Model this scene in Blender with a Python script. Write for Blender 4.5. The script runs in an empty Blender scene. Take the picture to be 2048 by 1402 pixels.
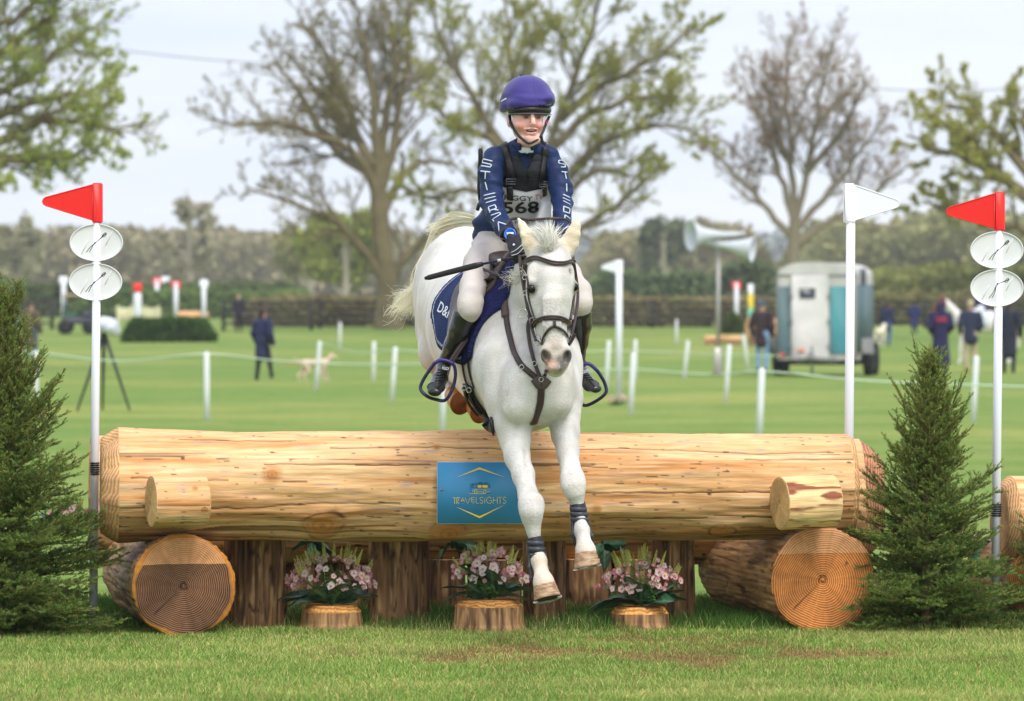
import bpy, math, random
import numpy as np
from mathutils import Vector, Matrix
from mathutils.bvhtree import BVHTree
PI = math.pi
random.seed(7)
RNG = np.random.default_rng(11)
SC = bpy.context.scene
COL = SC.collection
# ------------------------------------------------------------------ camera
F = 9200.0; CX = 1024.0; HY = 606.0; CAMH = 1.43      # focal length in photo pixels, horizon row, camera height
cd = bpy.data.cameras.new('camera'); cam = bpy.data.objects.new('camera', cd); COL.objects.link(cam)
cam.location = (0, 0, CAMH); cam.rotation_euler = (PI/2, 0, 0)
cd.sensor_width = 36; cd.lens = 36*F/2048; cd.shift_y = -(701-HY)/2048
cd.clip_start = 0.5; cd.clip_end = 9000
cd.dof.use_dof = True; cd.dof.focus_distance = 19.25; cd.dof.aperture_fstop = 5.6
SC.camera = cam
# ------------------------------------------------------------------ sky and sun (bright overcast)
SUN_EL, SUN_AZ = 54, 154          # azimuth: compass angle of the sun, measured from +Y towards +X
W = bpy.data.worlds.new('World'); SC.world = W; W.use_nodes = True
nt = W.node_tree; nt.nodes.clear()
def wn(t, **k):
    n = nt.nodes.new(t)
    for a, b in k.items(): setattr(n, a, b)
    return n
sky = wn('ShaderNodeTexSky', sky_type='NISHITA', sun_disc=False)
sky.sun_elevation = math.radians(SUN_EL); sky.sun_rotation = math.radians(SUN_AZ)
sky.dust_density = 2.0; sky.ozone_density = 1.5
tc = wn('ShaderNodeTexCoord'); mp = wn('ShaderNodeMapping'); mp.inputs['Scale'].default_value = (3.0, 3.0, 26.0)
nz = wn('ShaderNodeTexNoise'); nz.inputs['Scale'].default_value = 1.6; nz.inputs['Detail'].default_value = 4
cr = wn('ShaderNodeValToRGB')
cr.color_ramp.elements[0].position = 0.36; cr.color_ramp.elements[0].color = (7.0, 7.8, 9.4, 1)
cr.color_ramp.elements[1].position = 0.68; cr.color_ramp.elements[1].color = (8.5, 8.9, 9.5, 1)
mx = wn('ShaderNodeMix', data_type='RGBA'); mx.inputs['Factor'].default_value = 0.9
bg = wn('ShaderNodeBackground'); bg.inputs['Strength'].default_value = 0.114
wo = wn('ShaderNodeOutputWorld')
L = nt.links.new
L(tc.outputs['Generated'], mp.inputs['Vector']); L(mp.outputs[0], nz.inputs['Vector']); L(nz.outputs['Fac'], cr.inputs['Fac'])
L(sky.outputs[0], mx.inputs[6]); L(cr.outputs[0], mx.inputs[7]); L(mx.outputs[2], bg.inputs['Color']); L(bg.outputs[0], wo.inputs['Surface'])
sd = bpy.data.lights.new('sun', 'SUN'); so = bpy.data.objects.new('sun', sd); COL.objects.link(so)
sd.energy = 2.25; sd.angle = math.radians(30); sd.color = (1.0, 0.955, 0.89)
_el, _az = math.radians(SUN_EL), math.radians(SUN_AZ)
_d = Vector((math.sin(_az)*math.cos(_el), math.cos(_az)*math.cos(_el), math.sin(_el)))
so.rotation_euler = _d.to_track_quat('Z', 'Y').to_euler()
SC.view_settings.view_transform = 'Standard'; SC.view_settings.look = 'None'
SC.view_settings.exposure = 0.32; SC.view_settings.gamma = 1.0
SC.cycles.use_denoising = True; SC.cycles.max_bounces = 6; SC.cycles.diffuse_bounces = 3
SC.cycles.glossy_bounces = 2; SC.cycles.transmission_bounces = 3; SC.cycles.transparent_max_bounces = 6
# ------------------------------------------------------------------ helpers
def P(px, py, Y): return np.array([(px-CX)*Y/F, Y, CAMH-(py-HY)*Y/F])
GY = np.array([-50, 20.5, 30, 50, 130, 200, 420, 5000.]); GZ = np.array([0, 0, -.12, -.38, -.38, .30, .5, .5])
def gz(Y): return np.interp(Y, GY, GZ)
def Yof(py):                       # distance at which the ground shows at row py
    lo, hi = 21., 400.
    for _ in range(40):
        m = (lo+hi)/2
        if HY+F*(CAMH-gz(m))/m > py: lo = m
        else: hi = m
    return lo
def nrm(v): v = np.asarray(v, float); return v/(np.linalg.norm(v)+1e-12)
def lin(c):
    c = np.asarray(c, float)/255.
    return tuple(np.where(c <= .04045, c/12.92, ((c+.055)/1.055)**2.4))
def hsh(ix, iy, iz, seed):
    n = (ix.astype(np.int64)*374761393+iy.astype(np.int64)*668265263+iz.astype(np.int64)*2147483647+seed*1274126177) & 0xffffffff
    n = ((n ^ (n >> 13))*1103515245) & 0xffffffff
    n = n ^ (n >> 16)
    return (n & 0xffff)/65535.
def vn(p, s=1., seed=0):           # smooth value noise -1..1 at points p (n,3)
    p = np.asarray(p, float)*s; i = np.floor(p); f = p-i; f = f*f*(3-2*f); i = i.astype(np.int64); r = 0
    for a in (0, 1):
        for b in (0, 1):
            for c in (0, 1):
                w = (f[..., 0] if a else 1-f[..., 0])*(f[..., 1] if b else 1-f[..., 1])*(f[..., 2] if c else 1-f[..., 2])
                r = r+w*hsh(i[..., 0]+a, i[..., 1]+b, i[..., 2]+c, seed)
    return r*2-1
def fbm(p, s=1., seed=0, o=3):
    r = 0; a = 1.; t = 0
    for k in range(o): r = r+a*vn(p, s*2**k, seed+k*17); t += a; a *= .5
    return r/t
ORG = {}
def setp(o, label=None, cat=None, group=None, kind=None):
    if label: o['label'] = label
    if cat: o['category'] = cat
    if group: o['group'] = group
    if kind: o['kind'] = kind
    return o
class G:                           # collects geometry for ONE mesh object
    def __init__(s): s.v = []; s.f = []; s.n = 0
    def add(s, V, Fc, mi=0, col=None):
        V = np.asarray(V, float).reshape(-1, 3)
        c = np.ones((len(V), 4))
        if col is not None: c[:, :3] = col
        s.v.append((V, c)); s.f.append((np.asarray(Fc, np.int64)+s.n, mi)); s.n += len(V); return s
    def tube(s, pts, r, seg=8, mi=0, col=None, cap=True, flat=None):
        pts = np.asarray(pts, float); n = len(pts); r = np.broadcast_to(np.asarray(r, float), (n,)) if np.ndim(r) < 2 else np.asarray(r)
        T = np.gradient(pts, axis=0); T /= (np.linalg.norm(T, axis=1, keepdims=True)+1e-12)
        up = np.array([0, 0, 1.]) if abs(T[0, 2]) < .9 else np.array([1., 0, 0])
        if flat is not None: up = np.asarray(flat, float)
        N = []; cur = up
        for i in range(n):
            if flat is not None and up.ndim == 2: cur = up[i]
            elif flat is not None: cur = up
            c = cur-T[i]*np.dot(cur, T[i]); c /= (np.linalg.norm(c)+1e-12); N.append(c); cur = c
        N = np.array(N); B = np.cross(T, N)
        a = np.arange(seg)/seg*2*PI+PI/seg
        ra = r[:, 0] if r.ndim == 2 else r; rb = r[:, 1] if r.ndim == 2 else r
        V = pts[:, None]+B[:, None]*(np.cos(a)[None, :, None]*ra[:, None, None])+N[:, None]*(np.sin(a)[None, :, None]*rb[:, None, None])
        i = np.arange(n-1)[:, None]*seg; j = np.arange(seg)[None]; k = (j+1) % seg
        q = np.stack([i+j, i+k, i+seg+k, i+seg+j], -1).reshape(-1, 4)
        V = V.reshape(-1, 3)
        cc = None if col is None else (np.repeat(np.asarray(col), seg, 0) if np.ndim(col) == 2 else col)
        if cap:
            V = np.vstack([V, pts[0], pts[-1]]); m = n*seg
            if np.ndim(cc) == 2: cc = np.vstack([cc, cc[0], cc[-1]])
            j = np.arange(seg); k = (j+1) % seg
            t1 = np.stack([k, j, np.full(seg, m)], -1); t2 = np.stack([m-seg+j, m-seg+k, np.full(seg, m+1)], -1)
            b = s.n; s.add(V, q, mi, cc); s.f.append((t1+b, mi)); s.f.append((t2+b, mi))
        else: s.add(V, q, mi, cc)
        return s
    def box(s, c, size, rot=None, mi=0, col=None, bev=0.):
        h = np.asarray(size, float)/2
        if bev <= 0:
            V = np.array([[x, y, z] for x in (-1, 1) for y in (-1, 1) for z in (-1, 1)])*h
            Fc = [[0, 1, 3, 2], [4, 6, 7, 5], [0, 4, 5, 1], [2, 3, 7, 6], [0, 2, 6, 4], [1, 5, 7, 3]]
        else:
            bm_ = []
            for sx in (-1, 1):
                for sy in (-1, 1):
                    for sz in (-1, 1):
                        for ax in range(3):
                            v = h.copy()-bev; v[ax] = h[ax]; bm_.append(v*np.array([sx, sy, sz]))
            V = np.array(bm_)
            def I(x, y, z, a): return ((x*2+y)*2+z)*3+a
            Fc = []
            Fq = [(0, lambda u, w: (0, u, w), 0), (0, lambda u, w: (1, u, w), 1), (1, lambda u, w: (u, 0, w), 1), (1, lambda u, w: (u, 1, w), 0), (2, lambda u, w: (u, w, 0), 0), (2, lambda u, w: (u, w, 1), 1)]
            for ax, fn, fl in Fq:
                q = [I(*fn(u, w), ax) for u, w in ((0, 0), (0, 1), (1, 1), (1, 0))]
                Fc.append(q[::-1] if fl else q)
            for a, b in ((0, 1), (0, 2), (1, 2)):
                c3 = 3-a-b
                for sa in (0, 1):
                    for sb in (0, 1):
                        def idx(e, axx):
                            t = [0, 0, 0]; t[a] = sa; t[b] = sb; t[c3] = e; return I(*t, axx)
                        Fc.append([idx(0, a), idx(1, a), idx(1, b), idx(0, b)])
            tr = []
            for x in (0, 1):
                for y in (0, 1):
                    for z in (0, 1): tr.append([I(x, y, z, 0), I(x, y, z, 1), I(x, y, z, 2)])
        if rot is not None: V = V@np.array(rot).T
        V = V+np.asarray(c, float); b = s.n
        s.add(V, Fc, mi, col)
        if bev > 0: s.f.append((np.array(tr)+b, mi))
        return s
    def lathe(s, prof, seg=24, c=(0, 0, 0), ax=(0, 0, 1), mi=0, col=None, sx=1., sy=1.):
        ax = nrm(ax); u = nrm(np.cross(ax, (0, 1, 0) if abs(ax[1]) < .9 else (1, 0, 0))); w = np.cross(ax, u)
        prof = np.asarray(prof, float); n = len(prof); a = np.arange(seg)/seg*2*PI
        V = np.asarray(c)+ax*prof[:, 1][:, None, None]+(u*(np.cos(a)*sx)[:, None]+w*(np.sin(a)*sy)[:, None])[None]*prof[:, 0][:, None, None]
        i = np.arange(n-1)[:, None]*seg; j = np.arange(seg)[None]; k = (j+1) % seg
        return s.add(V.reshape(-1, 3), np.stack([i+j, i+k, i+seg+k, i+seg+j], -1).reshape(-1, 4), mi, col)
    def ball(s, c, r, seg=12, mi=0, col=None, rot=None):
        r = np.broadcast_to(np.asarray(r, float), (3,)); n = max(4, seg//2+1)
        t = np.linspace(0, PI, n); a = np.arange(seg)/seg*2*PI
        V = np.stack([np.sin(t)[:, None]*np.cos(a), np.sin(t)[:, None]*np.sin(a), np.cos(t)[:, None]*np.ones(seg)], -1).reshape(-1, 3)*r
        if rot is not None: V = V@np.array(rot).T
        i = np.arange(n-1)[:, None]*seg; j = np.arange(seg)[None]; k = (j+1) % seg
        return s.add(V+np.asarray(c), np.stack([i+j, i+seg+j, i+seg+k, i+k], -1).reshape(-1, 4), mi, col)
    def prism(s, poly, thick, c=(0, 0, 0), U=(1, 0, 0), Vv=(0, 0, 1), mi=0, col=None):   # closed slab from a 2-D outline (fan filled from its centroid)
        poly = np.asarray(poly, float); U = np.asarray(U, float); Vv = np.asarray(Vv, float); Nn = nrm(np.cross(U, Vv)); n = len(poly)
        pc = np.vstack([poly, poly.mean(0)]); A = np.asarray(c)+pc[:, :1]*U+pc[:, 1:]*Vv
        V = np.vstack([A+Nn*thick/2, A-Nn*thick/2]); j = np.arange(n); k = (j+1) % n; m = n+1
        b = s.n; s.add(V, np.stack([j, k, k+m, j+m], -1), mi, col)
        s.f.append((np.stack([k, j, np.full(n, n)], -1)+b, mi)); s.f.append((np.stack([j+m, k+m, np.full(n, n+m)], -1)+b, mi)); return s
    def build(s, name, mats, parent=None, smooth=True, base=None, keep=False):
        V = np.vstack([a for a, _ in s.v]); C = np.vstack([c for _, c in s.v])
        if not isinstance(mats, (list, tuple)): mats = [mats]
        org = np.zeros(3)
        if parent is not None: org = ORG.get(parent.name, org)
        elif base is not None: org = np.asarray(base, float)
        if keep: org = np.zeros(3)
        me = bpy.data.meshes.new(name); me.vertices.add(len(V)); me.vertices.foreach_set('co', (V-org).ravel())
        nl = sum(f.size for f, _ in s.f); npz = sum(len(f) for f, _ in s.f)
        me.loops.add(nl); me.polygons.add(npz)
        me.loops.foreach_set('vertex_index', np.concatenate([f.ravel() for f, _ in s.f]).astype(np.int32))
        tot = np.concatenate([np.full(len(f), f.shape[1]) for f, _ in s.f]); st = np.concatenate([[0], np.cumsum(tot)[:-1]])
        me.polygons.foreach_set('loop_start', st.astype(np.int32)); me.polygons.foreach_set('loop_total', tot.astype(np.int32))
        me.polygons.foreach_set('material_index', np.concatenate([np.full(len(f), m) for f, m in s.f]).astype(np.int32))
        me.polygons.foreach_set('use_smooth', np.full(npz, bool(smooth)))
        at = me.color_attributes.new('Col', 'FLOAT_COLOR', 'POINT'); at.data.foreach_set('color', C.ravel())
        me.update(calc_edges=True); me.validate()
        for m in mats: me.materials.append(m)
        o = bpy.data.objects.new(name, me); COL.objects.link(o)
        if parent is not None: o.parent = parent; ORG[o.name] = org
        elif base is not None: o.location = org; ORG[o.name] = org
        return o
def root(name, base, label, cat, group=None):
    o = bpy.data.objects.new(name, None); COL.objects.link(o); o.location = base; o.empty_display_size = .1
    ORG[o.name] = np.asarray(base, float); return setp(o, label, cat, group)
def dup(o, parent=None):
    c = o.copy(); COL.objects.link(c)
    if parent is not None: c.parent = parent
    for k in list(o.children): dup(k, c)
    return c
MATS = {}
def M(name, col=(.5, .5, .5), rough=.6, var=0., vs=8., bump=0., bs=40., metal=0., spec=.4, coat=0., sub=0., vcol=False, col2=None, stretch=None, sheen=0., trans=0.):
    if name in MATS: return MATS[name]
    m = bpy.data.materials.new(name); m.use_nodes = True; t = m.node_tree; b = t.nodes['Principled BSDF']; l = t.links.new
    b.inputs['Roughness'].default_value = rough; b.inputs['Metallic'].default_value = metal; b.inputs['Specular IOR Level'].default_value = spec
    b.inputs['Coat Weight'].default_value = coat; b.inputs['Subsurface Weight'].default_value = sub; b.inputs['Subsurface Scale'].default_value = .01
    b.inputs['Sheen Weight'].default_value = sheen; b.inputs['Base Color'].default_value = (*col, 1)
    tcn = t.nodes.new('ShaderNodeTexCoord'); vec = tcn.outputs['Object']
    if stretch is not None:
        mpn = t.nodes.new('ShaderNodeMapping'); mpn.inputs['Scale'].default_value = stretch; l(vec, mpn.inputs['Vector']); vec = mpn.outputs[0]
    src = None
    if vcol:
        a = t.nodes.new('ShaderNodeVertexColor'); a.layer_name = 'Col'; src = a.outputs['Color']
    if var > 0 or col2 is not None:
        n = t.nodes.new('ShaderNodeTexNoise'); n.inputs['Scale'].default_value = vs; n.inputs['Detail'].default_value = 5; l(vec, n.inputs['Vector'])
        mxn = t.nodes.new('ShaderNodeMix'); mxn.data_type = 'RGBA'
        if col2 is None:
            mr = t.nodes.new('ShaderNodeMapRange'); mr.inputs[1].default_value = .3; mr.inputs[2].default_value = .7; mr.inputs[3].default_value = 1-var; mr.inputs[4].default_value = 1+var
            l(n.outputs['Fac'], mr.inputs[0]); mxn.blend_type = 'MULTIPLY'; mxn.inputs['Factor'].default_value = 1
            if src is not None: l(src, mxn.inputs[6])
            else: mxn.inputs[6].default_value = (*col, 1)
            l(mr.outputs[0], mxn.inputs[7])
        else:
            mr = t.nodes.new('ShaderNodeMapRange'); mr.inputs[1].default_value = .4; mr.inputs[2].default_value = .6; l(n.outputs['Fac'], mr.inputs[0]); l(mr.outputs[0], mxn.inputs['Factor'])
            mxn.inputs[6].default_value = (*col, 1); mxn.inputs[7].default_value = (*col2, 1)
        src = mxn.outputs[2]
    if src is not None: l(src, b.inputs['Base Color'])
    if bump > 0:
        n = t.nodes.new('ShaderNodeTexNoise'); n.inputs['Scale'].default_value = bs; n.inputs['Detail'].default_value = 4; l(vec, n.inputs['Vector'])
        bp = t.nodes.new('ShaderNodeBump'); bp.inputs['Strength'].default_value = bump; bp.inputs['Distance'].default_value = .01; l(n.outputs['Fac'], bp.inputs['Height']); l(bp.outputs[0], b.inputs['Normal'])
    if trans > 0:                                   # thin leaves: let some light through
        tr = t.nodes.new('ShaderNodeBsdfTranslucent'); ms = t.nodes.new('ShaderNodeMixShader'); ms.inputs[0].default_value = trans
        if src is not None: l(src, tr.inputs['Color'])
        else: tr.inputs['Color'].default_value = (*col, 1)
        l(b.outputs[0], ms.inputs[1]); l(tr.outputs[0], ms.inputs[2]); l(ms.outputs[0], t.nodes['Material Output'].inputs['Surface'])
    MATS[name] = m; return m
# ---------------------------------------------------------------- distance-field modelling: smooth bodies as ONE surface
class SDF:
    def __init__(s, lo, hi, h):
        s.lo = np.asarray(lo, float); s.h = h; s.n = np.ceil((np.asarray(hi)-s.lo)/h).astype(int)+1
        s.D = np.full(tuple(s.n), 1., np.float32)
    def _box(s, lo, hi):
        a = np.clip(np.floor((lo-s.lo)/s.h).astype(int), 0, s.n); b = np.clip(np.ceil((hi-s.lo)/s.h).astype(int)+1, 0, s.n)
        if np.any(b <= a): return None, None
        g = np.meshgrid(*[s.lo[i]+s.h*np.arange(a[i], b[i]) for i in range(3)], indexing='ij')
        return tuple(slice(a[i], b[i]) for i in range(3)), np.stack(g, -1).astype(np.float32)
    def comb(s, sl, d, k, sub=False):
        D = s.D[sl]
        if sub:
            h = np.clip(.5-.5*(D+d)/k, 0, 1); s.D[sl] = D*(1-h)-d*h+k*h*(1-h)
        else:
            h = np.clip(.5+.5*(D-d)/k, 0, 1); s.D[sl] = D*(1-h)+d*h-k*h*(1-h)
    def seg(s, A, B, ra, rb, S=(1, 0, 0), k=.02, sub=False):
        A = np.asarray(A, float); B = np.asarray(B, float); ra = np.asarray(ra, float); rb = np.asarray(rb, float)
        m = max(ra.max(), rb.max())+k*1.5+3*s.h
        sl, X = s._box(np.minimum(A, B)-m, np.maximum(A, B)+m)
        if sl is None: return s
        ax = B-A; Ln = np.linalg.norm(ax); t = ax/(Ln+1e-9)
        S = np.asarray(S, float); S = S-t*np.dot(S, t); S /= np.linalg.norm(S)+1e-9; V = np.cross(t, S)
        Q = X-A.astype(np.float32); w = Q@t.astype(np.float32); tt = np.clip(w/(Ln+1e-9), 0, 1)
        a = ra[0]+(rb[0]-ra[0])*tt; b = ra[1]+(rb[1]-ra[1])*tt; c = np.minimum(a, b)
        u = Q@S.astype(np.float32); v = Q@V.astype(np.float32); e = w-tt*Ln
        k0 = np.sqrt((u/a)**2+(v/b)**2+(e/c)**2)+1e-6; k1 = np.sqrt((u/a**2)**2+(v/b**2)**2+(e/c**2)**2)+1e-6
        s.comb(sl, (k0*(k0-1)/k1).astype(np.float32), k, sub); return s
    def ell(s, C, r, R=None, k=.02, sub=False):
        C = np.asarray(C, float); r = np.asarray(r, float); m = r.max()+k*1.5+3*s.h
        sl, X = s._box(C-m, C+m)
        if sl is None: return s
        Q = X-C.astype(np.float32)
        if R is not None: Q = Q@np.asarray(R, np.float32)
        q = Q/r.astype(np.float32); k0 = np.sqrt((q**2).sum(-1))+1e-6; k1 = np.sqrt(((q/r.astype(np.float32))**2).sum(-1))+1e-6
        s.comb(sl, (k0*(k0-1)/k1).astype(np.float32), k, sub); return s
    def chain(s, st, S=(1, 0, 0), k=.02, sub=False):    # st: (point, a, b)
        for p, q in zip(st[:-1], st[1:]): s.seg(p[0], q[0], p[1:3], q[1:3], S, k, sub)
        return s
    def pc(s, st, S=(1, 0, 0), k=.02, sub=False):       # st: (px, py, Y, a, b) with radii in photo pixels
        return s.chain([(P(*t[:3]), t[3]*t[2]/F, t[4]*t[2]/F) for t in st], S, k, sub)
    def pts(s):
        return np.stack(np.meshgrid(*[s.lo[i]+s.h*np.arange(s.n[i]) for i in range(3)], indexing='ij'), -1)
    def mesh(s, blur=0):
        D = s.D; N = D < 0; n = s.n
        mn = np.zeros(tuple(n-1), bool); al = np.ones(tuple(n-1), bool)
        for a in (0, 1):
            for b in (0, 1):
                for c in (0, 1):
                    q = N[a:n[0]-1+a, b:n[1]-1+b, c:n[2]-1+c]; mn |= q; al &= q
        act = np.argwhere(mn & ~al); idx = np.full(tuple(n-1), -1, np.int64); idx[tuple(act.T)] = np.arange(len(act))
        co = [(a, b, c) for a in (0, 1) for b in (0, 1) for c in (0, 1)]
        val = np.stack([D[act[:, 0]+a, act[:, 1]+b, act[:, 2]+c] for a, b, c in co], -1)
        acc = np.zeros((len(act), 3)); cnt = np.zeros(len(act))
        for i in range(8):
            for j in range(i+1, 8):
                d = np.array(co[j])-np.array(co[i])
                if np.abs(d).sum() != 1: continue
                vi, vj = val[:, i], val[:, j]; m = (vi < 0) != (vj < 0); t = np.where(m, vi/(vi-vj+1e-20), 0)
                acc += np.where(m[:, None], np.array(co[i])+t[:, None]*d, 0); cnt += m
        V = s.lo+s.h*(act+acc/np.maximum(cnt, 1)[:, None]); fs = []
        for ax in range(3):
            o1, o2 = [(1, 2), (2, 0), (0, 1)][ax]
            sl0 = [slice(None)]*3; sl1 = [slice(None)]*3; sl0[ax] = slice(0, -1); sl1[ax] = slice(1, None)
            ch = N[tuple(sl0)] != N[tuple(sl1)]; e = np.argwhere(ch)
            e = e[(e[:, o1] > 0) & (e[:, o2] > 0) & (e[:, o1] < n[o1]-1) & (e[:, o2] < n[o2]-1)]
            neg = N[tuple(e.T)]
            def cell(d1, d2):
                c = e.copy(); c[:, o1] -= d1; c[:, o2] -= d2; return idx[tuple(c.T)]
            q = np.stack([cell(1, 1), cell(0, 1), cell(0, 0), cell(1, 0)], -1)
            q[~neg] = q[~neg][:, ::-1]; fs.append(q)
        Fc = np.vstack(fs); Fc = Fc[(Fc >= 0).all(1)]
        for _ in range(blur):
            A = np.zeros_like(V); c = np.zeros(len(V))
            for i in range(4):
                a_, b_ = Fc[:, i], Fc[:, (i+1) % 4]
                for q in range(3): A[:, q] += np.bincount(a_, V[b_, q], len(V))+np.bincount(b_, V[a_, q], len(V))
                c += np.bincount(a_, minlength=len(V))+np.bincount(b_, minlength=len(V))
            V = V*.5+.5*A/np.maximum(c, 1)[:, None]
        return V, Fc
def sdfbox(pts, pad, h): pts = np.array(pts); return SDF(pts.min(0)-pad, pts.max(0)+pad, h)
CAM0 = Vector((0, 0, CAMH))
def bvh(V, Fc): return BVHTree.FromPolygons([tuple(v) for v in V], [tuple(int(i) for i in f) for f in Fc])
def stick(t, px, py, off=.003, Y=None, want_n=False):       # the point of a surface seen at (px, py), lifted off it
    d = Vector(P(px, py, 10.)-P(CX, HY, 0)).normalized(); h = t.ray_cast(CAM0, d) if t is not None else (None,)*4
    if h[0] is None:
        p = P(px, py, Y if Y else 19.3); return (p, np.array([0, -1., 0])) if want_n else p
    n = np.array(h[1]);
    if np.dot(n, d) > 0: n = -n
    p = np.array(h[0])+n*off; return (p, n) if want_n else p
def resample(pts, n):
    pts = np.asarray(pts, float); d = np.concatenate([[0], np.cumsum(np.linalg.norm(np.diff(pts, axis=0), axis=1))]); t = np.linspace(0, d[-1], n)
    return np.stack([np.interp(t, d, pts[:, i]) for i in range(pts.shape[1])], -1)
def smooth(pts, n):                                            # Catmull-Rom through the points
    p = np.asarray(pts, float); p = np.vstack([2*p[0]-p[1], p, 2*p[-1]-p[-2]]); out = []
    m = len(p)-3; per = max(2, n//m)
    for i in range(m):
        t = np.linspace(0, 1, per, endpoint=False)[:, None]; a, b, c, d = p[i:i+4]
        out.append(.5*((2*b)+(-a+c)*t+(2*a-5*b+4*c-d)*t*t+(-a+3*b-3*c+d)*t**3))
    return np.vstack(out+[p[-2][None]])
def strap(g, t, pix, w, th=.004, off=.004, Y=None, n=24, mi=0, col=None, seg=8, bulge=False):   # leather strap lying on a surface along a path of pixels (px, py[, Y])
    q = smooth(pix, n); pts = []; ns = []
    for r in q:
        yy = r[2] if len(r) > 2 else Y
        if t is None or (len(r) > 2): p, m = P(r[0], r[1], yy), np.array([0, -1., 0])
        else: p, m = stick(t, r[0], r[1], off, Y, True)
        pts.append(p); ns.append(m)
    pts = np.array(pts); ns = np.array(ns)
    for _ in range(2):
        pts[1:-1] = .25*pts[:-2]+.5*pts[1:-1]+.25*pts[2:]; ns[1:-1] = .25*ns[:-2]+.5*ns[1:-1]+.25*ns[2:]
    g.tube(pts, np.tile([[w/2, th]], (len(pts), 1)), seg, mi, col, True, flat=ns); return pts
_tcache = {}
def glyphs(s, bold=0.):                                        # outline text as flat triangles, height about 1
    key = (s, bold)
    if key in _tcache: return _tcache[key]
    cu = bpy.data.curves.new('t', 'FONT'); cu.body = s; cu.size = 1.4; cu.offset = bold; cu.resolution_u = 3
    ob = bpy.data.objects.new('t', cu); COL.objects.link(ob); bpy.context.view_layer.update()
    me = bpy.data.meshes.new_from_object(ob.evaluated_get(bpy.context.evaluated_depsgraph_get())); me.calc_loop_triangles()
    V = np.array([v.co[:] for v in me.vertices]); T = np.array([t.vertices[:] for t in me.loop_triangles])
    bpy.data.objects.remove(ob); bpy.data.curves.remove(cu); bpy.data.meshes.remove(me)
    _tcache[key] = (V, T); return V, T
def text_px(g, t, s, x0, y0, w, h, ang=0., off=.002, Y=None, bold=0., shear=0., mi=0, col=None):   # lettering laid on a surface; box given in photo pixels, baseline start (x0, y0)
    V, T = glyphs(s, bold); V = V.copy(); mn = V.min(0); mxx = V.max(0)
    u = (V[:, 0]-mn[0])/(mxx[0]-mn[0])*w; v = (V[:, 1]-0)/(mxx[1])*h; u = u+shear*v; c, s_ = math.cos(ang), math.sin(ang)
    X = np.array([stick(t, x0+a*c-b*s_, y0-(a*s_+b*c), off, Y) for a, b in zip(u, v)])
    g.add(X, T, mi, col)
# ================================================================== THE GREY HORSE
HS = 1.0
horse = root('horse', P(1030, 860, 19.8), 'white horse in dark bridle with black boots leaping down over the big log', 'horse')
sx = lambda a, y=0: (math.cos(math.radians(a)), math.sin(math.radians(a)), 0)
hb = SDF((-.62, 18.70, .23), (.42, 21.75, 1.84), .0065)
YAW = sx(10)
# trunk: breast, barrel, loin, croup
hb.pc([(1074, 772, 19.30, 78, 84), (1056, 745, 19.5, 92, 118), (1030, 702, 19.72, 114, 146), (1008, 680, 20.0, 121, 140), (976, 655, 20.35, 118, 132), (950, 612, 20.75, 112, 128), (934, 590, 21.05, 104, 132), (918, 600, 21.3, 84, 120)], YAW, .05)
for s in (-1, 1):                                              # haunches and thighs
    o = 0 if s < 0 else 112
    hb.pc([(890+o, 560, 21.1, 50, 92), (884+o, 650, 20.95, 50, 78), (874+o*.9, 700, 20.7, 38, 50)], YAW, .03)
    hb.pc([(874+o*.9, 700, 20.7, 33, 44), (882+o*.8, 724, 20.9, 25, 32), (900+o*.6, 740, 21.3, 18, 22)], YAW, .02)   # gaskin folding back to the hock
# tucked hind cannons
hb.pc([(900, 742, 21.3, 18, 22), (902, 765, 21.1, 14, 15), (908, 782, 20.85, 12, 13), (912, 795, 20.7, 11, 12)], YAW, .015)
hb.pc([(967, 742, 21.3, 18, 22), (962, 775, 21.1, 14, 15), (955, 802, 20.8, 12, 13), (952, 812, 20.6, 11, 12)], YAW, .015)
# shoulders, breast muscles
hb.pc([(1018, 650, 19.62, 60, 50), (1000, 735, 19.42, 50, 68), (1018, 805, 19.33, 46, 62)], YAW, .05)
hb.pc([(1115, 660, 19.72, 50, 50), (1122, 740, 19.5, 36, 66), (1127, 800, 19.4, 37, 60)], YAW, .05)
hb.pc([(1046, 750, 19.22, 40, 36), (1038, 815, 19.19, 34, 36)], YAW, .04)
hb.pc([(1108, 745, 19.24, 38, 38), (1112, 805, 19.22, 32, 36)], YAW, .035)
# neck
hb.pc([(1040, 640, 19.85, 66, 120), (1058, 600, 19.6, 56, 96), (1080, 560, 19.42, 46, 76), (1094, 530, 19.3, 37, 56)], YAW, .04)
# fore legs
LL = [(1016, 800, 19.33, 42, 56), (1026, 850, 19.28, 36, 46), (1031, 880, 19.25, 29, 40), (1034, 911, 19.2, 24, 33), (1047, 950, 19.12, 21, 25), (1056, 990, 19.04, 18.5, 21), (1060, 1008, 18.99, 22, 23), (1063, 1024, 18.97, 22, 22), (1064, 1040, 18.98, 17, 20), (1067, 1062, 18.98, 12, 15), (1072, 1095, 18.97, 11, 13), (1078, 1122, 18.95, 14.5, 17), (1083, 1145, 18.92, 12.5, 13), (1087, 1163, 18.89, 19, 20), (1089, 1172, 18.88, 21, 22)]
RL = [(1127, 800, 19.4, 37, 55), (1128, 832, 19.35, 31, 46), (1131, 865, 19.3, 27, 38), (1136, 905, 19.22, 21, 29), (1141, 938, 19.15, 18.5, 22), (1145, 958, 19.1, 23, 23), (1147, 972, 19.08, 22.5, 22), (1150, 986, 19.08, 17, 20), (1154, 1004, 19.09, 11, 15), (1159, 1036, 19.07, 10.5, 13), (1164, 1062, 19.04, 14, 16), (1168, 1084, 19.01, 12.5, 13), (1171, 1100, 18.98, 18.5, 19), (1172, 1108, 18.97, 20, 21)]
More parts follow.
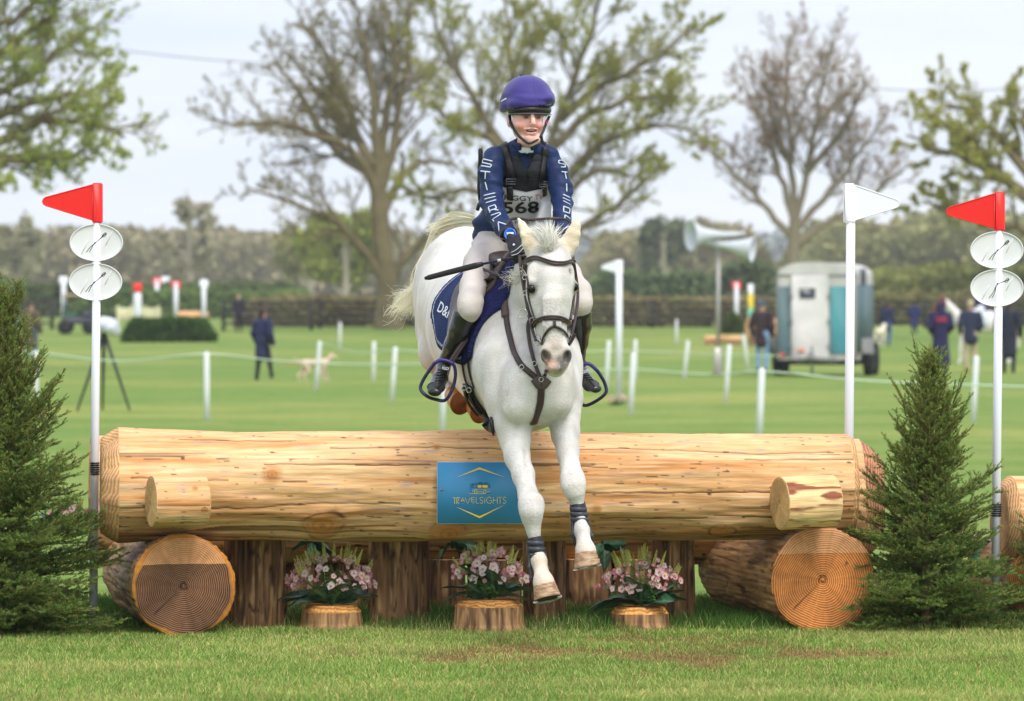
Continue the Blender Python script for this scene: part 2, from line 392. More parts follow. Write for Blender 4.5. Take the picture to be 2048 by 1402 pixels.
hb.pc(LL, YAW, .022); hb.pc(RL, YAW, .022)
hb.ell(P(1103, 1010, 19.0)-np.array([.06, 0, 0]), (.03, .03, .045), k=.02)
# head
HDS = sx(9)
HD = [(1098, 512, 19.22, 38, 46), (1099, 536, 19.17, 45, 60), (1100, 562, 19.12, 47, 72), (1100, 585, 19.09, 46, 76), (1101, 612, 19.06, 40, 72), (1102, 640, 19.03, 33, 58), (1104, 668, 19.0, 28, 44), (1107, 695, 18.975, 27, 36), (1111, 716, 18.96, 29, 34), (1111, 730, 18.955, 23, 29), (1110, 737, 18.955, 17, 24)]
hb.pc(HD, HDS, .012)
hb.pc([(1071, 542, 19.05, 16, 16), (1068, 566, 19.02, 15, 16)], HDS, .02); hb.pc([(1129, 542, 19.08, 15, 16), (1134, 565, 19.05, 14, 16)], HDS, .02)   # brow ridges
hb.pc([(1072, 590, 19.04, 9, 16), (1079, 630, 19.0, 7, 14)], HDS, .02); hb.pc([(1130, 590, 19.07, 9, 16), (1127, 630, 19.03, 7, 14)], HDS, .02)  # facial crests
hb.pc([(1101, 600, 18.925, 18, 9), (1103, 650, 18.905, 17, 9), (1107, 690, 18.90, 15, 8)], HDS, .025)  # nasal bone
for (ex, ey, eY) in ((1063, 577, 19.03), (1147, 574, 19.09)): hb.ell(P(ex, ey, eY), (.022, .026, .024), k=.018)
for s, (nx, ny, nY) in ((-1, (1092, 708, 18.90)), (1, (1131, 708, 18.93))):
    hb.ell(P(nx, ny, nY), (.024, .026, .038), k=.02)
hb.ell(P(1110, 735, 18.90), (.032, .024, .018), k=.015)         # upper lip
for s, (nx, ny, nY) in ((-1, (1090, 712, 18.868)), (1, (1133.5, 713, 18.895))):
    c_, s_ = math.cos(.35*s), math.sin(.35*s); Rn = np.array([[c_, 0, s_], [0, 1, 0], [-s_, 0, c_]])
    hb.ell(P(nx, ny, nY), (.0125, .034, .027), R=Rn, k=.008, sub=True)
# ears
EL = [(1068, 503, 19.20, 19, 15), (1060, 484, 19.19, 18, 10), (1052, 466, 19.18, 13, 8), (1044, 450, 19.18, 8, 6), (1036, 436, 19.18, 2.5, 3)]
ER = [(1131, 503, 19.23, 19, 15), (1140, 484, 19.22, 19, 10), (1147, 466, 19.21, 15, 8), (1152, 450, 19.21, 10, 6), (1156, 435, 19.21, 2.8, 3)]
hb.pc(EL, sx(30), .012); hb.pc(ER, sx(-20), .012)
hb.pc([(1062, 494, 19.155, 5, 7), (1057, 477, 19.145, 9, 7), (1050, 462, 19.15, 6.5, 6), (1043, 449, 19.155, 3, 4)], sx(30), .008, True)
hb.pc([(1136, 494, 19.185, 5, 7), (1143, 477, 19.175, 9.5, 7), (1149, 462, 19.175, 7.5, 6), (1153, 449, 19.18, 3, 4)], sx(-20), .008, True)
# eye socket dents over the eyes, groove of the breast
for (ex, ey, eY) in ((1068, 549, 18.99), (1137, 548, 19.04)): hb.ell(P(ex, ey, eY), (.011, .012, .018), k=.016, sub=True)
hb.pc([(1080, 735, 19.06, 7, 9), (1081, 800, 19.04, 8, 12), (1081, 840, 19.05, 9, 16)], YAW, .035, True)
hb.pc([(1034, 640, 19.30, 5, 6), (1030, 700, 19.17, 6, 7), (1040, 760, 19.08, 5, 6)], YAW, .03, True)
hb.pc([(1004, 775, 19.12, 4, 6), (1006, 830, 19.12, 4, 6)], YAW, .03, True)
hb.pc([(1062, 858, 19.13, 5, 7), (1052, 880, 19.13, 3, 5)], YAW, .025, True); hb.pc([(1103, 855, 19.16, 5, 7), (1112, 880, 19.16, 3, 5)], YAW, .025, True)
hb.pc([(1052, 905, 19.14, 3, 4), (1058, 975, 19.0, 2.5, 3)], YAW, .02, True); hb.pc([(1126, 900, 19.13, 3, 4), (1134, 945, 19.05, 2.5, 3)], YAW, .02, True)
HV, HF = hb.mesh(1)
nz_ = fbm(HV, 9, 3, 3); HV = HV+0
def dist(a): return np.linalg.norm(HV-np.asarray(a), axis=1)
def fall(a, r, p=1.): return np.clip(1-dist(a)/r, 0, 1)**p
white = np.array(lin((230, 227, 223))); cream = np.array(lin((238, 222, 192))); grey = np.array(lin((125, 118, 116))); pink = np.array(lin((226, 178, 156)))
C = np.tile(white, (len(HV), 1))
def tint(C, col, w): w = np.clip(w, 0, 1)[:, None]; return C*(1-w)+np.asarray(col)*w
spk = fbm(HV, 160, 5, 2)
C = tint(C, cream, .15+.25*nz_)
C = tint(C, grey, .11+.30*fbm(HV, 9, 8, 4)+.16*fbm(HV*np.array([1, 1, .3]), 40, 9, 2))
for e_, r_, a_ in (((1012, 790, 19.15), .13, .30), ((1040, 690, 19.15), .15, .26), ((1062, 1018, 18.95), .06, .25), ((1145, 966, 19.05), .06, .22), ((1060, 880, 19.1), .07, .35), ((1112, 870, 19.1), .07, .35), ((1078, 560, 19.0), .05, .25), ((1120, 556, 19.0), .05, .25), ((1108, 690, 18.88), .05, .35)): C = tint(C, grey*1.05, a_*np.clip(1-dist(P(*e_))/r_, 0, 1)*(1+.8*spk))  # grey shading of joints, neck and shoulder painted into the coat
C = tint(C, grey*1.05, (fall(P(1102, 640, 18.9), .11, .8)*(.35+.5*spk)+.16*fall(P(1102, 600, 18.9), .12)*(1+spk)))
for e_ in ((1066, 578, 19.0), (1147, 574, 19.06)): C = tint(C, grey*.55, 1.5*fall(P(*e_), .045, 1.2))
for e_ in ((1090, 712, 18.87), (1133, 712, 18.9)): C = tint(C, grey*.9, 1.1*fall(P(*e_), .052, 1.2)); C = tint(C, grey*.3, 2.6*fall(P(*e_)+np.array([0, .018, 0]), .030, .7))
C = tint(C, grey*.62, 1.6*fall(P(1122, 730, 18.9), .055, .9)*(.75+.5*spk)); C = tint(C, lin((206, 150, 124)), 1.1*fall(P(1102, 732, 18.9), .040, .8)*(1+.5*spk))
C = tint(C, lin((110, 95, 40)), 1.3*fall(P(1120, 716, 18.88), .018, .8)); C = tint(C, lin((176, 150, 90)), 1.0*fall(P(1094, 728, 18.9), .016, .8))
C = tint(C, pink, .35*fall(P(1104, 690, 18.9), .07)*(1+spk))
for e_ in ((1060, 470, 19.16), (1147, 470, 19.18)): C = tint(C, cream, 1.2*fall(P(*e_), .10, .6))
zz = HV[:, 2]; low = (zz < P(0, 1050, 19)[2])
C = tint(C, lin((232, 208, 178)), low*np.clip((P(0, 1060, 19)[2]-zz)/.12, 0, 1)*(.7+.4*spk))
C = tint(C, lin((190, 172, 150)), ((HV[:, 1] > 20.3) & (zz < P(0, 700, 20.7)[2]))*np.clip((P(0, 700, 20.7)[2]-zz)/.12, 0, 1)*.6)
C = tint(C, grey, .38*fall(P(1085, 850, 19.1), .10, .8)+.25*fall(P(1150, 700, 19.3), .10)+.30*fall(P(1070, 850, 19.8), .2))  # shade on chest and belly behind the forelegs painted in grey
mh = M('horse_coat', vcol=True, rough=.55, bump=.35, bs=110, sheen=.15, spec=.25)
mud = np.clip((vn(HV, 150, 77)-.62)*6, 0, 1)*(zz < 1.12); C = tint(C, lin((150, 128, 104)), mud*.35*(zz < .80))
C = tint(C, grey, .38*np.clip(-fbm(HV*np.array([1, 1, .5]), 5, 88, 3)+.1, 0, 1))
dap = np.clip((fbm(HV, 26, 91, 2)-.05)*3, 0, 1); C = tint(C, grey*1.1, .10*(1-dap)*(HV[:, 1] < 19.7)*(zz < 1.45))
g = G(); g.add(HV, HF); g.v[0][1][:, :3] = C
# coat colours hold pigment and painted grey shading, one continuous body surface
g.build('body', mh, horse)
HT = bvh(HV, HF)
# eyes
me_ = M('horse_eye', lin((18, 12, 10)), .2, spec=.35)
for (ex, ey, eY, r) in ((1062.8, 577.5, 19.000, .0205), (1148.5, 574, 19.068, .0195)):
    g = G(); g.ball(P(ex, ey, eY), (r, r, r*.92), 20); g.build('eye', me_, horse)
# eyelids as thin rims
ml = M('eyelid', lin((120, 112, 108)), .6)
g = G(); a = np.linspace(0, 2*PI, 20)
# hooves with steel shoes
mhoof = M('hoof_horn', lin((150, 112, 84)), .55, var=.35, vs=30, bump=.3, bs=60, col2=lin((196, 164, 132)), stretch=(1, 1, 5))
mhoof2 = M('hoof_amber', lin((190, 125, 50)), .4, var=.3, vs=30, bump=.2, bs=60)
msole = M('sole_amber', lin((150, 92, 40)), .6, var=.3, vs=30)
msteel = M('shoe_steel', lin((190, 188, 190)), .3, metal=.8); mdark = M('sole_dark', lin((45, 36, 30)), .8)
def hoof(top, bot, rt, rb, mat, tilt=(0, 0, 0), shoe=True, sole=None):
    top, bot = np.asarray(top), np.asarray(bot); ax = nrm(bot-top); Ln = np.linalg.norm(bot-top)
    ax2 = nrm(ax+np.asarray(tilt)); u = nrm(np.cross(ax2, (0, 1, 0))); w = np.cross(ax2, u)
    n = 28; a = np.arange(n)/n*2*PI; g = G(); rings = []
    for k in range(9):
        t = k/8; r = rt+(rb-rt)*t; c = top*(1-t)+bot*t; axk = nrm(ax*(1-t)+ax2*t); uu = nrm(np.cross(axk, (0, 1, 0))); ww = np.cross(axk, uu)
        if k == 0: r *= 1.02
        rings.append(c+uu*(np.cos(a)*r)[:, None]+ww*(np.sin(a)*r*1.08)[:, None])
    V = np.vstack(rings+[top[None], bot[None]]); i = np.arange(8)[:, None]*n; j = np.arange(n)[None]; k = (j+1) % n
    g.add(V, np.stack([i+j, i+k, i+n+k, i+n+j], -1).reshape(-1, 4)); j = np.arange(n); g.f.append((np.stack([j+8*n, (j+1) % n+8*n, np.full(n, 9*n+1)], -1), 1)); g.f.append((np.stack([(j+1) % n, j, np.full(n, 9*n)], -1), 0))
    h = g.build('hoof', [mat, sole or mdark], horse)
    if shoe:
        g = G(); pts = []
        for q in np.linspace(-PI*1.05, PI*.05, 26): pts.append(bot+ax2*.004+u*math.cos(q)*rb*.9+w*math.sin(q)*rb*.98)
        g.tube(pts, np.tile([[.011, .0045]], (26, 1)), 6, flat=ax2)
        g.box(bot+ax2*.0-w*rb*1.03, (.022, .006, .016)); g.build('horseshoe', msteel, h, smooth=False)
hoof(P(1088, 1167, 18.885), P(1095, 1197, 18.88), .045, .057, mhoof, (0, -.13, .0))
hoof(P(1171, 1103, 18.97), P(1174, 1133, 18.965), .043, .056, mhoof, (.10, .03, 0))
hoof(P(908, 790, 20.72), P(922, 806, 20.6), .042, .055, mhoof2, (.35, .12, .0), False, msole)
hoof(P(948, 812, 20.62), P(960, 826, 20.5), .038, .048, mhoof2, (.35, .1, 0), False, msole)
# boots on the fore legs: cuff + outer shell cup over the fetlock
mboot = M('boot_black', lin((38, 38, 44)), .55, var=.15, vs=30, bump=.25, bs=120); mboot2 = M('boot_shell', lin((64, 66, 76)), .4)
def lboot(st, top, cups):
    g = G(); pts = np.array([P(a, b, y) for a, b, y, _ in st]); r = np.array([[q*y/F, q*y/F*1.25] for _, _, y, q in st])
    g.tube(resample(pts, 24), np.stack([np.interp(np.linspace(0, 1, 24), np.linspace(0, 1, len(r)), r[:, i]) for i in (0, 1)], -1), 24, flat=np.array([0, 1., 0]))
    b = g.build('leg_boot', mboot, horse)
    for k in (.25, .5, .78):
        g = G(); i = k*(len(st)-1); i0 = int(i); t = i-i0; q = [st[i0][j]*(1-t)+st[min(i0+1, len(st)-1)][j]*t for j in range(4)]
        g.tube([P(q[0]+x, q[1]+x*.05, q[2]-.001-math.sqrt(max(0, 1-(x/(q[3]+1.5))**2))*q[3]*1.3*q[2]/F) for x in np.linspace(-q[3]-1, q[3]+1, 13)], np.tile([[.011, .002]], (13, 1)), 6, flat=(0, -1, 0)); g.build('boot_strap', mboot2, b)
    for c in cups:
        cp_ = np.array([P(*z_[:3]) for z_ in c]); s_ = SDF(cp_.min(0)-.05, cp_.max(0)+.05, .004); s_.pc(c, (0, 1, 0), .01); V_, F_ = s_.mesh(1); G().add(V_, F_).build('boot_cup', mboot2, b)
lboot([(1069, 1076, 18.98, 15.5), (1072, 1090, 18.975, 16), (1075, 1108, 18.97, 16.5), (1077, 1120, 18.97, 16)], 0, [[(1056, 1072, 18.98, 3, 2), (1058, 1100, 18.98, 10, 3), (1059, 1135, 18.97, 14, 4), (1063, 1157, 18.96, 12, 3), (1064, 1163, 18.96, 6, 2)], [(1080, 1068, 18.99, 3, 2), (1090, 1108, 18.98, 10, 2.5), (1097, 1138, 18.98, 12, 3), (1098, 1150, 18.98, 8, 2)]])
lboot([(1155, 1010, 19.09, 15), (1157, 1022, 19.085, 15.5), (1159, 1036, 19.08, 16), (1161, 1047, 19.075, 16)], 0, [[(1141, 1004, 19.09, 3, 2), (1145, 1040, 19.08, 10, 3), (1146, 1070, 19.07, 14, 4), (1150, 1088, 19.06, 10, 3)], [(1168, 1002, 19.09, 3, 2), (1176, 1046, 19.09, 11, 3), (1183, 1072, 19.09, 12, 3.5), (1184, 1084, 19.09, 8, 2)]])
# ---- hair: bundles of thin tapering strands
def hair(name, mat, strands, parent, r=.0014, col=None):
    g = G()
    for q in strands:
        n = len(q); rr = np.linspace(1, .2, n)*r*random.uniform(.6, 1.3); f_ = random.uniform(.80, 1.1); c = np.asarray(col)*f_
        T = np.gradient(q, axis=0); T /= np.linalg.norm(T, axis=1)[:, None]+1e-9; w = np.cross(T, nrm((random.gauss(0, .6), -1, random.gauss(0, .6)))); w /= np.linalg.norm(w, axis=1)[:, None]+1e-9
        i = np.arange(n-1)[:, None]*2; g.add(np.stack([q-w*rr[:, None], q+w*rr[:, None]], 1).reshape(-1, 3), np.hstack([i, i+1, i+3, i+2]), 0, np.clip(c, 0, .96))
    return g.build(name, mat, parent)
mhair = M('horse_hair', vcol=True, rough=.7, spec=.1, trans=.5)
hw = np.array(lin((252, 248, 238))); hy = np.array(lin((252, 244, 222)))
st = []
for i in range(520):                                           # forelock blown upwards
    a = random.gauss(0, 1); x0 = 1098+random.gauss(0, 4.5); y0 = 500+random.gauss(0, 3)
    ang = random.choice([random.gauss(-.62, .20), random.gauss(.12, .26)]); ln = random.uniform(28, 62)
    if random.random() < .10: ang = random.uniform(-1.4, 1.3); ln *= .4
    dpx = math.sin(ang)*ln; dpy = -math.cos(ang)*ln; y_ = 19.07+random.gauss(0, .015)
    cur = random.gauss(0, 5); mid = (x0+dpx*.5+cur, y0+dpy*.55-6)
    q = [P(*p, yy) for p, yy in (((x0, y0), y_), ((x0+dpx*.22, y0+dpy*.28), y_-.02), (mid, y_-.015+random.gauss(0, .02)), ((x0+dpx*.9+cur*1.2, y0+dpy*.9), y_+.03), ((x0+dpx+cur*1.6, y0+dpy+random.uniform(0, 4)), y_+.05))]
    st.append(smooth(q, 8))
hair('forelock', mhair, st, horse, .0017, hw)
st = []
for i in range(260):                                           # tufts of mane behind the poll and over the withers
    t = random.random(); x0 = 1050+t*48; y0 = 556-t*50; yy = 19.62-t*.38
    p, n_ = stick(HT, x0-18+random.gauss(0, 4), y0+14, .0, yy, True) if t < .35 else (P(x0, y0, yy), None)
    q = [p, p+np.array([random.gauss(-.02, .02), -.01, random.gauss(.025, .015)]), p+np.array([random.gauss(-.04, .03), -.02, random.gauss(.01, .02)])]
    st.append(smooth(q, 6))
hair('mane', mhair, st, horse, .0013, hw*.9)
st = []
for i in range(800):                                           # tail: carried high, arching left and streaming down
    v = random.gauss(0, 1); w_ = random.gauss(0, 1); k = random.random()
    q = [(950, 446+v*5, 21.15), (918, 447+v*8, 21.3), (880+w_*4, 460+v*9, 21.45), (860+v*4, 500+w_*5, 21.5)]
    if k < .62: q += [(846+v*5, 540, 21.45), (838+v*6, 580+w_*8, 21.4), (826+v*9, 603+w_*12, 21.4), (812+v*13+w_*8, 622+abs(w_)*12-10, 21.4)]
    elif k < .78: q += [(844+v*5, 545, 21.45), (830+v*6, 578, 21.4), (808+v*8, 590+w_*6, 21.45), (786+random.uniform(-3, 18), 600+w_*10, 21.5)]
    else: q += [(846+v*9, 540+w_*10, 21.4), (838+v*8, 575+w_*14, 21.35)]
    if random.random() < .14: e_ = q[-1]; q.append((e_[0]-random.uniform(5, 25), e_[1]+random.uniform(-22, 16), e_[2]))
    if random.random() < .06: q = q[:3]+[(862-random.uniform(0, 20), 455+random.uniform(-12, 12), 21.4)]
    pq = smooth([P(*p_) for p_ in q], 16); pq[:, 1] += np.linspace(0, 1, len(pq))*random.gauss(0, .05)
    st.append(pq)
hair('tail', mhair, st, horse, .0022, hy)
# ---- bridle
mle = M('leather_brown', lin((62, 48, 46)), .42, var=.25, vs=25, bump=.2, bs=90); mpad = M('leather_pad', lin((84, 70, 66)), .5); msil = M('buckle_steel', lin((200, 198, 192)), .25, metal=.9)
br = G(); br.box(P(1100, 497, 19.3), (.16, .02, .02), bev=.004)
strap(br, None, [(1050, 527, 19.08), (1048, 545, 19.10), (1050, 575, 19.12), (1057, 610, 19.08), (1066, 645, 19.03)], .016, .003, n=24)
strap(br, HT, [(1055, 530), (1054, 548), (1057, 562), (1058, 592), (1065, 620), (1072, 640)], .010, .003, n=30, Y=19.05)
strap(br, None, [(1149, 530, 19.13), (1152, 560, 19.16), (1147, 600, 19.12), (1141, 640, 19.07)], .012, .003, n=24)
bridle = br.build('bridle', mle, horse)
g = G(); strap(g, HT, [(1050, 529), (1060, 521), (1075, 519), (1092, 524), (1108, 530), (1125, 529), (1140, 525), (1147, 530)], .016, .006, .008, n=40, Y=19.1); g.build('browband', mle, bridle)
g = G(); strap(g, HT, [(1052, 525.5), (1062, 518), (1075, 516.5), (1092, 521), (1108, 527), (1125, 526.5), (1140, 522), (1146, 526)], .006, .006, .013, n=40, Y=19.1); g.build('browband_piping', mpad, bridle)
g = G(); strap(g, HT, [(1069, 652), (1075, 642), (1085, 638), (1103, 636), (1122, 638), (1132, 642), (1137, 652)], .022, .006, .007, n=36, Y=19.0); nb = g.build('noseband', mle, bridle)
g = G(); strap(g, HT, [(1069, 648), (1076, 639.5), (1086, 636), (1103, 634), (1122, 636), (1132, 640), (1137, 648)], .006, .005, .013, n=36, Y=19.0); g.build('noseband_piping', mpad, nb)
g = G(); strap(g, HT, [(1108, 642), (1108, 652)], .012, .004, .010, n=8, Y=18.9)
strap(g, HT, [(1085, 690), (1090, 672), (1098, 658), (1108, 653), (1120, 658), (1130, 668), (1136, 680)], .012, .004, .007, n=36, Y=18.95)
strap(g, None, [(1137, 690, 19.0), (1144, 680, 18.98), (1150, 668, 18.96)], .014, .003, n=12)
g.build('flash_strap', mle, bridle)
def ring(g, c, r, w, ax=(0, 1, 0), n=24, m=0):
    ax = nrm(ax); u = nrm(np.cross(ax, (0, 0, 1) if abs(ax[2]) < .9 else (0, 1, 0))); v = np.cross(ax, u); g.tube([np.asarray(c)+(u*math.cos(q)+v*math.sin(q))*r for q in np.linspace(0, 2*PI, n)], w, 6, m, None, False)
g = G(); ring(g, P(1074, 680, 18.97), .022, .003, (.8, .5, 0)); ring(g, P(1139, 680, 19.02), .022, .003, (-.8, .5, 0))
g.tube([P(1074, 682, 18.98), P(1090, 700, 18.99), P(1125, 700, 19.0), P(1139, 682, 19.02)], .006, 6); g.tube([P(1071, 668, 18.97), P(1086, 690, 18.93)], .003, 6); g.build('bit', msil, bridle)
for x, y, r_ in ((1049, 555, .009), (1050, 586, .009), (1064, 640, .009), (1046, 627, .019)): g = G(); ring(g, P(x, y, 19.03), r_, .0018, (.2, 1, 0)); g.build('buckle', msil, bridle)
# reins: from the bit rings up to the hands
g = G(); strap(g, None, [(1072, 682, 18.96), (1062, 650, 19.02), (1052, 600, 19.1), (1044, 556, 19.2), (1040, 520, 19.3), (1038, 500, 19.36)], .014, .003, n=30)
strap(g, None, [(1140, 682, 19.02), (1150, 640, 19.12), (1156, 590, 19.28), (1150, 540, 19.38), (1142, 490, 19.42)], .014, .003, n=30)
strap(g, None, [(1060, 440, 19.42), (1025, 437, 19.44), (1012, 455, 19.43), (1020, 478, 19.42), (1036, 500, 19.38)], .012, .004, n=24)
strap(g, None, [(1060, 440, 19.42), (1100, 437, 19.40), (1135, 440, 19.42), (1145, 460, 19.42), (1142, 480, 19.43)], .012, .004, n=24); g.build('rein', mle, bridle)
# breastplate and girth
g = G(); strap(g, HT, [(1020, 556), (1013, 590), (1013, 630), (1018, 665), (1027, 700), (1041, 728), (1062, 748), (1078, 760)], .026, .005, .006, n=60, Y=19.3)
strap(g, HT, [(1062, 640), (1056, 655), (1060, 690), (1068, 725), (1078, 752), (1083, 765)], .018, .004, .010, n=40, Y=19.2)
strap(g, HT, [(1096, 738), (1090, 750), (1083, 764)], .016, .004, .008, n=14, Y=19.2)
strap(g, HT, [(1082, 755), (1082, 780), (1080, 805), (1074, 826), (1067, 846)], .032, .004, .006, n=40, Y=19.25)
strap(g, None, [(965, 538, 19.62), (985, 545, 19.55), (1003, 553, 19.5), (1019, 568, 19.45)], .014, .003, n=16); strap(g, HT, [(1019, 568), (1032, 557), (1042, 548)], .014, .003, .006, n=14, Y=19.5)
bp_ = g.build('breastplate', mle, horse)
g = G(); strap(g, HT, [(1014, 572), (1011, 600), (1012, 635)], .036, .006, .009, n=24, Y=19.4); g.build('breastplate_pad', mpad, bp_)
g = G(); strap(g, HT, [(1070, 756), (1082, 770), (1094, 757)], .05, .006, .009, n=18, Y=19.2); g.build('breastplate_pad', mpad, bp_)
for x, y in ((1019, 570), (1045, 737), (1068, 731), (1081, 760)): g = G(); ring(g, stick(HT, x, y, .016, 19.3), .009, .002); g.build('buckle', msil, bp_)
# ================================================================== SADDLERY
def band(s, fn, w=.02):                                        # edit the field only near the surface
    m = np.abs(s.D) < w; ix = np.argwhere(m); s.D[m] += fn(s.lo+s.h*ix).astype(np.float32)
def polysd(pt, poly):                                          # signed distance (negative inside) to a 2-D polygon
    poly = np.asarray(poly, float); d = np.full(len(pt), 1e9); ins = np.zeros(len(pt), bool)
    for a, b in zip(poly, np.roll(poly, -1, 0)):
        e = b-a; w = pt-a; t = np.clip((w@e)/(e@e), 0, 1); d = np.minimum(d, ((w-e*t[:, None])**2).sum(1))
        c = ((a[1] <= pt[:, 1]) != (b[1] <= pt[:, 1])); xi = a[0]+(pt[:, 1]-a[1])/(b[1]-a[1]+1e-12)*(b[0]-a[0]); ins ^= c & (pt[:, 0] < xi)
    return np.where(ins, -1, 1)*np.sqrt(d)
def shell(lo, hi, h, src, i0, i1, poly, rnd=0.):               # slice of the horse's own surface, lifted i0..i1, cut to a side outline (Y, z)
    s = SDF(lo, hi, h); g_ = s.pts().reshape(-1, 3)
    ii = (g_-src.lo)/src.h; i_ = np.clip(np.floor(ii).astype(int), 0, src.n-2); f = np.clip(ii-i_, 0, 1); v = 0
    for a in (0, 1):
        for b in (0, 1):
            for c in (0, 1):
                v = v+(f[:, 0] if a else 1-f[:, 0])*(f[:, 1] if b else 1-f[:, 1])*(f[:, 2] if c else 1-f[:, 2])*src.D[i_[:, 0]+a, i_[:, 1]+b, i_[:, 2]+c]
    D = np.maximum(np.abs(v-(i0+i1)/2)-(i1-i0)/2, polysd(g_[:, 1:], poly)+rnd)
    s.D = D.reshape(tuple(s.n)).astype(np.float32); return s
saddle = root('saddle', P(1010, 520, 19.9), 'brown leather saddle strapped on the white horse under the rider', 'saddle')
PADP = [(19.46, 1.60), (19.475, 1.42), (19.475, 1.30), (19.50, 1.20), (19.58, 1.165), (19.75, 1.185), (19.95, 1.24), (20.10, 1.30), (20.19, 1.37), (20.21, 1.44), (20.18, 1.52), (20.14, 1.60), (20.1, 1.80), (19.6, 1.80)]
ps = shell((-.40, 19.40, 1.10), (.22, 20.30, 1.72), .006, hb, .002, .020, PADP)
V_, F_ = ps.mesh(2)
sdp = polysd(V_[:, 1:], PADP)
cnavy = np.array(lin((38, 52, 96))); cb = np.tile(cnavy, (len(V_), 1)); cb[(sdp > -.022)] = lin((34, 34, 78)); cb[(sdp < -.024) & (sdp > -.031)] = lin((190, 196, 214))
cb[(V_[:, 1] < 19.57) & (V_[:, 2] > 1.1)] = lin((36, 38, 84))
mq = M('quilted_navy', vcol=True, rough=.85, spec=.12)
t_ = mq.node_tree; l_ = t_.links.new; b_ = t_.nodes['Principled BSDF']
tcq = t_.nodes.new('ShaderNodeTexCoord'); mq1 = t_.nodes.new('ShaderNodeMapping'); mq1.inputs['Rotation'].default_value = (math.radians(40), 0, 0)
wv = [t_.nodes.new('ShaderNodeTexWave') for _ in (0, 1)]
for i, w_ in enumerate(wv): w_.bands_direction = 'YZ'[i]; w_.inputs['Scale'].default_value = 15; l_(mq1.outputs[0], w_.inputs['Vector'])
l_(tcq.outputs['Object'], mq1.inputs['Vector']); mm = t_.nodes.new('ShaderNodeMath'); mm.operation = 'MINIMUM'; pw = t_.nodes.new('ShaderNodeMath'); pw.operation = 'POWER'; pw.inputs[1].default_value = .35
l_(wv[0].outputs['Fac'], mm.inputs[0]); l_(wv[1].outputs['Fac'], mm.inputs[1]); l_(mm.outputs[0], pw.inputs[0]); bq = t_.nodes.new('ShaderNodeBump'); bq.inputs['Distance'].default_value = .004; bq.inputs['Strength'].default_value = .6; l_(pw.outputs[0], bq.inputs['Height']); l_(bq.outputs[0], b_.inputs['Normal'])
g = G(); g.add(V_, F_); g.v[0][1][:, :3] = cb; pad = g.build('saddle_pad', mq, saddle)
PT = bvh(V_, F_)
mwhite = M('embroidery_white', lin((225, 228, 238)), .7)
g = G(); text_px(g, PT, 'D&H', 875, 622, 33, 20, ang=-.62, off=.003, Y=20.1, bold=.01, shear=-.25); g.build('monogram', mwhite, pad, smooth=False)
sf = shell((-.40, 19.5, 1.14), (.22, 20.25, 1.72), .006, hb, .018, .034, [(19.56, 1.60), (19.55, 1.48), (19.57, 1.36), (19.62, 1.26), (19.70, 1.25), (19.76, 1.30), (19.82, 1.40), (19.9, 1.5), (19.95, 1.75), (19.6, 1.75)])
V2, F2 = sf.mesh(2); G().add(V2, F2).build('saddle_flap', mle, saddle)
ST_ = bvh(V2, F2)
s_ = SDF((-.35, 19.45, 1.45), (.25, 20.45, 1.80), .006)
s_.chain([((-.02, 19.62, 1.60), .05, .03), ((-.03, 19.74, 1.615), .085, .035), ((-.05, 19.92, 1.60), .105, .03), ((-.06, 20.08, 1.615), .115, .035), ((-.07, 20.18, 1.635), .10, .03)], YAW, .02)
V_, F_ = s_.mesh(2); G().add(V_, F_).build('seat', mle, saddle)
s_ = SDF(P(975, 590, 19.7)-.15, P(975, 590, 19.7)+.15, .005)
a_ = stick(ST_, 981, 566, .004, 19.7); b1 = stick(ST_, 973, 598, .004, 19.7)
s_.chain([(a_, .040, .020), ((a_+b1)/2, .050, .022), (b1, .034, .018)], YAW, .02); V_, F_ = s_.mesh(2); G().add(V_, F_).build('knee_roll', M('knee_roll_suede', lin((92, 76, 74)), .8, bump=.2, bs=300), saddle)
# girth
mblk = M('leather_black', lin((34, 30, 32)), .4, var=.2, vs=30, bump=.15, bs=100); mstud = M('girth_rubber', lin((40, 40, 44)), .6)
g = G(); strap(g, HT, [(930, 690), (928, 725), (933, 757), (941, 775)], .016, .004, .008, n=24, Y=19.6); strap(g, HT, [(941, 695), (939, 722), (943, 750), (950, 772)], .016, .004, .008, n=24, Y=19.6)
strap(g, HT, [(938, 770), (944, 790), (958, 812), (974, 834), (988, 852)], .085, .009, .008, n=36, Y=19.65)
gi = g.build('girth', mblk, saddle)
g = G(); strap(g, HT, [(937, 772), (942, 795), (954, 815), (963, 824)], .022, .006, .022, n=24, Y=19.6); strap(g, HT, [(946, 772), (951, 795), (963, 815), (970, 822)], .014, .006, .022, n=24, Y=19.6)
g.build('girth_guard', mstud, gi)
g = G(); ring(g, stick(HT, 940, 771, .03, 19.6), .009, .002); ring(g, stick(HT, 950, 775, .03, 19.6), .011, .0025, (.5, 1, .2)); g.build('buckle', msil, gi)
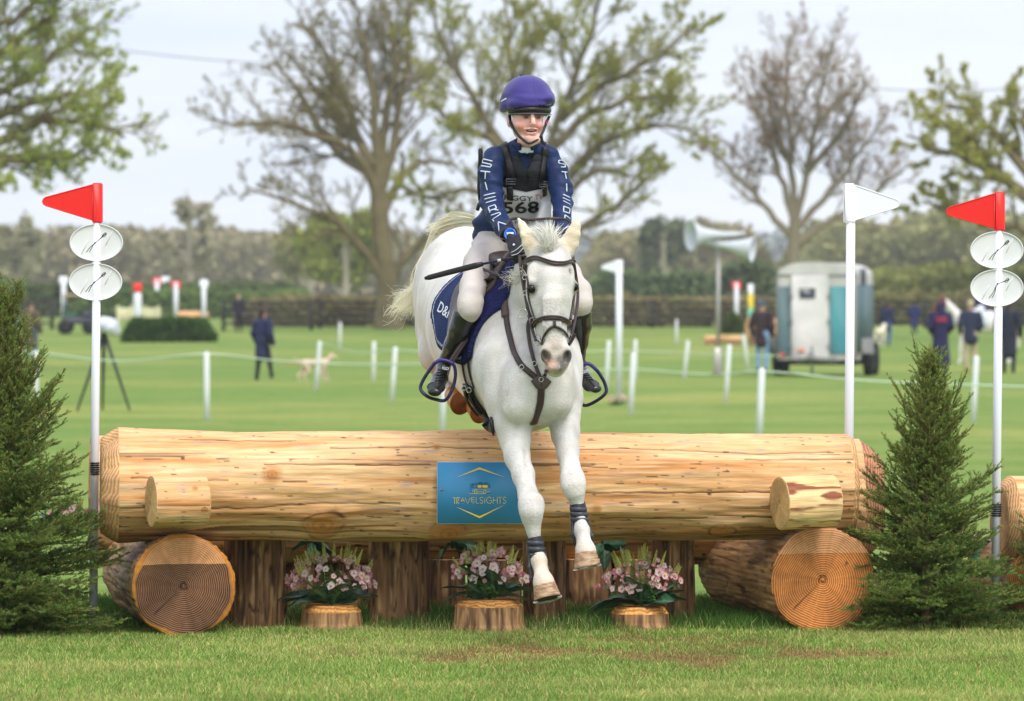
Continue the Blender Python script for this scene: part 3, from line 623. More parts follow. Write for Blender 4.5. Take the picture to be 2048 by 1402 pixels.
# stirrups and leathers
mst = M('stirrup_navy', lin((34, 32, 66)), .35, metal=.2); mst2 = M('stirrup_purple', lin((52, 38, 108)), .4)
for pts_, Yc, lea, txt, tr in (([(868.5, 727), (883, 720), (905, 727), (911, 745), (908, 768), (900, 788), (889, 801), (872, 799), (855, 793), (841, 778), (848, 757)], 19.47, [(941, 668, 19.53), (922, 694, 19.5), (900, 728, 19.48)], (884, 739, 14, 6, -.12), (3, 8)),
                       ([(1153, 742), (1174, 727), (1192, 739), (1203, 754), (1210, 768), (1212, 785), (1194, 801), (1171, 811), (1159, 801), (1153, 780), (1152, 760)], 19.5, [(1144, 650, 19.7), (1153, 690, 19.62), (1170, 730, 19.52)], (1162, 748, 16, 6, .25), (5, 9))):
    q = smooth(pts_+[pts_[0]], 44); pp = np.array([P(x, y, Yc) for x, y in q])
    low_ = np.clip((q[:, 1]-772)/18, 0, 1)
    g = G(); g.tube(pp, np.stack([np.full(len(pp), .0078), .0085+.017*low_], -1), 8, flat=np.array([0, 1., 0]), cap=False); s1 = g.build('stirrup', mst, saddle)
    g = G(); i0 = [i for i in range(len(q)) if q[i, 1] < (734 if Yc < 19.49 else 744)]; i0 = sorted(i0, key=lambda i: q[i, 0]); g.tube(pp[i0], np.tile([[.0085, .0100]], (len(i0), 1)), 8, flat=np.array([0, 1., 0])); g.build('stirrup_top', mst2, s1)
    g = G(); text_px(g, None, 'PIGGY', txt[0], txt[1], txt[2], txt[3], ang=txt[4], Y=Yc-.016, bold=.01); g.build('lettering', mwhite, s1, smooth=False)
    g = G(); strap(g, None, lea, .022, .003, n=16); strap(g, None, [(x-3, y-1, z-.006) for x, y, z in lea], .012, .003, n=16); g.build('stirrup_leather', mle, s1)
# ================================================================== THE RIDER
rider = root('person', P(1010, 515, 19.95), 'smiling rider in navy jacket, black body protector and purple helmet on the jumping white horse', 'person')
skin = np.array(lin((238, 190, 176))); skin2 = np.array(lin((226, 142, 134)))
rb = SDF((-.24, 19.20, .97), (.40, 20.25, 2.46), .0038)
TOR = [(1004, 478, 19.98, 46, 40), (1016, 435, 19.93, 40, 30), (1040, 370, 19.80, 46, 32), (1050, 328, 19.74, 50, 24)]
sc_ = lambda L_, f_: [(q[0], q[1], q[2], q[3]*f_, q[4]*f_) for q in L_]
LA = [(986, 322, 19.72, 18, 19), (980, 348, 19.7, 18, 19), (983, 400, 19.66, 15, 15), (995, 432, 19.56, 14, 14), (1008, 455, 19.47, 12, 12), (1019, 472, 19.42, 9, 11)]
RA = [(1108, 324, 19.74, 17, 18), (1118, 352, 19.72, 17, 18), (1125, 400, 19.68, 14, 14), (1126, 430, 19.58, 13, 13), (1127, 455, 19.52, 11, 11), (1131, 472, 19.47, 8, 10)]
LLg = [(985, 492, 19.95, 30, 34), (962, 540, 19.72, 27, 30), (944, 596, 19.5, 22, 24), (940, 622, 19.46, 20, 24), (925, 655, 19.52, 17, 22), (903, 695, 19.58, 14, 18), (887, 728, 19.62, 7, 9)]
RLg = [(1060, 495, 19.95, 30, 34), (1110, 530, 19.72, 26, 30), (1156, 580, 19.5, 22, 24), (1163, 610, 19.46, 19, 23), (1166, 640, 19.54, 16, 21), (1163, 690, 19.6, 12, 16), (1160, 725, 19.62, 6, 8)]
X1 = (1, 0, 0)
rb.pc(TOR, X1, .03); rb.pc([(1052, 326, 19.75, 40, 14), (1053, 306, 19.735, 20, 17), (1054, 290, 19.72, 20, 20), (1056, 268, 19.70, 19, 21)], X1, .015)
rb.pc(sc_(LA[:-1], .8)+LA[-1:], X1, .015); rb.pc(sc_(RA[:-1], .8)+RA[-1:], X1, .015); rb.pc(sc_(LLg, .68), X1, .012); rb.pc(sc_(RLg, .68), X1, .012)
rb.pc([(888, 735, 19.62, 7, 8), (872, 772, 19.46, 8, 6), (869, 780, 19.44, 7, 5)], X1, .01)
rb.pc([(1160, 733, 19.62, 6, 7), (1178, 768, 19.48, 8, 6), (1186, 775, 19.45, 7, 5)], X1, .01)
def hY(y): return y+.0
FD = .96
rb.ell(P(1056, 212, 19.69), (.076, .092, .100), k=.02)
rb.ell(P(1055.5, 244, 19.64), (.0665, .066, .070), k=.02)
rb.pc([(1034, 262, 19.66, 8, 14), (1048, 280, 19.60, 8, 8), (1061, 284, 19.585, 9, 7), (1072, 278, 19.60, 8, 8), (1082, 262, 19.66, 6, 12)], X1, .018)   # jaw
rb.ell(P(1060, 276, 19.578), (.022, .018, .016), k=.012)                    # chin
rb.ell(P(1042, 250, 19.59), (.026, .024, .022), k=.014); rb.ell(P(1076, 250, 19.597), (.021, .024, .021), k=.014)
rb.pc([(1064, 229, 19.567, 4, 4), (1066, 240, 19.552, 4.2, 4.5), (1067, 247, 19.543, 5.2, 5)], X1, .006)      # nose
rb.ell(P(1062, 248.5, 19.556), (.0068, .007, .0052), k=.004); rb.ell(P(1071.5, 248.5, 19.558), (.006, .007, .0052), k=.004)
rb.ell(P(1051.5, 235, 19.560), (.014, .012, .009), k=.012, sub=True); rb.ell(P(1077.5, 235, 19.572), (.011, .012, .009), k=.012, sub=True)
rb.pc([(1049, 258.5, 19.577, 2.5, 2), (1057, 257.2, 19.560, 3, 2.2), (1063, 257, 19.556, 3, 2.4), (1069, 257.4, 19.560, 3, 2.2), (1075, 258.5, 19.572, 2.2, 2)], X1, .004)
rb.pc([(1051, 263, 19.575, 2.5, 2), (1057, 266.2, 19.565, 2.8, 2.2), (1063, 267, 19.562, 3, 2.4), (1069, 265.6, 19.565, 2.8, 2), (1074, 262.5, 19.572, 2.2, 2)], X1, .004)
rb.pc([(1051, 260.8, 19.562, 2, 1.2), (1057, 261.8, 19.555, 3, 2.0), (1063, 262.2, 19.552, 3, 2.3), (1069, 261.7, 19.555, 3, 1.9), (1074, 260.4, 19.565, 2, 1.1)], X1, .003, True)
rb.ell(P(1018.5, 242, 19.70), (.011, .016, .028), k=.006)                    # ear
# hands closed on the reins (under the gloves)
def hand(s, wr, pm, kn, tip, side, gr, kk=.004, up=(0, 0, 1)):
    wr, pm, kn, tip = [np.asarray(q, float) for q in (wr, pm, kn, tip)]
    ax = nrm(kn-wr); sd = nrm(np.asarray(side)); s.seg(wr, pm, (.019+gr, .019+gr), (.034+gr, .020+gr), sd, .01); s.seg(pm, kn, (.034+gr, .018+gr), (.038+gr, .015+gr), sd, .01)
    for i, ln in enumerate((.92, 1.05, 1.0, .84)):
        b = kn+sd*(.028-.0187*i); dirc = nrm(tip-kn); back = nrm(np.cross(sd, dirc)); back = back if np.dot(back, wr-kn) > 0 else -back
        p1 = b+dirc*.028*ln; p2 = p1+nrm(dirc*.4+back)*.022*ln; p3 = p2+nrm(back-dirc*.8)*.016*ln
        for a_, b_, r0, r1 in ((b, p1, .0095, .0088), (p1, p2, .0088, .0082), (p2, p3, .0082, .0072)): s.seg(a_, b_, (r0+gr, r0+gr), (r1+gr, r1+gr), sd, kk)
    tb = wr+ax*.03+sd*.028; t1 = tb+nrm(ax+sd*.5)*.03; t2 = t1+nrm(ax*1.+dirc*.5-sd*.3)*.026
    s.seg(tb, t1, (.012+gr, .012+gr), (.010+gr, .010+gr), sd, .008); s.seg(t1, t2, (.010+gr, .010+gr), (.0085+gr, .0085+gr), sd, kk)
HLH = (P(1020, 474, 19.41), P(1031, 488, 19.38), P(1039, 505, 19.345), P(1046, 526, 19.37), nrm((.75, -.25, .55)))
HRH = (P(1131, 474, 19.46), P(1129, 488, 19.42), P(1126, 504, 19.39), P(1120, 524, 19.40), nrm((-.75, -.25, .55)))
hand(rb, *HLH, 0.); hand(rb, *HRH, 0.)
RV, RF = rb.mesh(1)
g = G(); g.add(RV, RF); Cc = np.tile(skin, (len(RV), 1))
def fl(a, r, p=1.): return np.clip(1-np.linalg.norm(RV-np.asarray(a), axis=1)/r, 0, 1)**p
Cc = tint(Cc, skin2, .8*fl(P(1040, 251, 19.57), .04)+.8*fl(P(1078, 251, 19.58), .035)+.9*fl(P(1067, 247, 19.54), .016)+.3*fl(P(1060, 278, 19.57), .03)+.12*vn(RV, 60, 4))
Cc = tint(Cc, lin((196, 100, 98)), np.clip(1.5-((RV[:, 0]-P(1062.5, 0, 19.56)[0])/.026)**2-((RV[:, 2]-P(0, 262.5, 19.56)[2])/.0105)**2, 0, 1)*(RV[:, 1] < 19.60)*.55)
Cc = tint(Cc, lin((60, 22, 24)), 2.5*np.clip(1-np.abs(RV[:, 2]-P(0, 261.8, 19.56)[2])/.004, 0, 1)*(np.abs(RV[:, 0]-P(1063, 0, 19.56)[0]) < .024)*(RV[:, 1] < 19.60))
for e_, w_ in (((1051.5, 231, 19.565), .02), ((1077.5, 231, 19.575), .017)):       # brows
    Cc = tint(Cc, lin((150, 104, 84)), 1.2*np.clip(1-np.abs(RV[:, 2]-P(0, e_[1]-.5, 19.57)[2])/.004, 0, 1)*(np.abs(RV[:, 0]-P(*e_)[0]) < w_)*(RV[:, 1] < 19.62))
    Cc = tint(Cc, lin((150, 96, 88)), .7*fl(P(e_[0], 235, 19.565), .018))
g.v[0][1][:, :3] = Cc
g.build('body', M('skin', vcol=True, rough=.5, sub=.15, spec=.35, bump=.05, bs=200), rider)
meye = M('eye_white', lin((140, 120, 114)), .2, spec=.6); miris = M('iris_dark', lin((46, 34, 34)), .15, spec=.8)
for (ex, ey, eY, r) in ((1051.5, 235, 19.577, .0085), (1077.5, 235, 19.586, .0078)):
    c = P(ex, ey, eY); g = G(); g.ball(c, (r*1.25, r, r*.62), 14); e_ = g.build('eye', meye, rider); g = G(); g.ball(c+np.array([.0015, -r*.62, 0]), (.0050, .0045, .0046), 12); g.build('iris', miris, e_)
    g = G(); g.tube([c+np.array([x, -r*.62*math.cos(x/.012)-.001, .0052*math.cos(x/.0095)]) for x in np.linspace(-.011, .011, 9)], .0016, 5); g.build('eyelid', M('eyelid_skin', lin((150, 92, 84)), .6), e_)
g = G(); g.box(P(1063, 260.6, 19.566), (.026, .006, .0042), bev=.0015); g.build('teeth', M('teeth', lin((232, 226, 212)), .25), rider)
HTR = bvh(RV, RF)
# jacket
navy = np.array(lin((32, 50, 94))); mnav = M('jacket_navy', navy*.85, .55, var=.14, vs=20, bump=.45, bs=22, spec=.25, stretch=(1, 1, 2.2))
js = SDF((-.24, 19.28, 1.60), (.38, 20.20, 2.19), .0042)
js.pc([(996, 474, 20.0, 54, 46), (1003, 455, 19.97, 54, 44), (1012, 425, 19.93, 47, 36), (1038, 370, 19.80, 50, 37), (1051, 330, 19.74, 52, 27), (1052, 312, 19.735, 46, 19), (1054, 297, 19.725, 27, 25)], X1, .025)
js.pc([(1000, 306, 19.73, 16, 17), (1052, 294, 19.73, 24, 22), (1096, 306, 19.74, 16, 17)], X1, .02)
js.pc([(988, 318, 19.72, 24, 25), (981, 346, 19.70, 25, 25), (982, 375, 19.68, 24, 24), (983, 402, 19.66, 23, 23), (993, 430, 19.57, 20, 20), (1008, 455, 19.48, 17.5, 17), (1017, 469, 19.43, 14.5, 15)], X1, .018)
js.pc([(1104, 320, 19.74, 22, 23), (1115, 346, 19.72, 23, 23), (1121, 375, 19.7, 22, 22), (1124, 402, 19.68, 20, 21), (1125, 430, 19.59, 18.5, 19), (1127, 455, 19.52, 15.5, 16), (1130, 470, 19.48, 12.5, 14)], X1, .018)
js.D = np.maximum(js.D, -(np.linalg.norm((js.pts()-P(1056, 280, 19.69))/np.array([.046, .052, .052]), axis=-1)-1).astype(np.float32)*.045)
def wr_(p):
    q = p.copy(); f = vn(p*np.array([9, 9, 30])+vn(p, 6, 31)[:, None]*1.2, 1, 33); return f*.0095+vn(p*np.array([30, 20, 22]), 1, 35)*.0022
band(js, wr_); JV, JF = js.mesh(1); G().add(JV, JF).build('jacket', mnav, rider); JT = bvh(JV, JF)
# white stock collar
s_ = SDF(P(1052, 286, 19.7)-.09, P(1052, 286, 19.7)+.09, .004); a_ = np.linspace(0, 2*PI, 14)
s_.chain([(P(1052, 294, 19.715)+np.array([.047*math.cos(q), .050*math.sin(q), .016*math.sin(q)]), .005, .014) for q in a_], X1, .004); V_, F_ = s_.mesh(1); G().add(V_, F_).build('collar', M('shirt_white', lin((228, 230, 240)), .7), rider)
s_ = SDF(P(1052, 288, 19.7)-.10, P(1052, 288, 19.7)+.10, .004); s_.chain([(P(1052, 289, 19.715)+np.array([.056*math.cos(q), .058*math.sin(q), .014*math.sin(q)]), .006, .018) for q in np.linspace(-PI*.36, PI*1.36, 14)], X1, .005); V_, F_ = s_.mesh(1); G().add(V_, F_).build('jacket_collar', mnav, rider)
g = G(); strap(g, JT, [(1057, 300), (1058, 318), (1057, 334)], .004, .002, .003, n=14, Y=19.6); g.build('zip', mblk, rider)
# sleeve lettering, read downwards: S T I E R N A as plain strokes
msl = M('reflective_print', lin((198, 206, 216)), .5)
def letters(name, tbl, w):
    g = G()
    for pl in tbl:
        q = resample([( 900+x/3.894, 120+y/3.894) for x, y in pl], max(3, 4*len(pl)))
        pts = []; ns = []
        for x, y in q:
            p, n_ = stick(JT, x, y, .0025, 19.6, True); pts.append(p); ns.append(n_)
        g.tube(pts, np.tile([[w/2, .0012]], (len(pts), 1)), 4, flat=np.array(ns))
    g.build(name, msl, rider)
letters('sleeve_print', [[(330, 790), (262, 772), (254, 800), (322, 816), (316, 836), (244, 826)], [(240, 866), (312, 874)], [(276, 870), (276, 928)], [(276, 952), (292, 1016)], [(266, 1058), (350, 1038)], [(272, 1086), (354, 1066)], [(282, 1114), (358, 1092)], [(314, 1190), (300, 1148), (350, 1130), (362, 1158), (310, 1176)], [(338, 1166), (376, 1172)], [(322, 1212), (386, 1190), (394, 1204), (334, 1244), (346, 1258)], [(436, 1284), (376, 1262), (386, 1334)]], .0075)
letters('sleeve_print', [[(886, 784), (846, 784), (846, 806), (896, 816), (896, 836), (862, 834)], [(868, 870), (910, 874)], [(892, 872), (904, 928)], [(906, 964), (908, 1026)], [(880, 1048), (932, 1074)], [(878, 1076), (932, 1100)], [(882, 1100), (934, 1128)], [(886, 1140), (884, 1182), (930, 1196)], [(886, 1142), (932, 1160), (928, 1196)], [(894, 1242), (894, 1208), (936, 1240)], [(886, 1320), (926, 1294), (938, 1310)]], .007)
# body protector, webbing, buckles
mv = M('vest_black', lin((36, 37, 42)), .55, var=.2, vs=25, bump=.25, bs=60, spec=.3)
vs_ = SDF((-.24, 19.45, 1.66), (.34, 20.20, 2.19), .0042)
vs_.pc([(1012, 440, 19.94, 50, 40), (1018, 418, 19.91, 50, 40), (1038, 372, 19.80, 54, 42), (1050, 338, 19.745, 55, 34), (1052, 318, 19.74, 46, 27), (1053, 304, 19.735, 33, 26)], X1, .02)
q_ = vs_.pts(); X_ = CX+q_[..., 0]*F/q_[..., 1]; Y_ = HY-(q_[..., 2]-CAMH)*F/q_[..., 1]
vee = np.where(q_[..., 1] < 19.76, (np.abs(X_-(1053+(Y_-330)*.05))-np.clip((343-Y_)*.46, -2, 26))*.0021, 1.)   # neck opening down to the zip
arm = (1-np.sqrt(((X_-984)/20)**2+((Y_-345)/40)**2))*.03; arm2 = (1-np.sqrt(((X_-1120)/20)**2+((Y_-345)/42)**2))*.03
neck_ = (1-np.linalg.norm((q_-P(1055, 285, 19.70))/np.array([.052, .056, .055]), axis=-1))*.05
vs_.D = np.maximum.reduce([vs_.D, -vee, arm, arm2, neck_, (Y_-441)*.002]).astype(np.float32)
def vw(p): return np.abs(vn(p*np.array([14, 14, 26]), 1, 41))*.006-.001+np.exp(-(((p[:, 2]*14) % 1-.5)/.05)**2)*.003
band(vs_, vw); VV, VF = vs_.mesh(1); vest = G().add(VV, VF).build('body_protector', mv, rider)
VT = bvh(np.vstack([VV, JV]), np.vstack([VF, JF+len(VV)]))
g = G(); strap(g, VT, [(1008, 288), (1012, 305), (1019, 330), (1023, 352), (1024, 372)], .034, .004, .006, n=28, Y=19.62); g.build('webbing', mblk, vest); g = G(); strap(g, VT, [(1090, 296), (1089, 315), (1086, 335), (1084, 352), (1083, 372)], .030, .004, .006, n=28, Y=19.62); wb0 = g.build('webbing', mblk, vest); g = G()
strap(g, VT, [(1021, 372), (1022, 384), (1022, 395)], .030, .003, .022, n=12, Y=19.6); g.build('webbing_end', mblk, vest); g = G(); strap(g, VT, [(1083, 372), (1083, 380), (1083, 387)], .026, .003, .022, n=12, Y=19.6); g.build('webbing_end', mblk, vest)
for x, y, w_, h_ in ((1024, 361, .040, .022), (1084, 365, .037, .022)):
    g = G(); c, n_ = stick(VT, x, y, .014, 19.6, True); g.tube([c+np.array([a*w_/2, -.002, b*h_/2]) for a, b in ((-1, -1), (1, -1), (1, 1), (-1, 1), (-1, -1))], .0028, 6); g.box(c, (w_, .004, .004)); g.build('buckle', M('buckle_plastic', lin((90, 92, 98)), .4), vest)
g = G(); g.box(P(961, 318, 19.86), (.02, .05, .09), bev=.006); g.tube([P(958, 330, 19.84), P(957, 375, 19.83), P(959, 400, 19.84), (P(965, 415, 19.85))], .006, 6); g.tube([P(964, 398, 19.86), P(957, 412, 19.86), P(955, 420, 19.85)], .008, 6); g.build('back_pack', mv, vest)
g = G(); strap(g, VT, [(1055.5, 340), (1056, 352), (1056, 368)], .005, .002, .006, n=10, Y=19.6); g.build('zip', M('zip_black', lin((14, 14, 16)), .3), vest)
# number bib
tt_ = SDF((-.24, 19.45, 1.66), (.34, 20.20, 2.19), .006); tt_.pc([(1004, 470, 19.98, 50, 42), (1018, 425, 19.91, 52, 42), (1038, 372, 19.80, 55, 43), (1050, 338, 19.745, 55, 34)], X1, .02); TTV, TTF = tt_.mesh(1); TT = bvh(TTV, TTF)
g = G(); nu, nv = 36, 26; V_ = []
for v in range(nv):
    for u in range(nu):
        fu = u/(nu-1); fv = v/(nv-1); xt = 1002+fu*101; top = 372+12*(1-abs(fu*2-1))**.8; bot = 452+6*math.sin(fu*3)
        wob = 2.2*math.sin(fu*9+fv*7)*fv; V_.append(P(xt-(fv*3)+fv*fu*2, top+(bot-top)*fv+wob*.3, stick(TT, min(max(xt, 1000), 1088), top+(bot-top)*fv, .010, 19.75)[1]+.004*math.sin(fu*11+fv*4)*fv))
V_ = np.array(V_).reshape(nv, nu, 3)
for _ in range(4): V_[1:-1, 1:-1, 1] = (V_[:-2, 1:-1, 1]+V_[2:, 1:-1, 1]+V_[1:-1, :-2, 1]+V_[1:-1, 2:, 1])/4
i_ = np.arange(nv-1)[:, None]*nu+np.arange(nu-1)[None]; FB = np.stack([i_, i_+1, i_+nu+1, i_+nu], -1).reshape(-1, 4); V_ = V_.reshape(-1, 3)
V2_ = V_+np.array([0, .002, 0]); m_ = len(V_)
rim = list(range(nu))+[r*nu+nu-1 for r in range(1, nv)]+list(range(nu*nv-2, nu*(nv-1)-1, -1))+[r*nu for r in range(nv-2, 0, -1)]
FR = np.array([[rim[i], rim[(i+1) % len(rim)], rim[(i+1) % len(rim)]+m_, rim[i]+m_] for i in range(len(rim))])
g = G(); g.add(np.vstack([V_, V2_]), np.vstack([FB, FB[:, ::-1]+m_, FR])); bib = g.build('number_bib', M('bib_white', lin((222, 222, 226)), .55, bump=.1, bs=30), rider)
BT = bvh(V_, FB); mink = M('print_black', lin((34, 33, 38)), .5); mpk = M('print_pink', lin((190, 90, 130)), .5)
g = G(); text_px(g, BT, 'PIGGY', 1009, 399, 56, 9.5, ang=-.05, off=.003, Y=19.6, bold=.012); g.build('lettering', mink, bib, smooth=False)
g = G(); text_px(g, BT, 'TV', 1069, 399, 17, 10, ang=.08, off=.003, Y=19.6, bold=0, shear=.1); g.build('lettering', mpk, bib, smooth=False)
g = G(); text_px(g, BT, '568', 1005, 426, 74, 23, ang=.02, off=.003, Y=19.6, bold=.03); g.build('race_number', mink, bib, smooth=False)
g = G(); text_px(g, BT, 'Horse Trials', 1030, 447, 58, 7, ang=.06, off=.003, Y=19.6, bold=.003); g.build('lettering', mink, bib, smooth=False)
# breeches
mbr = M('breeches_white', lin((206, 196, 190)), .8, var=.08, vs=12, bump=.3, bs=45)
bs_ = SDF((-.24, 19.30, 1.28), (.40, 20.25, 1.78), .0045)
bs_.pc([(998, 478, 20.0, 44, 40), (1006, 500, 19.98, 44, 34)], X1, .03)
bs_.pc([(982, 492, 19.95, 37, 40), (962, 530, 19.78, 33, 36), (946, 575, 19.58, 25, 29), (941, 603, 19.48, 24, 26), (940, 616, 19.46, 22, 25), (935, 638, 19.5, 15, 19)], X1, .025)
bs_.pc([(1050, 495, 19.95, 36, 40), (1095, 520, 19.80, 31, 36), (1135, 552, 19.62, 25, 29), (1156, 585, 19.5, 25, 26), (1161, 607, 19.47, 22, 24), (1163, 628, 19.5, 14, 18)], X1, .025)
def wb_(p):
    up = np.clip((p[:, 2]-1.60)/.1, 0, 1); return vn(np.stack([p[:, 0]*7, p[:, 1]*7, (p[:, 2]+p[:, 0]*.45)*52], -1), 1, 51)*.0060*up+vn(p, 16, 52)*.0016+vn(np.stack([p[:, 0]*9, p[:, 1]*9, p[:, 2]*34], -1), 1, 55)*.0018
band(bs_, wb_); V_, F_ = bs_.mesh(1); G().add(V_, F_).build('breeches', mbr, rider)
# long boots
mlb = M('riding_boot', lin((30, 30, 31)), .27, var=.3, vs=14, bump=.12, bs=40, spec=.5, coat=.15)
def rboot(leg, foot, lo, hi, toe):
    s_ = SDF(lo, hi, .004); s_.pc(leg, X1, .012); s_.pc(foot, X1, .012)
    q = s_.pts(); Yp = HY-(q[..., 2]-CAMH)*F/q[..., 1]; Xp = CX+q[..., 0]*F/q[..., 1]; s_.D = np.maximum(s_.D, ((toe[0]+(Xp-toe[1])*toe[2])-Yp)*.0021).astype(np.float32)
    def cre(p): return vn(p*np.array([10, 10, 60]), 1, 61)*.003*np.clip(1-np.abs(p[:, 2]-P(0, 722, 19.6)[2])/.05, 0, 1)
    band(s_, cre); V_, F_ = s_.mesh(1); return G().add(V_, F_).build('riding_boot', mlb, rider), bvh(V_, F_)
b1_, B1 = rboot([(931, 630, 19.50, 26, 30), (921, 655, 19.52, 22, 28), (906, 690, 19.56, 17.5, 23), (893, 718, 19.6, 14, 18), (887, 733, 19.61, 13, 17)], [(887, 736, 19.62, 14, 17), (880, 757, 19.53, 16, 13), (872, 775, 19.45, 17.5, 11), (869, 784, 19.41, 14, 9)], P(820, 830, 19.25), P(965, 600, 19.78)+np.array([.06, 0, 0]), (622, 912, .5))
b2_, B2 = rboot([(1162, 622, 19.50, 21, 28), (1164, 650, 19.55, 19, 26), (1163, 685, 19.59, 13, 20), (1160, 712, 19.61, 10, 16), (1160, 728, 19.62, 11, 15)], [(1160, 738, 19.62, 13, 16), (1168, 758, 19.53, 15, 13), (1183, 772, 19.46, 16, 11), (1192, 778, 19.42, 12, 8)], P(1120, 830, 19.25), P(1230, 595, 19.78), (622, 1182, -.45))
g = G()
for k in range(5): y_ = 738+k*5.5; strap(g, B1, [(876-k*1.6, y_+2), (884-k*1.5, y_+1), (891-k*1.5, y_-2)], .004, .002, .002, n=8, Y=19.5)
g.build('laces', mblk, b1_)
g = G()
for k in range(4): y_ = 745+k*4.5; strap(g, B2, [(1160+k*4, y_+2), (1168+k*4, y_), (1175+k*4, y_+1)], .004, .002, .002, n=8, Y=19.5)
g.build('laces', mblk, b2_)
# gloves
mgl = M('glove_black', lin((30, 30, 38)), .5, var=.2, vs=60, bump=.3, bs=120)
for H_ in (HLH, HRH):
    c = (H_[1]+H_[2])/2; s_ = SDF(c-.085, c+.085, .0028); hand(s_, *H_, .0032, .0025); s_.seg(H_[0]-nrm(H_[2]-H_[0])*.012, H_[0]+nrm(H_[2]-H_[0])*.01, (.024, .026), (.026, .024), H_[4], .006); V_, F_ = s_.mesh(1); gl = G().add(V_, F_).build('glove', mgl, rider)
    T_ = bvh(V_, F_)
    if H_ is HLH:
        g = G(); strap(g, T_, [(1023, 505), (1033, 500), (1044, 490)], .003, .0012, .002, n=10, Y=19.34); strap(g, T_, [(1024, 511), (1036, 507), (1048, 495)], .003, .0012, .002, n=10, Y=19.34)
        p_ = stick(T_, 1028.5, 490, .004, 19.36); g.box(p_, (.009, .002, .009), rot=Matrix.Rotation(PI/4, 3, 'Y')); g.build('piping', mwhite, gl)
# wrist watch
g = G(); wc = stick(JT, 1020, 468, .006, 19.39); g.lathe([(0, -.004), (.026, -.004), (.026, .005), (.021, .006), (.020, .003), (0, .003)], 32, wc, nrm((-.15, -1, .25))); wt = g.build('watch', M('watch_blue', lin((46, 110, 220)), .3, coat=.3), rider)
wr0 = nrm(P(1019, 472, 19.42)-P(1008, 455, 19.47)); g = G(); u_ = nrm(np.cross(wr0, (0, 1, 0))); v_ = np.cross(wr0, u_)
cw = P(1016.5, 468, 19.435); g.tube([cw+(u_*math.cos(q)+v_*math.sin(q))*.036 for q in np.linspace(0, 2*PI, 26)], np.tile([[.003, .012]], (26, 1)), 6, flat=wr0, cap=False) if False else g.lathe([(.036, -.011), (.038, -.011), (.038, .011), (.036, .011), (.036, -.011)], 28, cw, wr0); g.build('watch_strap', mgl, wt)
g = G(); ax_ = nrm((-.15, -1, .25)); xx = nrm(np.cross((0, .1, 1), ax_)); yy = np.cross(ax_, xx); g.box(wc+ax_*.0055, (.030, .0015, .014), rot=np.stack([xx, ax_, yy], 1)); g.build('watch_display', M('display_pale', lin((214, 226, 236)), .3), wt)
# helmet with purple silk
hs_ = SDF(P(1054, 205, 19.68)-.17, P(1054, 180, 19.68)+.17, .004)
hc = P(1054.5, 203, 19.685)
hs_.ell(hc, (.114, .140, .113), k=.01); hs_.ell(P(1096, 198, 19.62), (.028, .06, .022), k=.03); hs_.ell(P(1058, 207, 19.575), (.075, .035, .022), k=.03)
hs_.ell(P(1014, 214, 19.70), (.026, .07, .032), k=.03)
q_ = hs_.pts(); hs_.D = np.maximum(hs_.D, (P(1054, 215, 19.6)[2]+(q_[..., 0]-hc[0])*.10+(q_[..., 1]-19.6)*-.02-q_[..., 2])).astype(np.float32)
def hw_(p):
    lowz = np.clip(1-(p[:, 2]-P(0, 215, 19.6)[2])/.09, 0, 1); seam = np.exp(-(np.abs(p[:, 0]-hc[0]-.02-(hc[2]+.1-p[:, 2])*.25)/.0025)**2)*(p[:, 1] < 19.7)
    return vn(np.stack([p[:, 0]*16+p[:, 2]*20, p[:, 1]*16, p[:, 2]*46], -1), 1, 71)*.0060*lowz+seam*.0026+vn(p, 26, 72)*.0016
band(hs_, hw_); V_, F_ = hs_.mesh(1)
helm = G().add(V_, F_).build('helmet_silk', M('silk_purple', lin((60, 50, 124)), .6, var=.10, vs=14, spec=.25, sheen=.2, bump=.15, bs=60), rider)
HT2 = bvh(V_, F_)
g = G(); g.ball(P(1046, 150.5, 19.69), (.017, .017, .004), 14); g.build('helmet_button', M('button_purple', lin((40, 30, 70)), .5), helm)
g = G(); strap(g, HT2, [(1003.5, 203), (1008, 200), (1013, 197.5)], .006, .0012, .002, n=6, Y=19.66); g.build('reflective_mark', mwhite, helm)
g = G(); strap(g, HT2, [(1016, 223), (1030, 220.5), (1050, 219), (1075, 215), (1102, 207)], .004, .002, .002, n=30, Y=19.56); g.build('elastic_trim', M('trim_lilac', lin((150, 146, 176)), .5), helm)
s_ = SDF(P(1056, 228, 19.68)-.16, P(1056, 190, 19.68)+.16, .004); s_.ell(P(1058, 203, 19.685), (.098, .132, .095), k=.01); s_.ell(P(1059, 221, 19.665), (.094, .128, .036), k=.008)
q_ = s_.pts(); s_.D = np.maximum.reduce([s_.D, (P(0, 229.5, 19.6)[2]+(q_[..., 1]-19.6)*-.05-q_[..., 2]), -(np.sqrt(((q_[..., 0]-P(1057, 0, 19.68)[0])/.079)**2+((q_[..., 1]-19.69)/.105)**2+((q_[..., 2]-P(0, 216, 19.6)[2])/.085)**2)-1)*.07]).astype(np.float32)
V_, F_ = s_.mesh(1); hm = G().add(V_, F_).build('helmet', mblk, rider)
g = G(); g.tube([P(1059, 229.5, 19.665)+np.array([.0925*math.cos(q), .126*math.sin(q), .0-.004*math.cos(q)*0]) for q in np.linspace(-PI, 0, 30)], .0028, 6); g.build('peak_rim', M('rim_grey', lin((84, 88, 92)), .35), hm)
g = G(); strap(g, None, [(1019, 230, 19.66), (1021, 243, 19.635), (1026, 256, 19.60), (1036, 270, 19.575), (1048, 281, 19.56), (1056, 287, 19.555)], .013, .003, n=30)
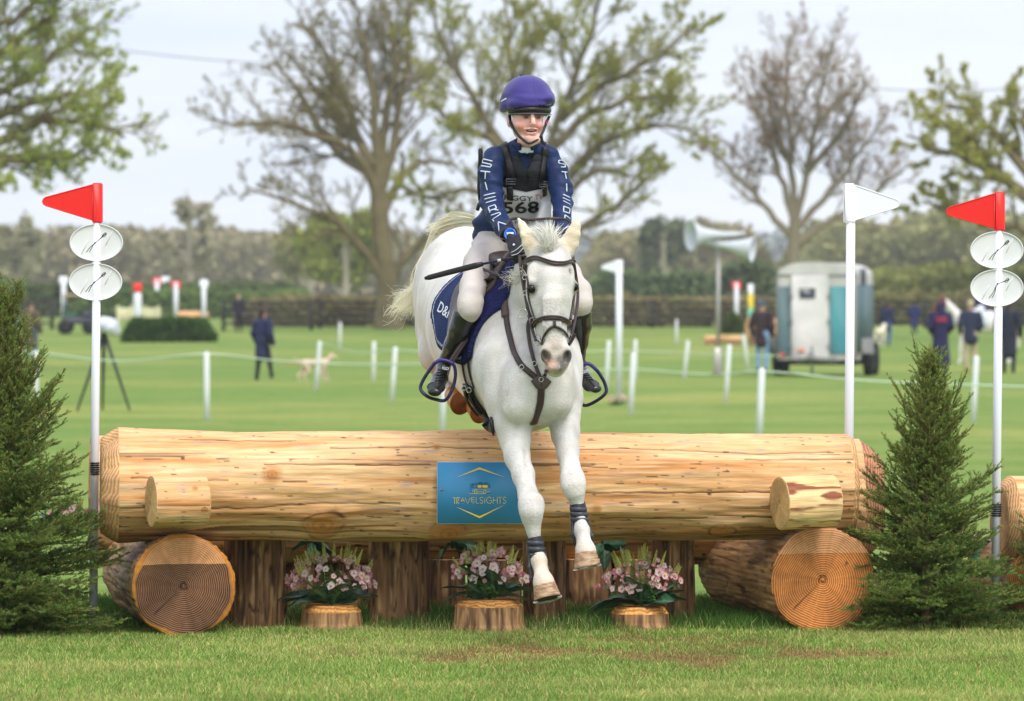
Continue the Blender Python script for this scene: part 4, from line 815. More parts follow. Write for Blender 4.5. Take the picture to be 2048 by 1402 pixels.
strap(g, None, [(1056, 287, 19.555), (1067, 284, 19.565), (1078, 276, 19.59), (1086, 264, 19.61), (1091, 250, 19.63), (1099, 232, 19.65)], .012, .004, n=30)
strap(g, None, [(1082, 272, 19.585), (1084, 283, 19.60), (1092, 288, 19.60)], .016, .004, n=10)
strap(g, None, [(1018, 230, 19.69), (1019, 245, 19.69), (1024, 256, 19.63)], .009, .002, n=12)
cs = g.build('chin_strap', mblk, hm); g = G(); strap(g, None, [(1091, 248, 19.622), (1094, 241, 19.63)], .013, .004, n=4); g.build('strap_tag', M('tag_red', lin((180, 40, 60)), .5), hm)
# whip, held in the hand
whip = root('riding_whip', P(1036, 515, 19.36), 'black padded jumping whip held in the gloved hand across the thigh', 'riding whip')
g = G(); g.tube([P(1052, 511, 19.33), P(1036, 514.5, 19.345), P(1004, 519.5, 19.36)], [.008, .0075, .006], 8); g.build('handle', mblk, whip)
g = G(); g.tube([P(1004, 519.5, 19.36), P(998, 521, 19.362), P(960, 529, 19.38)], [.005, .005, .0055], 8); g.build('shaft', mst, whip)
g = G(); g.tube([P(1002, 520, 19.36), P(995, 521.5, 19.362)], .0065, 8); g.build('band', M('band_cream', lin((200, 200, 190)), .5), whip)
g = G(); g.tube([P(966, 527.5, 19.375), P(950, 531.5, 19.38), P(900, 544, 19.40), P(858, 555, 19.42), P(849, 557, 19.42)], [[.010, .006], [.014, .006], [.013, .005], [.012, .004], [.006, .003]], 8, flat=np.array([0, 1., 0])); g.build('flap', mblk, whip)
# ================================================================== LOG FENCE
c3 = lambda *a: np.array(lin(a))
def ringmat(name, ca, cb_, cz=0., cy=0., freq=560., zc=None, cc=None, cd_=None, rough=.65, edge=None):
    m = bpy.data.materials.new(name); m.use_nodes = True; t = m.node_tree; b = t.nodes['Principled BSDF']; l = t.links.new; N = t.nodes.new
    b.inputs['Roughness'].default_value = rough; b.inputs['Specular IOR Level'].default_value = .25
    tc_ = N('ShaderNodeTexCoord'); s = N('ShaderNodeVectorMath'); s.operation = 'MULTIPLY_ADD'; s.inputs[1].default_value = (0, 1, 1); s.inputs[2].default_value = (0, -cy, -cz); l(tc_.outputs['Object'], s.inputs[0])
    ln = N('ShaderNodeVectorMath'); ln.operation = 'LENGTH'; l(s.outputs[0], ln.inputs[0])
    n1 = N('ShaderNodeTexNoise'); n1.inputs['Scale'].default_value = 4.5; n1.inputs['Detail'].default_value = 4; l(tc_.outputs['Object'], n1.inputs['Vector'])
    ma = N('ShaderNodeMath'); ma.operation = 'MULTIPLY_ADD'; ma.inputs[1].default_value = .060; l(n1.outputs['Fac'], ma.inputs[0]); l(ln.outputs['Value'], ma.inputs[2])
    sc = N('ShaderNodeMath'); sc.operation = 'MULTIPLY'; sc.inputs[1].default_value = freq; l(ma.outputs[0], sc.inputs[0]); sn = N('ShaderNodeMath'); sn.operation = 'SINE'; l(sc.outputs[0], sn.inputs[0])
    mr = N('ShaderNodeMapRange'); mr.inputs[1].default_value = -1; mr.inputs[2].default_value = 1; l(sn.outputs[0], mr.inputs[0])
    n2 = N('ShaderNodeTexNoise'); n2.inputs['Scale'].default_value = 45; n2.inputs['Detail'].default_value = 6; l(tc_.outputs['Object'], n2.inputs['Vector'])
    def mix(fac, A, B, bt='MIX'):
        x = N('ShaderNodeMix'); x.data_type = 'RGBA'; x.blend_type = bt
        if isinstance(fac, float): x.inputs['Factor'].default_value = fac
        else: l(fac, x.inputs['Factor'])
        for i, v in ((6, A), (7, B)):
            if isinstance(v, (tuple, np.ndarray)): x.inputs[i].default_value = (*v, 1)
            else: l(v, x.inputs[i])
        return x.outputs[2]
    col = mix(mr.outputs[0], tuple(ca), tuple(cb_))
    n3 = N('ShaderNodeTexNoise'); n3.inputs['Scale'].default_value = 5; n3.inputs['Detail'].default_value = 5; l(tc_.outputs['Object'], n3.inputs['Vector'])
    m3 = N('ShaderNodeMapRange'); m3.inputs[1].default_value = .35; m3.inputs[2].default_value = .65; m3.inputs[3].default_value = .72; m3.inputs[4].default_value = 1.2; l(n3.outputs['Fac'], m3.inputs[0])
    if zc is not None:
        sp = N('ShaderNodeSeparateXYZ'); l(tc_.outputs['Object'], sp.inputs[0]); jz = N('ShaderNodeMath'); jz.operation = 'MULTIPLY_ADD'; jz.inputs[1].default_value = .02; l(n1.outputs['Fac'], jz.inputs[0]); l(sp.outputs['Z'], jz.inputs[2])
        gt = N('ShaderNodeMath'); gt.operation = 'GREATER_THAN'; gt.inputs[1].default_value = zc; l(jz.outputs[0], gt.inputs[0])
        c2_ = mix(mr.outputs[0], tuple(cc), tuple(cd_)); col = mix(gt.outputs[0], col, c2_)
    if edge is not None:
        ge = N('ShaderNodeMapRange'); ge.inputs[1].default_value = edge[0]; ge.inputs[2].default_value = edge[0]+.008; l(ma.outputs[0], ge.inputs[0]); e2 = mix(mr.outputs[0], tuple(edge[1]), tuple(edge[1]*.75)); col = mix(ge.outputs[0], col, e2)
    col = mix(1., col, m3.outputs[0], 'MULTIPLY')
    m4 = N('ShaderNodeMapRange'); m4.inputs[1].default_value = .3; m4.inputs[2].default_value = .7; m4.inputs[3].default_value = .88; m4.inputs[4].default_value = 1.1; l(n2.outputs['Fac'], m4.inputs[0]); col = mix(1., col, m4.outputs[0], 'MULTIPLY')
    vo = N('ShaderNodeVertexColor'); vo.layer_name = 'Col'; col = mix(1., col, vo.outputs['Color'], 'MULTIPLY')
    l(col, b.inputs['Base Color'])
    bp = N('ShaderNodeBump'); bp.inputs['Strength'].default_value = .35; bp.inputs['Distance'].default_value = .004; l(mr.outputs[0], bp.inputs['Height']); l(bp.outputs[0], b.inputs['Normal'])
    return m
def lam(p):                                                    # painted weathering for a peeled pale log: p = (s, arc, angle)
    return p
PALE = (c3(230, 184, 132), c3(210, 146, 88), c3(238, 202, 158)); BARK0 = (c3(142, 106, 72), c3(94, 68, 48), c3(206, 166, 116))
def make_log(name, A, B, RA, RB, style, endmat, label, cat, group=None, bevA=(.02, .01), bevB=(.02, .01), res=.005, seed=0, knots=(), parent=None, rough=.004, lump=.010, stain_shade=.5, roll=0., radial=None, matname=None):
    A = np.asarray(A, float); B = np.asarray(B, float); ax = nrm(B-A); Ln = np.linalg.norm(B-A)
    sidev = nrm(np.cross((0, 0, 1) if abs(ax[2]) < .9 else (0, 1, 0), ax)); upv = np.cross(ax, sidev); Rm = np.stack([ax, sidev, upv], 1)
    R0 = (RA+RB)/2; nt_ = int(2*PI*R0/res); ns = max(4, int(Ln/res)); th = np.arange(nt_)/nt_*2*PI; s = np.linspace(0, Ln, ns)
    S, T = np.meshgrid(s, th, indexing='ij'); Rr = RA+(RB-RA)*S/Ln
    q = np.stack([S*1.1, np.cos(T)*1.6*R0/.24, np.sin(T)*1.6*R0/.24], -1)
    r = Rr+lump*fbm(q*1.6, 1, seed, 3)
    if radial is not None: r = r+radial(S, T)
    ct = np.stack([S*1.5, np.cos(T)*R0*26, np.sin(T)*R0*26], -1); gr = fbm(ct, 1, seed+5, 3); fine = fbm(ct*np.array([2.2, 3.2, 3.2]), 1, seed+9, 2)
    if style == 'pale':
        c = tint(tint(np.tile(PALE[0], (gr.size, 1)), PALE[1], (gr.ravel()*1.6+.3)), PALE[2], fine.ravel()*1.3)
        big = fbm(np.stack([S*1.2, np.cos(T)*2.2, np.sin(T)*2.2], -1), 1, seed+21, 3)
        c = tint(c, c3(205, 150, 84), (big.ravel()*.9-.05)*.8)
        und = np.clip(-np.sin(T-.25)*1.15+.14+big*.8+gr*.6, 0, 1)        # under half darkened: painted shade mixed with brown staining
        c = tint(c, c3(126, 78, 34), (und**1.2*1.0*stain_shade).ravel())
        blot = np.clip((fbm(np.stack([S*3.2, np.cos(T)*R0*22, np.sin(T)*R0*22], -1), 1, seed+31, 3)-.30+und*.32)*5, 0, 1); c = tint(c, c3(98, 62, 32), (blot*und*.9*stain_shade).ravel())
        cr_ = np.abs(vn(np.stack([S*.45, np.cos(T)*R0*30, np.sin(T)*R0*30], -1), 1, seed+41)); crm = vn(np.stack([S*1.3, np.cos(T)*3, np.sin(T)*3], -1), 1, seed+43) > -.1
        ck = np.clip(1-cr_/.075, 0, 1)*crm; c = tint(c, c3(104, 62, 38), (ck*.9).ravel()); r = r-ck*.0022
        ds = np.clip((vn(np.stack([S*26, np.cos(T)*R0*170, np.sin(T)*R0*170], -1), 1, seed+47)-.68+und*.10)*9, 0, 1); c = tint(c, c3(84, 56, 40), (ds*.9).ravel())
        gs = np.clip((vn(np.stack([S*9, np.cos(T)*R0*110, np.sin(T)*R0*110], -1), 1, seed+49)-.60)*5, 0, 1); c = tint(c, c3(160, 140, 150), (gs*.5).ravel())
        r = r+.0012*fine
        if Ln > 2:                                              # long drying checks
            for k_, (t0, s0, s1) in enumerate(((PI-.42, .25, 2.1), (PI-.78, .9, 3.2), (PI+.05, 1.9, 3.3), (PI+.32, .1, 1.2), (PI-1.05, .2, 1.6), (PI-.15, .05, .8), (PI+.55, 1.7, 2.9), (PI-.62, 2.3, 3.3))):
                jt = t0+.05*vn(np.stack([S*2.2, S*0+k_, S*0], -1), 1, seed+81)+.012*vn(np.stack([S*22, S*0+k_, S*0], -1), 1, seed+82); dT_ = np.abs(T-jt)*R0; on = (S > s0) & (S < s1) & (vn(np.stack([S*5, S*0+k_, S*0], -1), 1, seed+83) > -.45)
                kk_ = np.clip(1.2-dT_/.0042, 0, 1)*on; c = tint(c, c3(88, 52, 32), (kk_*.85).ravel()); r = r-kk_*.004
    elif style == 'red':
        pa = fbm(np.stack([S*5, np.cos(T)*R0*34, np.sin(T)*R0*34], -1), 1, seed+51, 3)
        c = tint(np.tile(c3(236, 200, 146), (gr.size, 1)), c3(222, 174, 112), gr.ravel()*.9+.2); pm = np.clip((pa-.12)*9, 0, 1); c = tint(c, c3(142, 82, 56), pm.ravel()); r = r+pm*.0025
    else:
        BARK = (c3(190, 148, 102), c3(150, 112, 74), c3(112, 80, 58)) if style == 'half' else BARK0
        pa = fbm(np.stack([S*6, np.cos(T)*R0*34, np.sin(T)*R0*34], -1), 1, seed+51, 4); c = tint(tint(np.tile(BARK[0], (gr.size, 1)), BARK[1], (fine.ravel()*1.6+.4)), BARK[2], (np.clip((pa-.08)*4, 0, 1)*(.95 if style == 'half' else .6)).ravel())
        fl_ = np.clip((vn(np.stack([S*8, np.cos(T)*R0*50, np.sin(T)*R0*50], -1), 1, seed+53)-.3)*4, 0, 1); c = tint(c, c3(66, 46, 34), (fl_*(.8 if style == 'bark' else .55)).ravel())
        if style == 'half': c = tint(c, c3(150, 148, 152), (np.clip(np.sin(T)*2-1.2, 0, 1)*.5).ravel())
        gv = np.abs(vn(np.stack([S*4.5, np.cos(T)*R0*50, np.sin(T)*R0*50], -1), 1, seed+57)); r = r-.010*np.clip(1-gv/.16, 0, 1)*(.35 if style == 'half' else 1.)+.004*fine; c = tint(c, c3(44, 32, 24), (np.clip(1-gv/.12, 0, 1)*(.75 if style == 'bark' else .35)).ravel())
    for (ks, kt, kr) in knots:
        dT = (T-kt+PI) % (2*PI)-PI; d = np.sqrt(((S-ks)/1.3)**2+(dT*R0)**2)/kr*(1+.25*vn(np.stack([S*14, T*4, S*0], -1), 1, seed+71))
        w = np.exp(-(d/1.5)**2); r = r+w*kr*.30; rg = np.sin(d*17+gr*2)
        c = tint(c, c3(186, 124, 66), (np.clip(1.5-d, 0, 1)*.9).ravel()); c = tint(c, c3(138, 86, 44), (np.clip(1.05-d, 0, 1)*np.clip(rg, 0, 1)*.7).ravel()); c = tint(c, c3(84, 54, 30), (np.clip(1-np.abs(d-1.1)/.18, 0, 1)*np.clip(.5+gr*1.5, 0, 1)).ravel())
    V = np.stack([S, np.cos(T)*r, np.sin(T)*r], -1)
    g = G(); i = np.arange(ns-1)[:, None]*nt_+np.arange(nt_)[None]; k = np.arange(ns-1)[:, None]*nt_+(np.arange(nt_)+1)[None] % nt_
    g.add(V.reshape(-1, 3), np.stack([i, k, k+nt_, i+nt_], -1).reshape(-1, 4), 0); g.v[-1][1][:, :3] = c
    for e, (bl, br_) in ((0, bevA), (-1, bevB)):                # sawn ends: bevel then the face
        sg = -1 if e == 0 else 1; rim = V[e]; rad = np.linalg.norm(rim[:, 1:], axis=1)[:, None]; rings = [rim]; cen = rim.mean(0)
        wv_ = 1+.18*vn(np.stack([np.cos(th)*1.5, np.sin(th)*1.5, th*0+seed], -1), 1, seed+61)
        fr = [0, .35, .7, 1.0]
        for f_ in fr[1:]:
            p_ = rim.copy(); p_[:, 1:] *= (1-br_*wv_[:, None]*f_**1.2); p_[:, 0] += sg*bl*f_; rings.append(p_)
        last = rings[-1]
        for f_ in np.linspace(.9, .06, 12):
            p_ = last.copy(); p_[:, 1:] *= f_; p_[:, 0] = last[:, 0]+sg*.001*(vn(p_*40, 1, seed)); rings.append(p_)
        VV_ = np.vstack(rings+[(last.mean(0))[None]]); m_ = len(rings); ii = np.arange(m_-1)[:, None]*nt_+np.arange(nt_)[None]; kk = np.arange(m_-1)[:, None]*nt_+(np.arange(nt_)+1)[None] % nt_
        cc_ = np.ones((len(VV_), 3)); 
        chk = np.abs(np.arctan2(VV_[:, 2], VV_[:, 1])-(-.75)) < .03; rr_ = np.linalg.norm(VV_[:, 1:], axis=1)
        cc_[chk & (rr_ > .03) & (rr_ < R0*.8)] = .35
        cc_ *= (1+.12*vn(np.stack([np.arctan2(VV_[:, 2], VV_[:, 1])*14, rr_*3, rr_*0], -1), 1, seed+3))[:, None]
        b0 = g.n; g.add(VV_, np.stack([ii, ii+nt_, kk+nt_, kk], -1).reshape(-1, 4), 1, cc_); j = np.arange(nt_); g.f.append((np.stack([(m_-1)*nt_+j, (m_-1)*nt_+(j+1) % nt_, np.full(nt_, m_*nt_)], -1)+b0, 1))
    ms = M(matname or ('wood_'+style), vcol=True, rough=.62 if style != 'bark' else .85, spec=.25, bump=.5, bs=55, stretch=(.10, 1, 1), var=.20 if style == 'pale' else .32, vs=70)
    o = g.build(name, [ms, endmat], None, True, keep=True)
    o.matrix_world = Matrix.Translation(Vector(A)) @ Matrix(Rm.tolist()).to_4x4()
    if parent is not None: o.parent = parent; o.matrix_parent_inverse = Matrix.Translation(-Vector(ORG[parent.name]))
    if label: setp(o, label, cat, group)
    return o, V@Rm.T+A
er_main = ringmat('endgrain_main', c3(206, 146, 92), c3(238, 194, 142), freq=700, cz=.03)
er_red = ringmat('endgrain_red', c3(160, 98, 68), c3(208, 148, 108), freq=520)
er_left = ringmat('endgrain_left', c3(58, 32, 22), c3(150, 108, 76), cz=.0, cy=.0, freq=760, zc=.105, cc=c3(200, 128, 78), cd_=c3(232, 176, 124), edge=(.232, c3(214, 140, 60)))
er_right = ringmat('endgrain_right', c3(168, 90, 40), c3(230, 156, 86), cz=-.01, freq=640, zc=.125, cc=c3(206, 132, 82), cd_=c3(240, 186, 134))
er_small = ringmat('endgrain_small', c3(196, 150, 92), c3(228, 190, 134), freq=700)
LA_, LB_ = P(236, 973, 19.80), P(1690, 974, 20.15)
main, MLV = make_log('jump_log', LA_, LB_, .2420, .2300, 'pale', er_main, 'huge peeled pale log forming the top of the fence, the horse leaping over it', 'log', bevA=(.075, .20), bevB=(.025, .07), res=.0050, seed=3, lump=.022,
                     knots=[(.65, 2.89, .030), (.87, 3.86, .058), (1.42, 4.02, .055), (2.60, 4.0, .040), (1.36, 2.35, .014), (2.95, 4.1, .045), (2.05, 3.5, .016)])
Bm = None
sl_ = lambda A, dx, dy: np.asarray(A)+np.array([dx, dy, 0])
a_ = P(366, 1165, 19.62); a_[2] = .222
make_log('support_log', a_, sl_(a_, -.235, 1.2), .222, .215, 'half', er_left, 'short round log under the left end of the fence, end face dark with rings', 'log', 'round logs carrying the fence', bevA=(.006, .02), res=.006, seed=11, lump=.012)
a_ = P(1645, 1160, 19.92); a_[2] = .232
make_log('support_log', a_, sl_(a_, -.27, 1.2), .232, .222, 'half', er_right, 'short round log under the right end of the fence, end face bright orange rings', 'log', 'round logs carrying the fence', bevA=(.006, .02), res=.006, seed=12, lump=.013)
make_log('chock_log', P(303, 1003, 19.43), P(408, 1002, 19.50), .110, .108, 'pale', er_small, 'small pale peeled chock log wedged against the left end of the big log', 'log', 'chock logs wedged on the supports', knots=[(.165, PI-.55, .010), (.205, PI+.28, .009)], bevA=(.003, .03), bevB=(.006, .06), res=.004, seed=15, lump=.004, stain_shade=.3)
make_log('chock_log', P(1560, 1006, 19.72), P(1664, 1002, 19.80), .112, .112, 'red', er_small, 'small chock log with reddish bark patches wedged at the right end', 'log', 'chock logs wedged on the supports', bevA=(.003, .03), bevB=(.006, .06), res=.004, seed=16, lump=.006)
def stump(px0, px1, py0, Y, label, seed, style='bark', taper=.0, res=.006, end=None, z0=0.):
    r = (px1-px0)/2*Y/F; c = P((px0+px1)/2, py0, Y)
    return make_log('stump', (c[0], Y, z0-.02), (c[0]+taper, Y, c[2]), r*1.02, r, style, end or er_small, label, 'stump', 'upright stumps under the fence', bevB=(.004, .03), res=res, seed=seed, lump=.010)
stump(448, 572, 1076, 20.12, 'thick dark bark stump standing right beside the left support log', 21)
stump(736, 859, 1076, 20.18, 'thick brown stump between the left and middle flower bouquets', 22)
stump(1046, 1130, 1076, 20.24, 'brown stump right behind the dangling horse hooves', 23)
stump(1304, 1388, 1076, 20.30, 'narrow brown stump behind the right flower bouquet', 24)
stump(572, 648, 1118, 20.95, 'dark stump in the second row behind the left flower bouquet', 25, z0=0)
stump(850, 932, 1118, 20.95, 'dark stump in the second row behind the middle flower bouquet', 26)
stump(1128, 1222, 1118, 20.95, 'dark rough bark stump in the second row right of the hooves', 27)
for x0_, x1_, sd_ in ((650, 738, 28), (934, 1044, 29), (1224, 1302, 30)): stump(x0_, x1_, 1118, 21.0, ('broad dark stump in the second row between the two left front stumps', 'dark stump in the second row right behind the sponsor board', 'dark stump in the second row behind the right bouquet')[sd_-28], sd_, z0=0)
make_log('rear_log', P(190, 1002, 20.95), P(1716, 1002, 21.15), .295, .288, 'pale', er_red, 'second pale log lying behind the big fence log, its end reddish brown', 'log', bevB=(.10, .30), res=.009, seed=31, lump=.006, stain_shade=.1)
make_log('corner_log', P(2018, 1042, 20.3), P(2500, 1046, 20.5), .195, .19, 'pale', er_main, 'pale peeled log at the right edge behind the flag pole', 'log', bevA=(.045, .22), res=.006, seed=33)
a_ = P(2098, 1150, 20.2); a_[2] = .20
make_log('corner_support_log', a_, sl_(a_, -.1, .9), .185, .18, 'half', er_right, 'round log under the pale log at the right edge of the picture', 'log', bevA=(.006, .02), res=.008, seed=34)
# flower stools: low sawn stumps with a ragged bevelled rim
def stool(px0, px1, py0, py1, label, seed):
    Y = 1.43*F/(py1-606-3); r = (px1-px0)/2*Y/F; c = P((px0+px1)/2, py0, Y+r)
    top = CAMH-(py0-606)*(Y)/F-.02
    rad = lambda S, T: .018*np.clip(1-S/.05, 0, 1)
    make_log('stool_stump', (c[0], Y+r*.8, -.01), (c[0], Y+r*.8, top-.022), r, r*.96, 'half', er_top, label, 'stump', 'low stumps holding the bouquets', bevB=(.030, .20), res=.004, seed=seed, lump=.014, radial=rad, matname='wood_bark_cut')
    return np.array([c[0], Y+r*.8, top+.008])
er_top = ringmat('endgrain_top', c3(196, 122, 58), c3(238, 180, 104), freq=420)
t1 = stool(600, 728, 1207, 1270, 'low sawn stump carrying the left bouquet', 41)
t2 = stool(907, 1050, 1196, 1272, 'low sawn stump carrying the middle bouquet, wider than the others', 42)
t3 = stool(1218, 1340, 1210, 1268, 'low sawn stump carrying the right bouquet', 43)
MT = bvh(MLV.reshape(-1, 3)[:0].tolist() or [(0, 0, 0), (1, 0, 0), (0, 0, 1)], [(0, 1, 2)])
# ---- blue board screwed to the log
def on_log(px, py, Yp): return P(px, py, Yp)
SY = 19.715
board = root('sponsor_board', P(958, 1047, SY), 'blue rectangular board with yellow camper van emblem screwed to the log face', 'sign')
mbl = M('board_blue', lin((66, 146, 196)), .35, var=.05, vs=3, spec=.4); med = M('board_edge', lin((220, 222, 226)), .5)
q0, q1 = P(875, 985, SY-.035), P(1046, 985, SY+.0)
U_ = nrm(q1-q0); hw_b = .186; hh_b = .133
cb_ = P(960.5, 985.5, SY-.018); Wv = np.array([0, 0, 1.]); Nb = nrm(np.cross(Wv, U_))  # pointing to the camera
Nb = Nb if Nb[1] < 0 else -Nb
Rb = np.stack([U_, -Nb, Wv], 1)
g = G(); g.box(cb_, (hw_b*2, .006, hh_b*2), rot=Rb, bev=.001); bo = g.build('panel', med, board)
g = G(); g.box(cb_+Nb*.0035, (hw_b*2-.004, .003, hh_b*2-.004), rot=Rb); g.build('face', mbl, board)
def bpx(x, y, o=.0062):                                           # zoomed photo pixel of the board to a point on the board
    X, Y = 860+x/8.76, 900+y/8.76; return cb_+U_*((X-960.5)*SY/F)+Wv*(-(Y-985.5)*SY/F)+Nb*o
mye = M('print_yellow', lin((250, 220, 90)), .45); mnv = M('print_navy', lin((34, 66, 98)), .45)
def stroke(g, pl, w, sc=1.):
    pts = [bpx(x, y) for x, y in pl]; g.tube(pts, np.tile([[w/2*.00248*.1*10/1.0*.1, .0006]], (len(pts), 1)) if False else np.tile([[w*.000123, .0006]], (len(pts), 1)), 4, flat=Nb)
def poly(g, pl, mi=0): pts = np.array([bpx(x, y) for x, y in pl]); c = pts.mean(0); n = len(pts); g.add(np.vstack([pts, c]), [[i, (i+1) % n, n] for i in range(n)], mi)
g = G()
g.add(np.array([bpx(*p) for p in ((445, 484), (866, 304), (866, 340), (1308, 476))]), [[0, 1, 2], [1, 3, 2]])
g.add(np.array([bpx(*p) for p in ((445, 990), (866, 1194), (866, 1158), (1308, 958))]), [[0, 1, 2], [1, 3, 2]])
g.build('chevron', mye, board, smooth=False)
g = G(); w = 11
S_ = [[(400, 832), (440, 842), (490, 832), (530, 838)], [(430, 850), (430, 944)], [(466, 944), (466, 850), (500, 856), (508, 880), (466, 896), (512, 944)], [(540, 910), (568, 830), (602, 910)], [(552, 884), (592, 884)], [(568, 936), (576, 936)], [(612, 840), (660, 938), (706, 832)], [(776, 830), (726, 830), (726, 908), (780, 908)], [(726, 868), (772, 868)], [(748, 936), (758, 936)], [(806, 824), (806, 934), (852, 934)],
      [(926, 842), (898, 822), (872, 842), (880, 872), (922, 894), (926, 918), (900, 938), (868, 920)], [(958, 856), (958, 936)], [(958, 832), (958, 838)], [(1072, 846), (1040, 820), (1000, 838), (986, 880), (1004, 924), (1044, 938), (1078, 916), (1078, 884), (1040, 884)], [(1106, 824), (1106, 938)], [(1178, 824), (1178, 938)], [(1106, 880), (1178, 880)], [(1192, 828), (1262, 824)], [(1226, 826), (1226, 938)], [(1332, 838), (1304, 820), (1276, 842), (1288, 868), (1326, 892), (1332, 916), (1304, 938), (1272, 918)]]
for s_ in S_: stroke(g, s_, w)
g.build('lettering', mye, board, smooth=False)
g = G()
for s_, w_ in (([(702, 652), (712, 690), (708, 730), (740, 730)], 8), ([(702, 652), (702, 596), (760, 592)], 8), ([(716, 655), (735, 612), (770, 585), (1010, 584), (1042, 605), (1044, 672)], 9), ([(735, 655), (750, 612), (810, 606), (826, 655), (735, 657)], 8), ([(852, 572), (915, 572)], 16), ([(960, 574), (1000, 574)], 12), ([(822, 668), (822, 602), (1016, 602), (1016, 668), (822, 668)], 9), ([(908, 606), (908, 664)], 8), ([(980, 762), (1050, 762)], 6)): stroke(g, s_, w_)
g.build('van_outline', mnv, board, smooth=False)
g = G(); poly(g, [(834, 614), (900, 614), (900, 658), (834, 658)]); poly(g, [(916, 614), (1006, 614), (1006, 658), (916, 658)])
stroke(g, [(740, 730), (766, 700), (830, 684), (1046, 682), (1046, 728), (990, 730)], 9); stroke(g, [(830, 732), (930, 732)], 9); stroke(g, [(684, 764), (960, 764)], 9)
for cx_ in (800, 958): stroke(g, [(cx_+24*math.cos(a), 732+26*math.sin(a)) for a in np.linspace(0, 2*PI, 13)], 12)
g.build('van_body', mye, board, smooth=False)
g = G(); c_ = bpx(192, 698, .006); g.lathe([(.0, .003), (.004, .002), (.005, 0)], 10, c_, Nb); g.build('screw', M('screw_dull', lin((150, 130, 90)), .4, metal=.5), board)
# ================================================================== BOUNDARY FLAGS
mpw = M('pole_white', lin((232, 234, 240)), .35, spec=.4); mred = M('flag_red', lin((238, 34, 26)), .38, spec=.4); mfw = M('flag_white', lin((236, 238, 244)), .4); mdisc = M('disc_white', lin((228, 228, 228)), .4, var=.03, vs=8, bump=.05, bs=12); mcord = M('cord_black', lin((26, 24, 34)), .5)
mtie = M('tie_black', lin((22, 24, 30)), .35)
def jflag(top, bot, w, flag, tip, mat, label, grp, discs=(), tie=None, Y=20.):
    b = P(bot[0], bot[1], Y); b[2] = -.02; t = P(top[0], top[1], Y); r = root('flag_pole', (b[0], Y, 0), label, 'flag', grp)
    g = G(); g.tube([b, (b+t)/2, t], w/2*Y/F*1.10, 4 if False else 12); g.build('pole', mpw, r)
    x0, x1, y0, y1 = flag; zx = (x0+x1)/2; yt, yb = y0, y1
    sg = 1 if tip[0] > zx else -1; th = .026
    g = G(); g.box((P(x0, 0, Y)+P(x1, 0, Y))/2*np.array([1, 1, 0])+np.array([0, 0, P(0, (yt+yb)/2, Y)[2]]), ((x1-x0)*Y/F, .046, (yb-yt)*Y/F), bev=.006); f = g.build('flag_sleeve', mat, r)
    g = G(); xe = x1-2 if sg > 0 else x0+2; ol = [(xe, yt+3), (tip[0]-sg*6, tip[1]-8), (tip[0]-sg*2, tip[1]-5), (tip[0], tip[1]), (tip[0]-sg*2, tip[1]+5), (tip[0]-sg*6, tip[1]+8), (xe, yb-5)]
    c0 = P(xe, (yt+yb)/2, Y); g.prism([((x-xe)*Y/F, -(y-(yt+yb)/2)*Y/F) for x, y in (ol if sg < 0 else ol[::-1])], th, c0); f2 = g.build('flag_blade', mat, r, smooth=False)
    g = G(); ring_ = [P(x, y, Y-th/2) for x, y in ol]+[P(*ol[0], Y-th/2)]; g.tube(ring_, .0028, 6, cap=False); g.build('blade_rim', mat, f2)
    for (cx_, cy_, knot) in discs:
        a = np.linspace(0, 2*PI, 49)[:-1]; g = G(); rx, rz = 53*Y/F, 37*Y/F; c = P(cx_, cy_, Y-.026)
        prof = [(1.0, 0), (1.012, -.004), (1.0, -.009), (.965, -.008), (.955, -.003), (.9, -.0015), (.6, 0), (.3, .001), (.02, .0015)]
        V_ = [np.stack([c[0]+np.cos(a)*rx*p, np.full(48, c[1]+.018+q_), c[2]+np.sin(a)*rz*p], -1) for p, q_ in prof]+[np.stack([c[0]+np.cos(a)*rx*p, np.full(48, c[1]+.022), c[2]+np.sin(a)*rz*p], -1) for p in (1., .02)]
        V_ = np.vstack(V_); nr = 9
        def fcs(rows): return np.vstack([np.stack([np.array([u*48+j for j in range(48)]), np.array([u*48+(j+1) % 48 for j in range(48)]), np.array([v*48+(j+1) % 48 for j in range(48)]), np.array([v*48+j for j in range(48)])], -1) for u, v in rows])
        g.add(V_, fcs([(i, i+1) for i in range(8)]+[(9, 0), (9, 10)]))
        for sgn in (-1, 1): g.tube([c+np.array([sgn*.016+.04+d*.5, .0155, .02+d]) if sgn > 0 else c+np.array([-.05+d*.5, .0155, -.02+d]) for d in (-.03, 0, .03)], .0016, 5)
        d_ = g.build('number_disc', mdisc, r)
        g = G(); e = lambda x, y: c+np.array([x*Y/F, -.030, -y*Y/F])
        yo = knot
        for s_ in (-1.6, 1.6): g.tube(smooth([e(22, -18), e(18+s_*.3, -15), e(-1, 2+yo), e(-8+s_, 9), e(-15+s_*1.8, 20)], 20), .0016, 5)
        g.tube(smooth([e(13, -13), e(17, -11), e(22, -17), e(19, -19), e(13, -13)], 16), .0015, 5); g.ball(e(-1, 1+yo), .0042, 8); g.build('bungee_cord', mcord, d_)
    if tie:
        g = G()
        for k in range(6): c = P(top[0]+(bot[0]-top[0])*(tie-top[1])/(bot[1]-top[1]), tie-11+k*4.4, Y); ring(g, c, w/2*Y/F*1.16, .0036, (0, 0, 1), 20)
        g.build('cable_tie', mtie, r)
    return r
jflag((195, 372), (186, 1262), 15.5, (185, 205, 366, 446), (85, 403), mred, 'tall white pole with red flag and two oval discs beside the left spruce', 'fence flags', [(192, 485, 0), (190.5, 564, 0)], 937, 20.02)
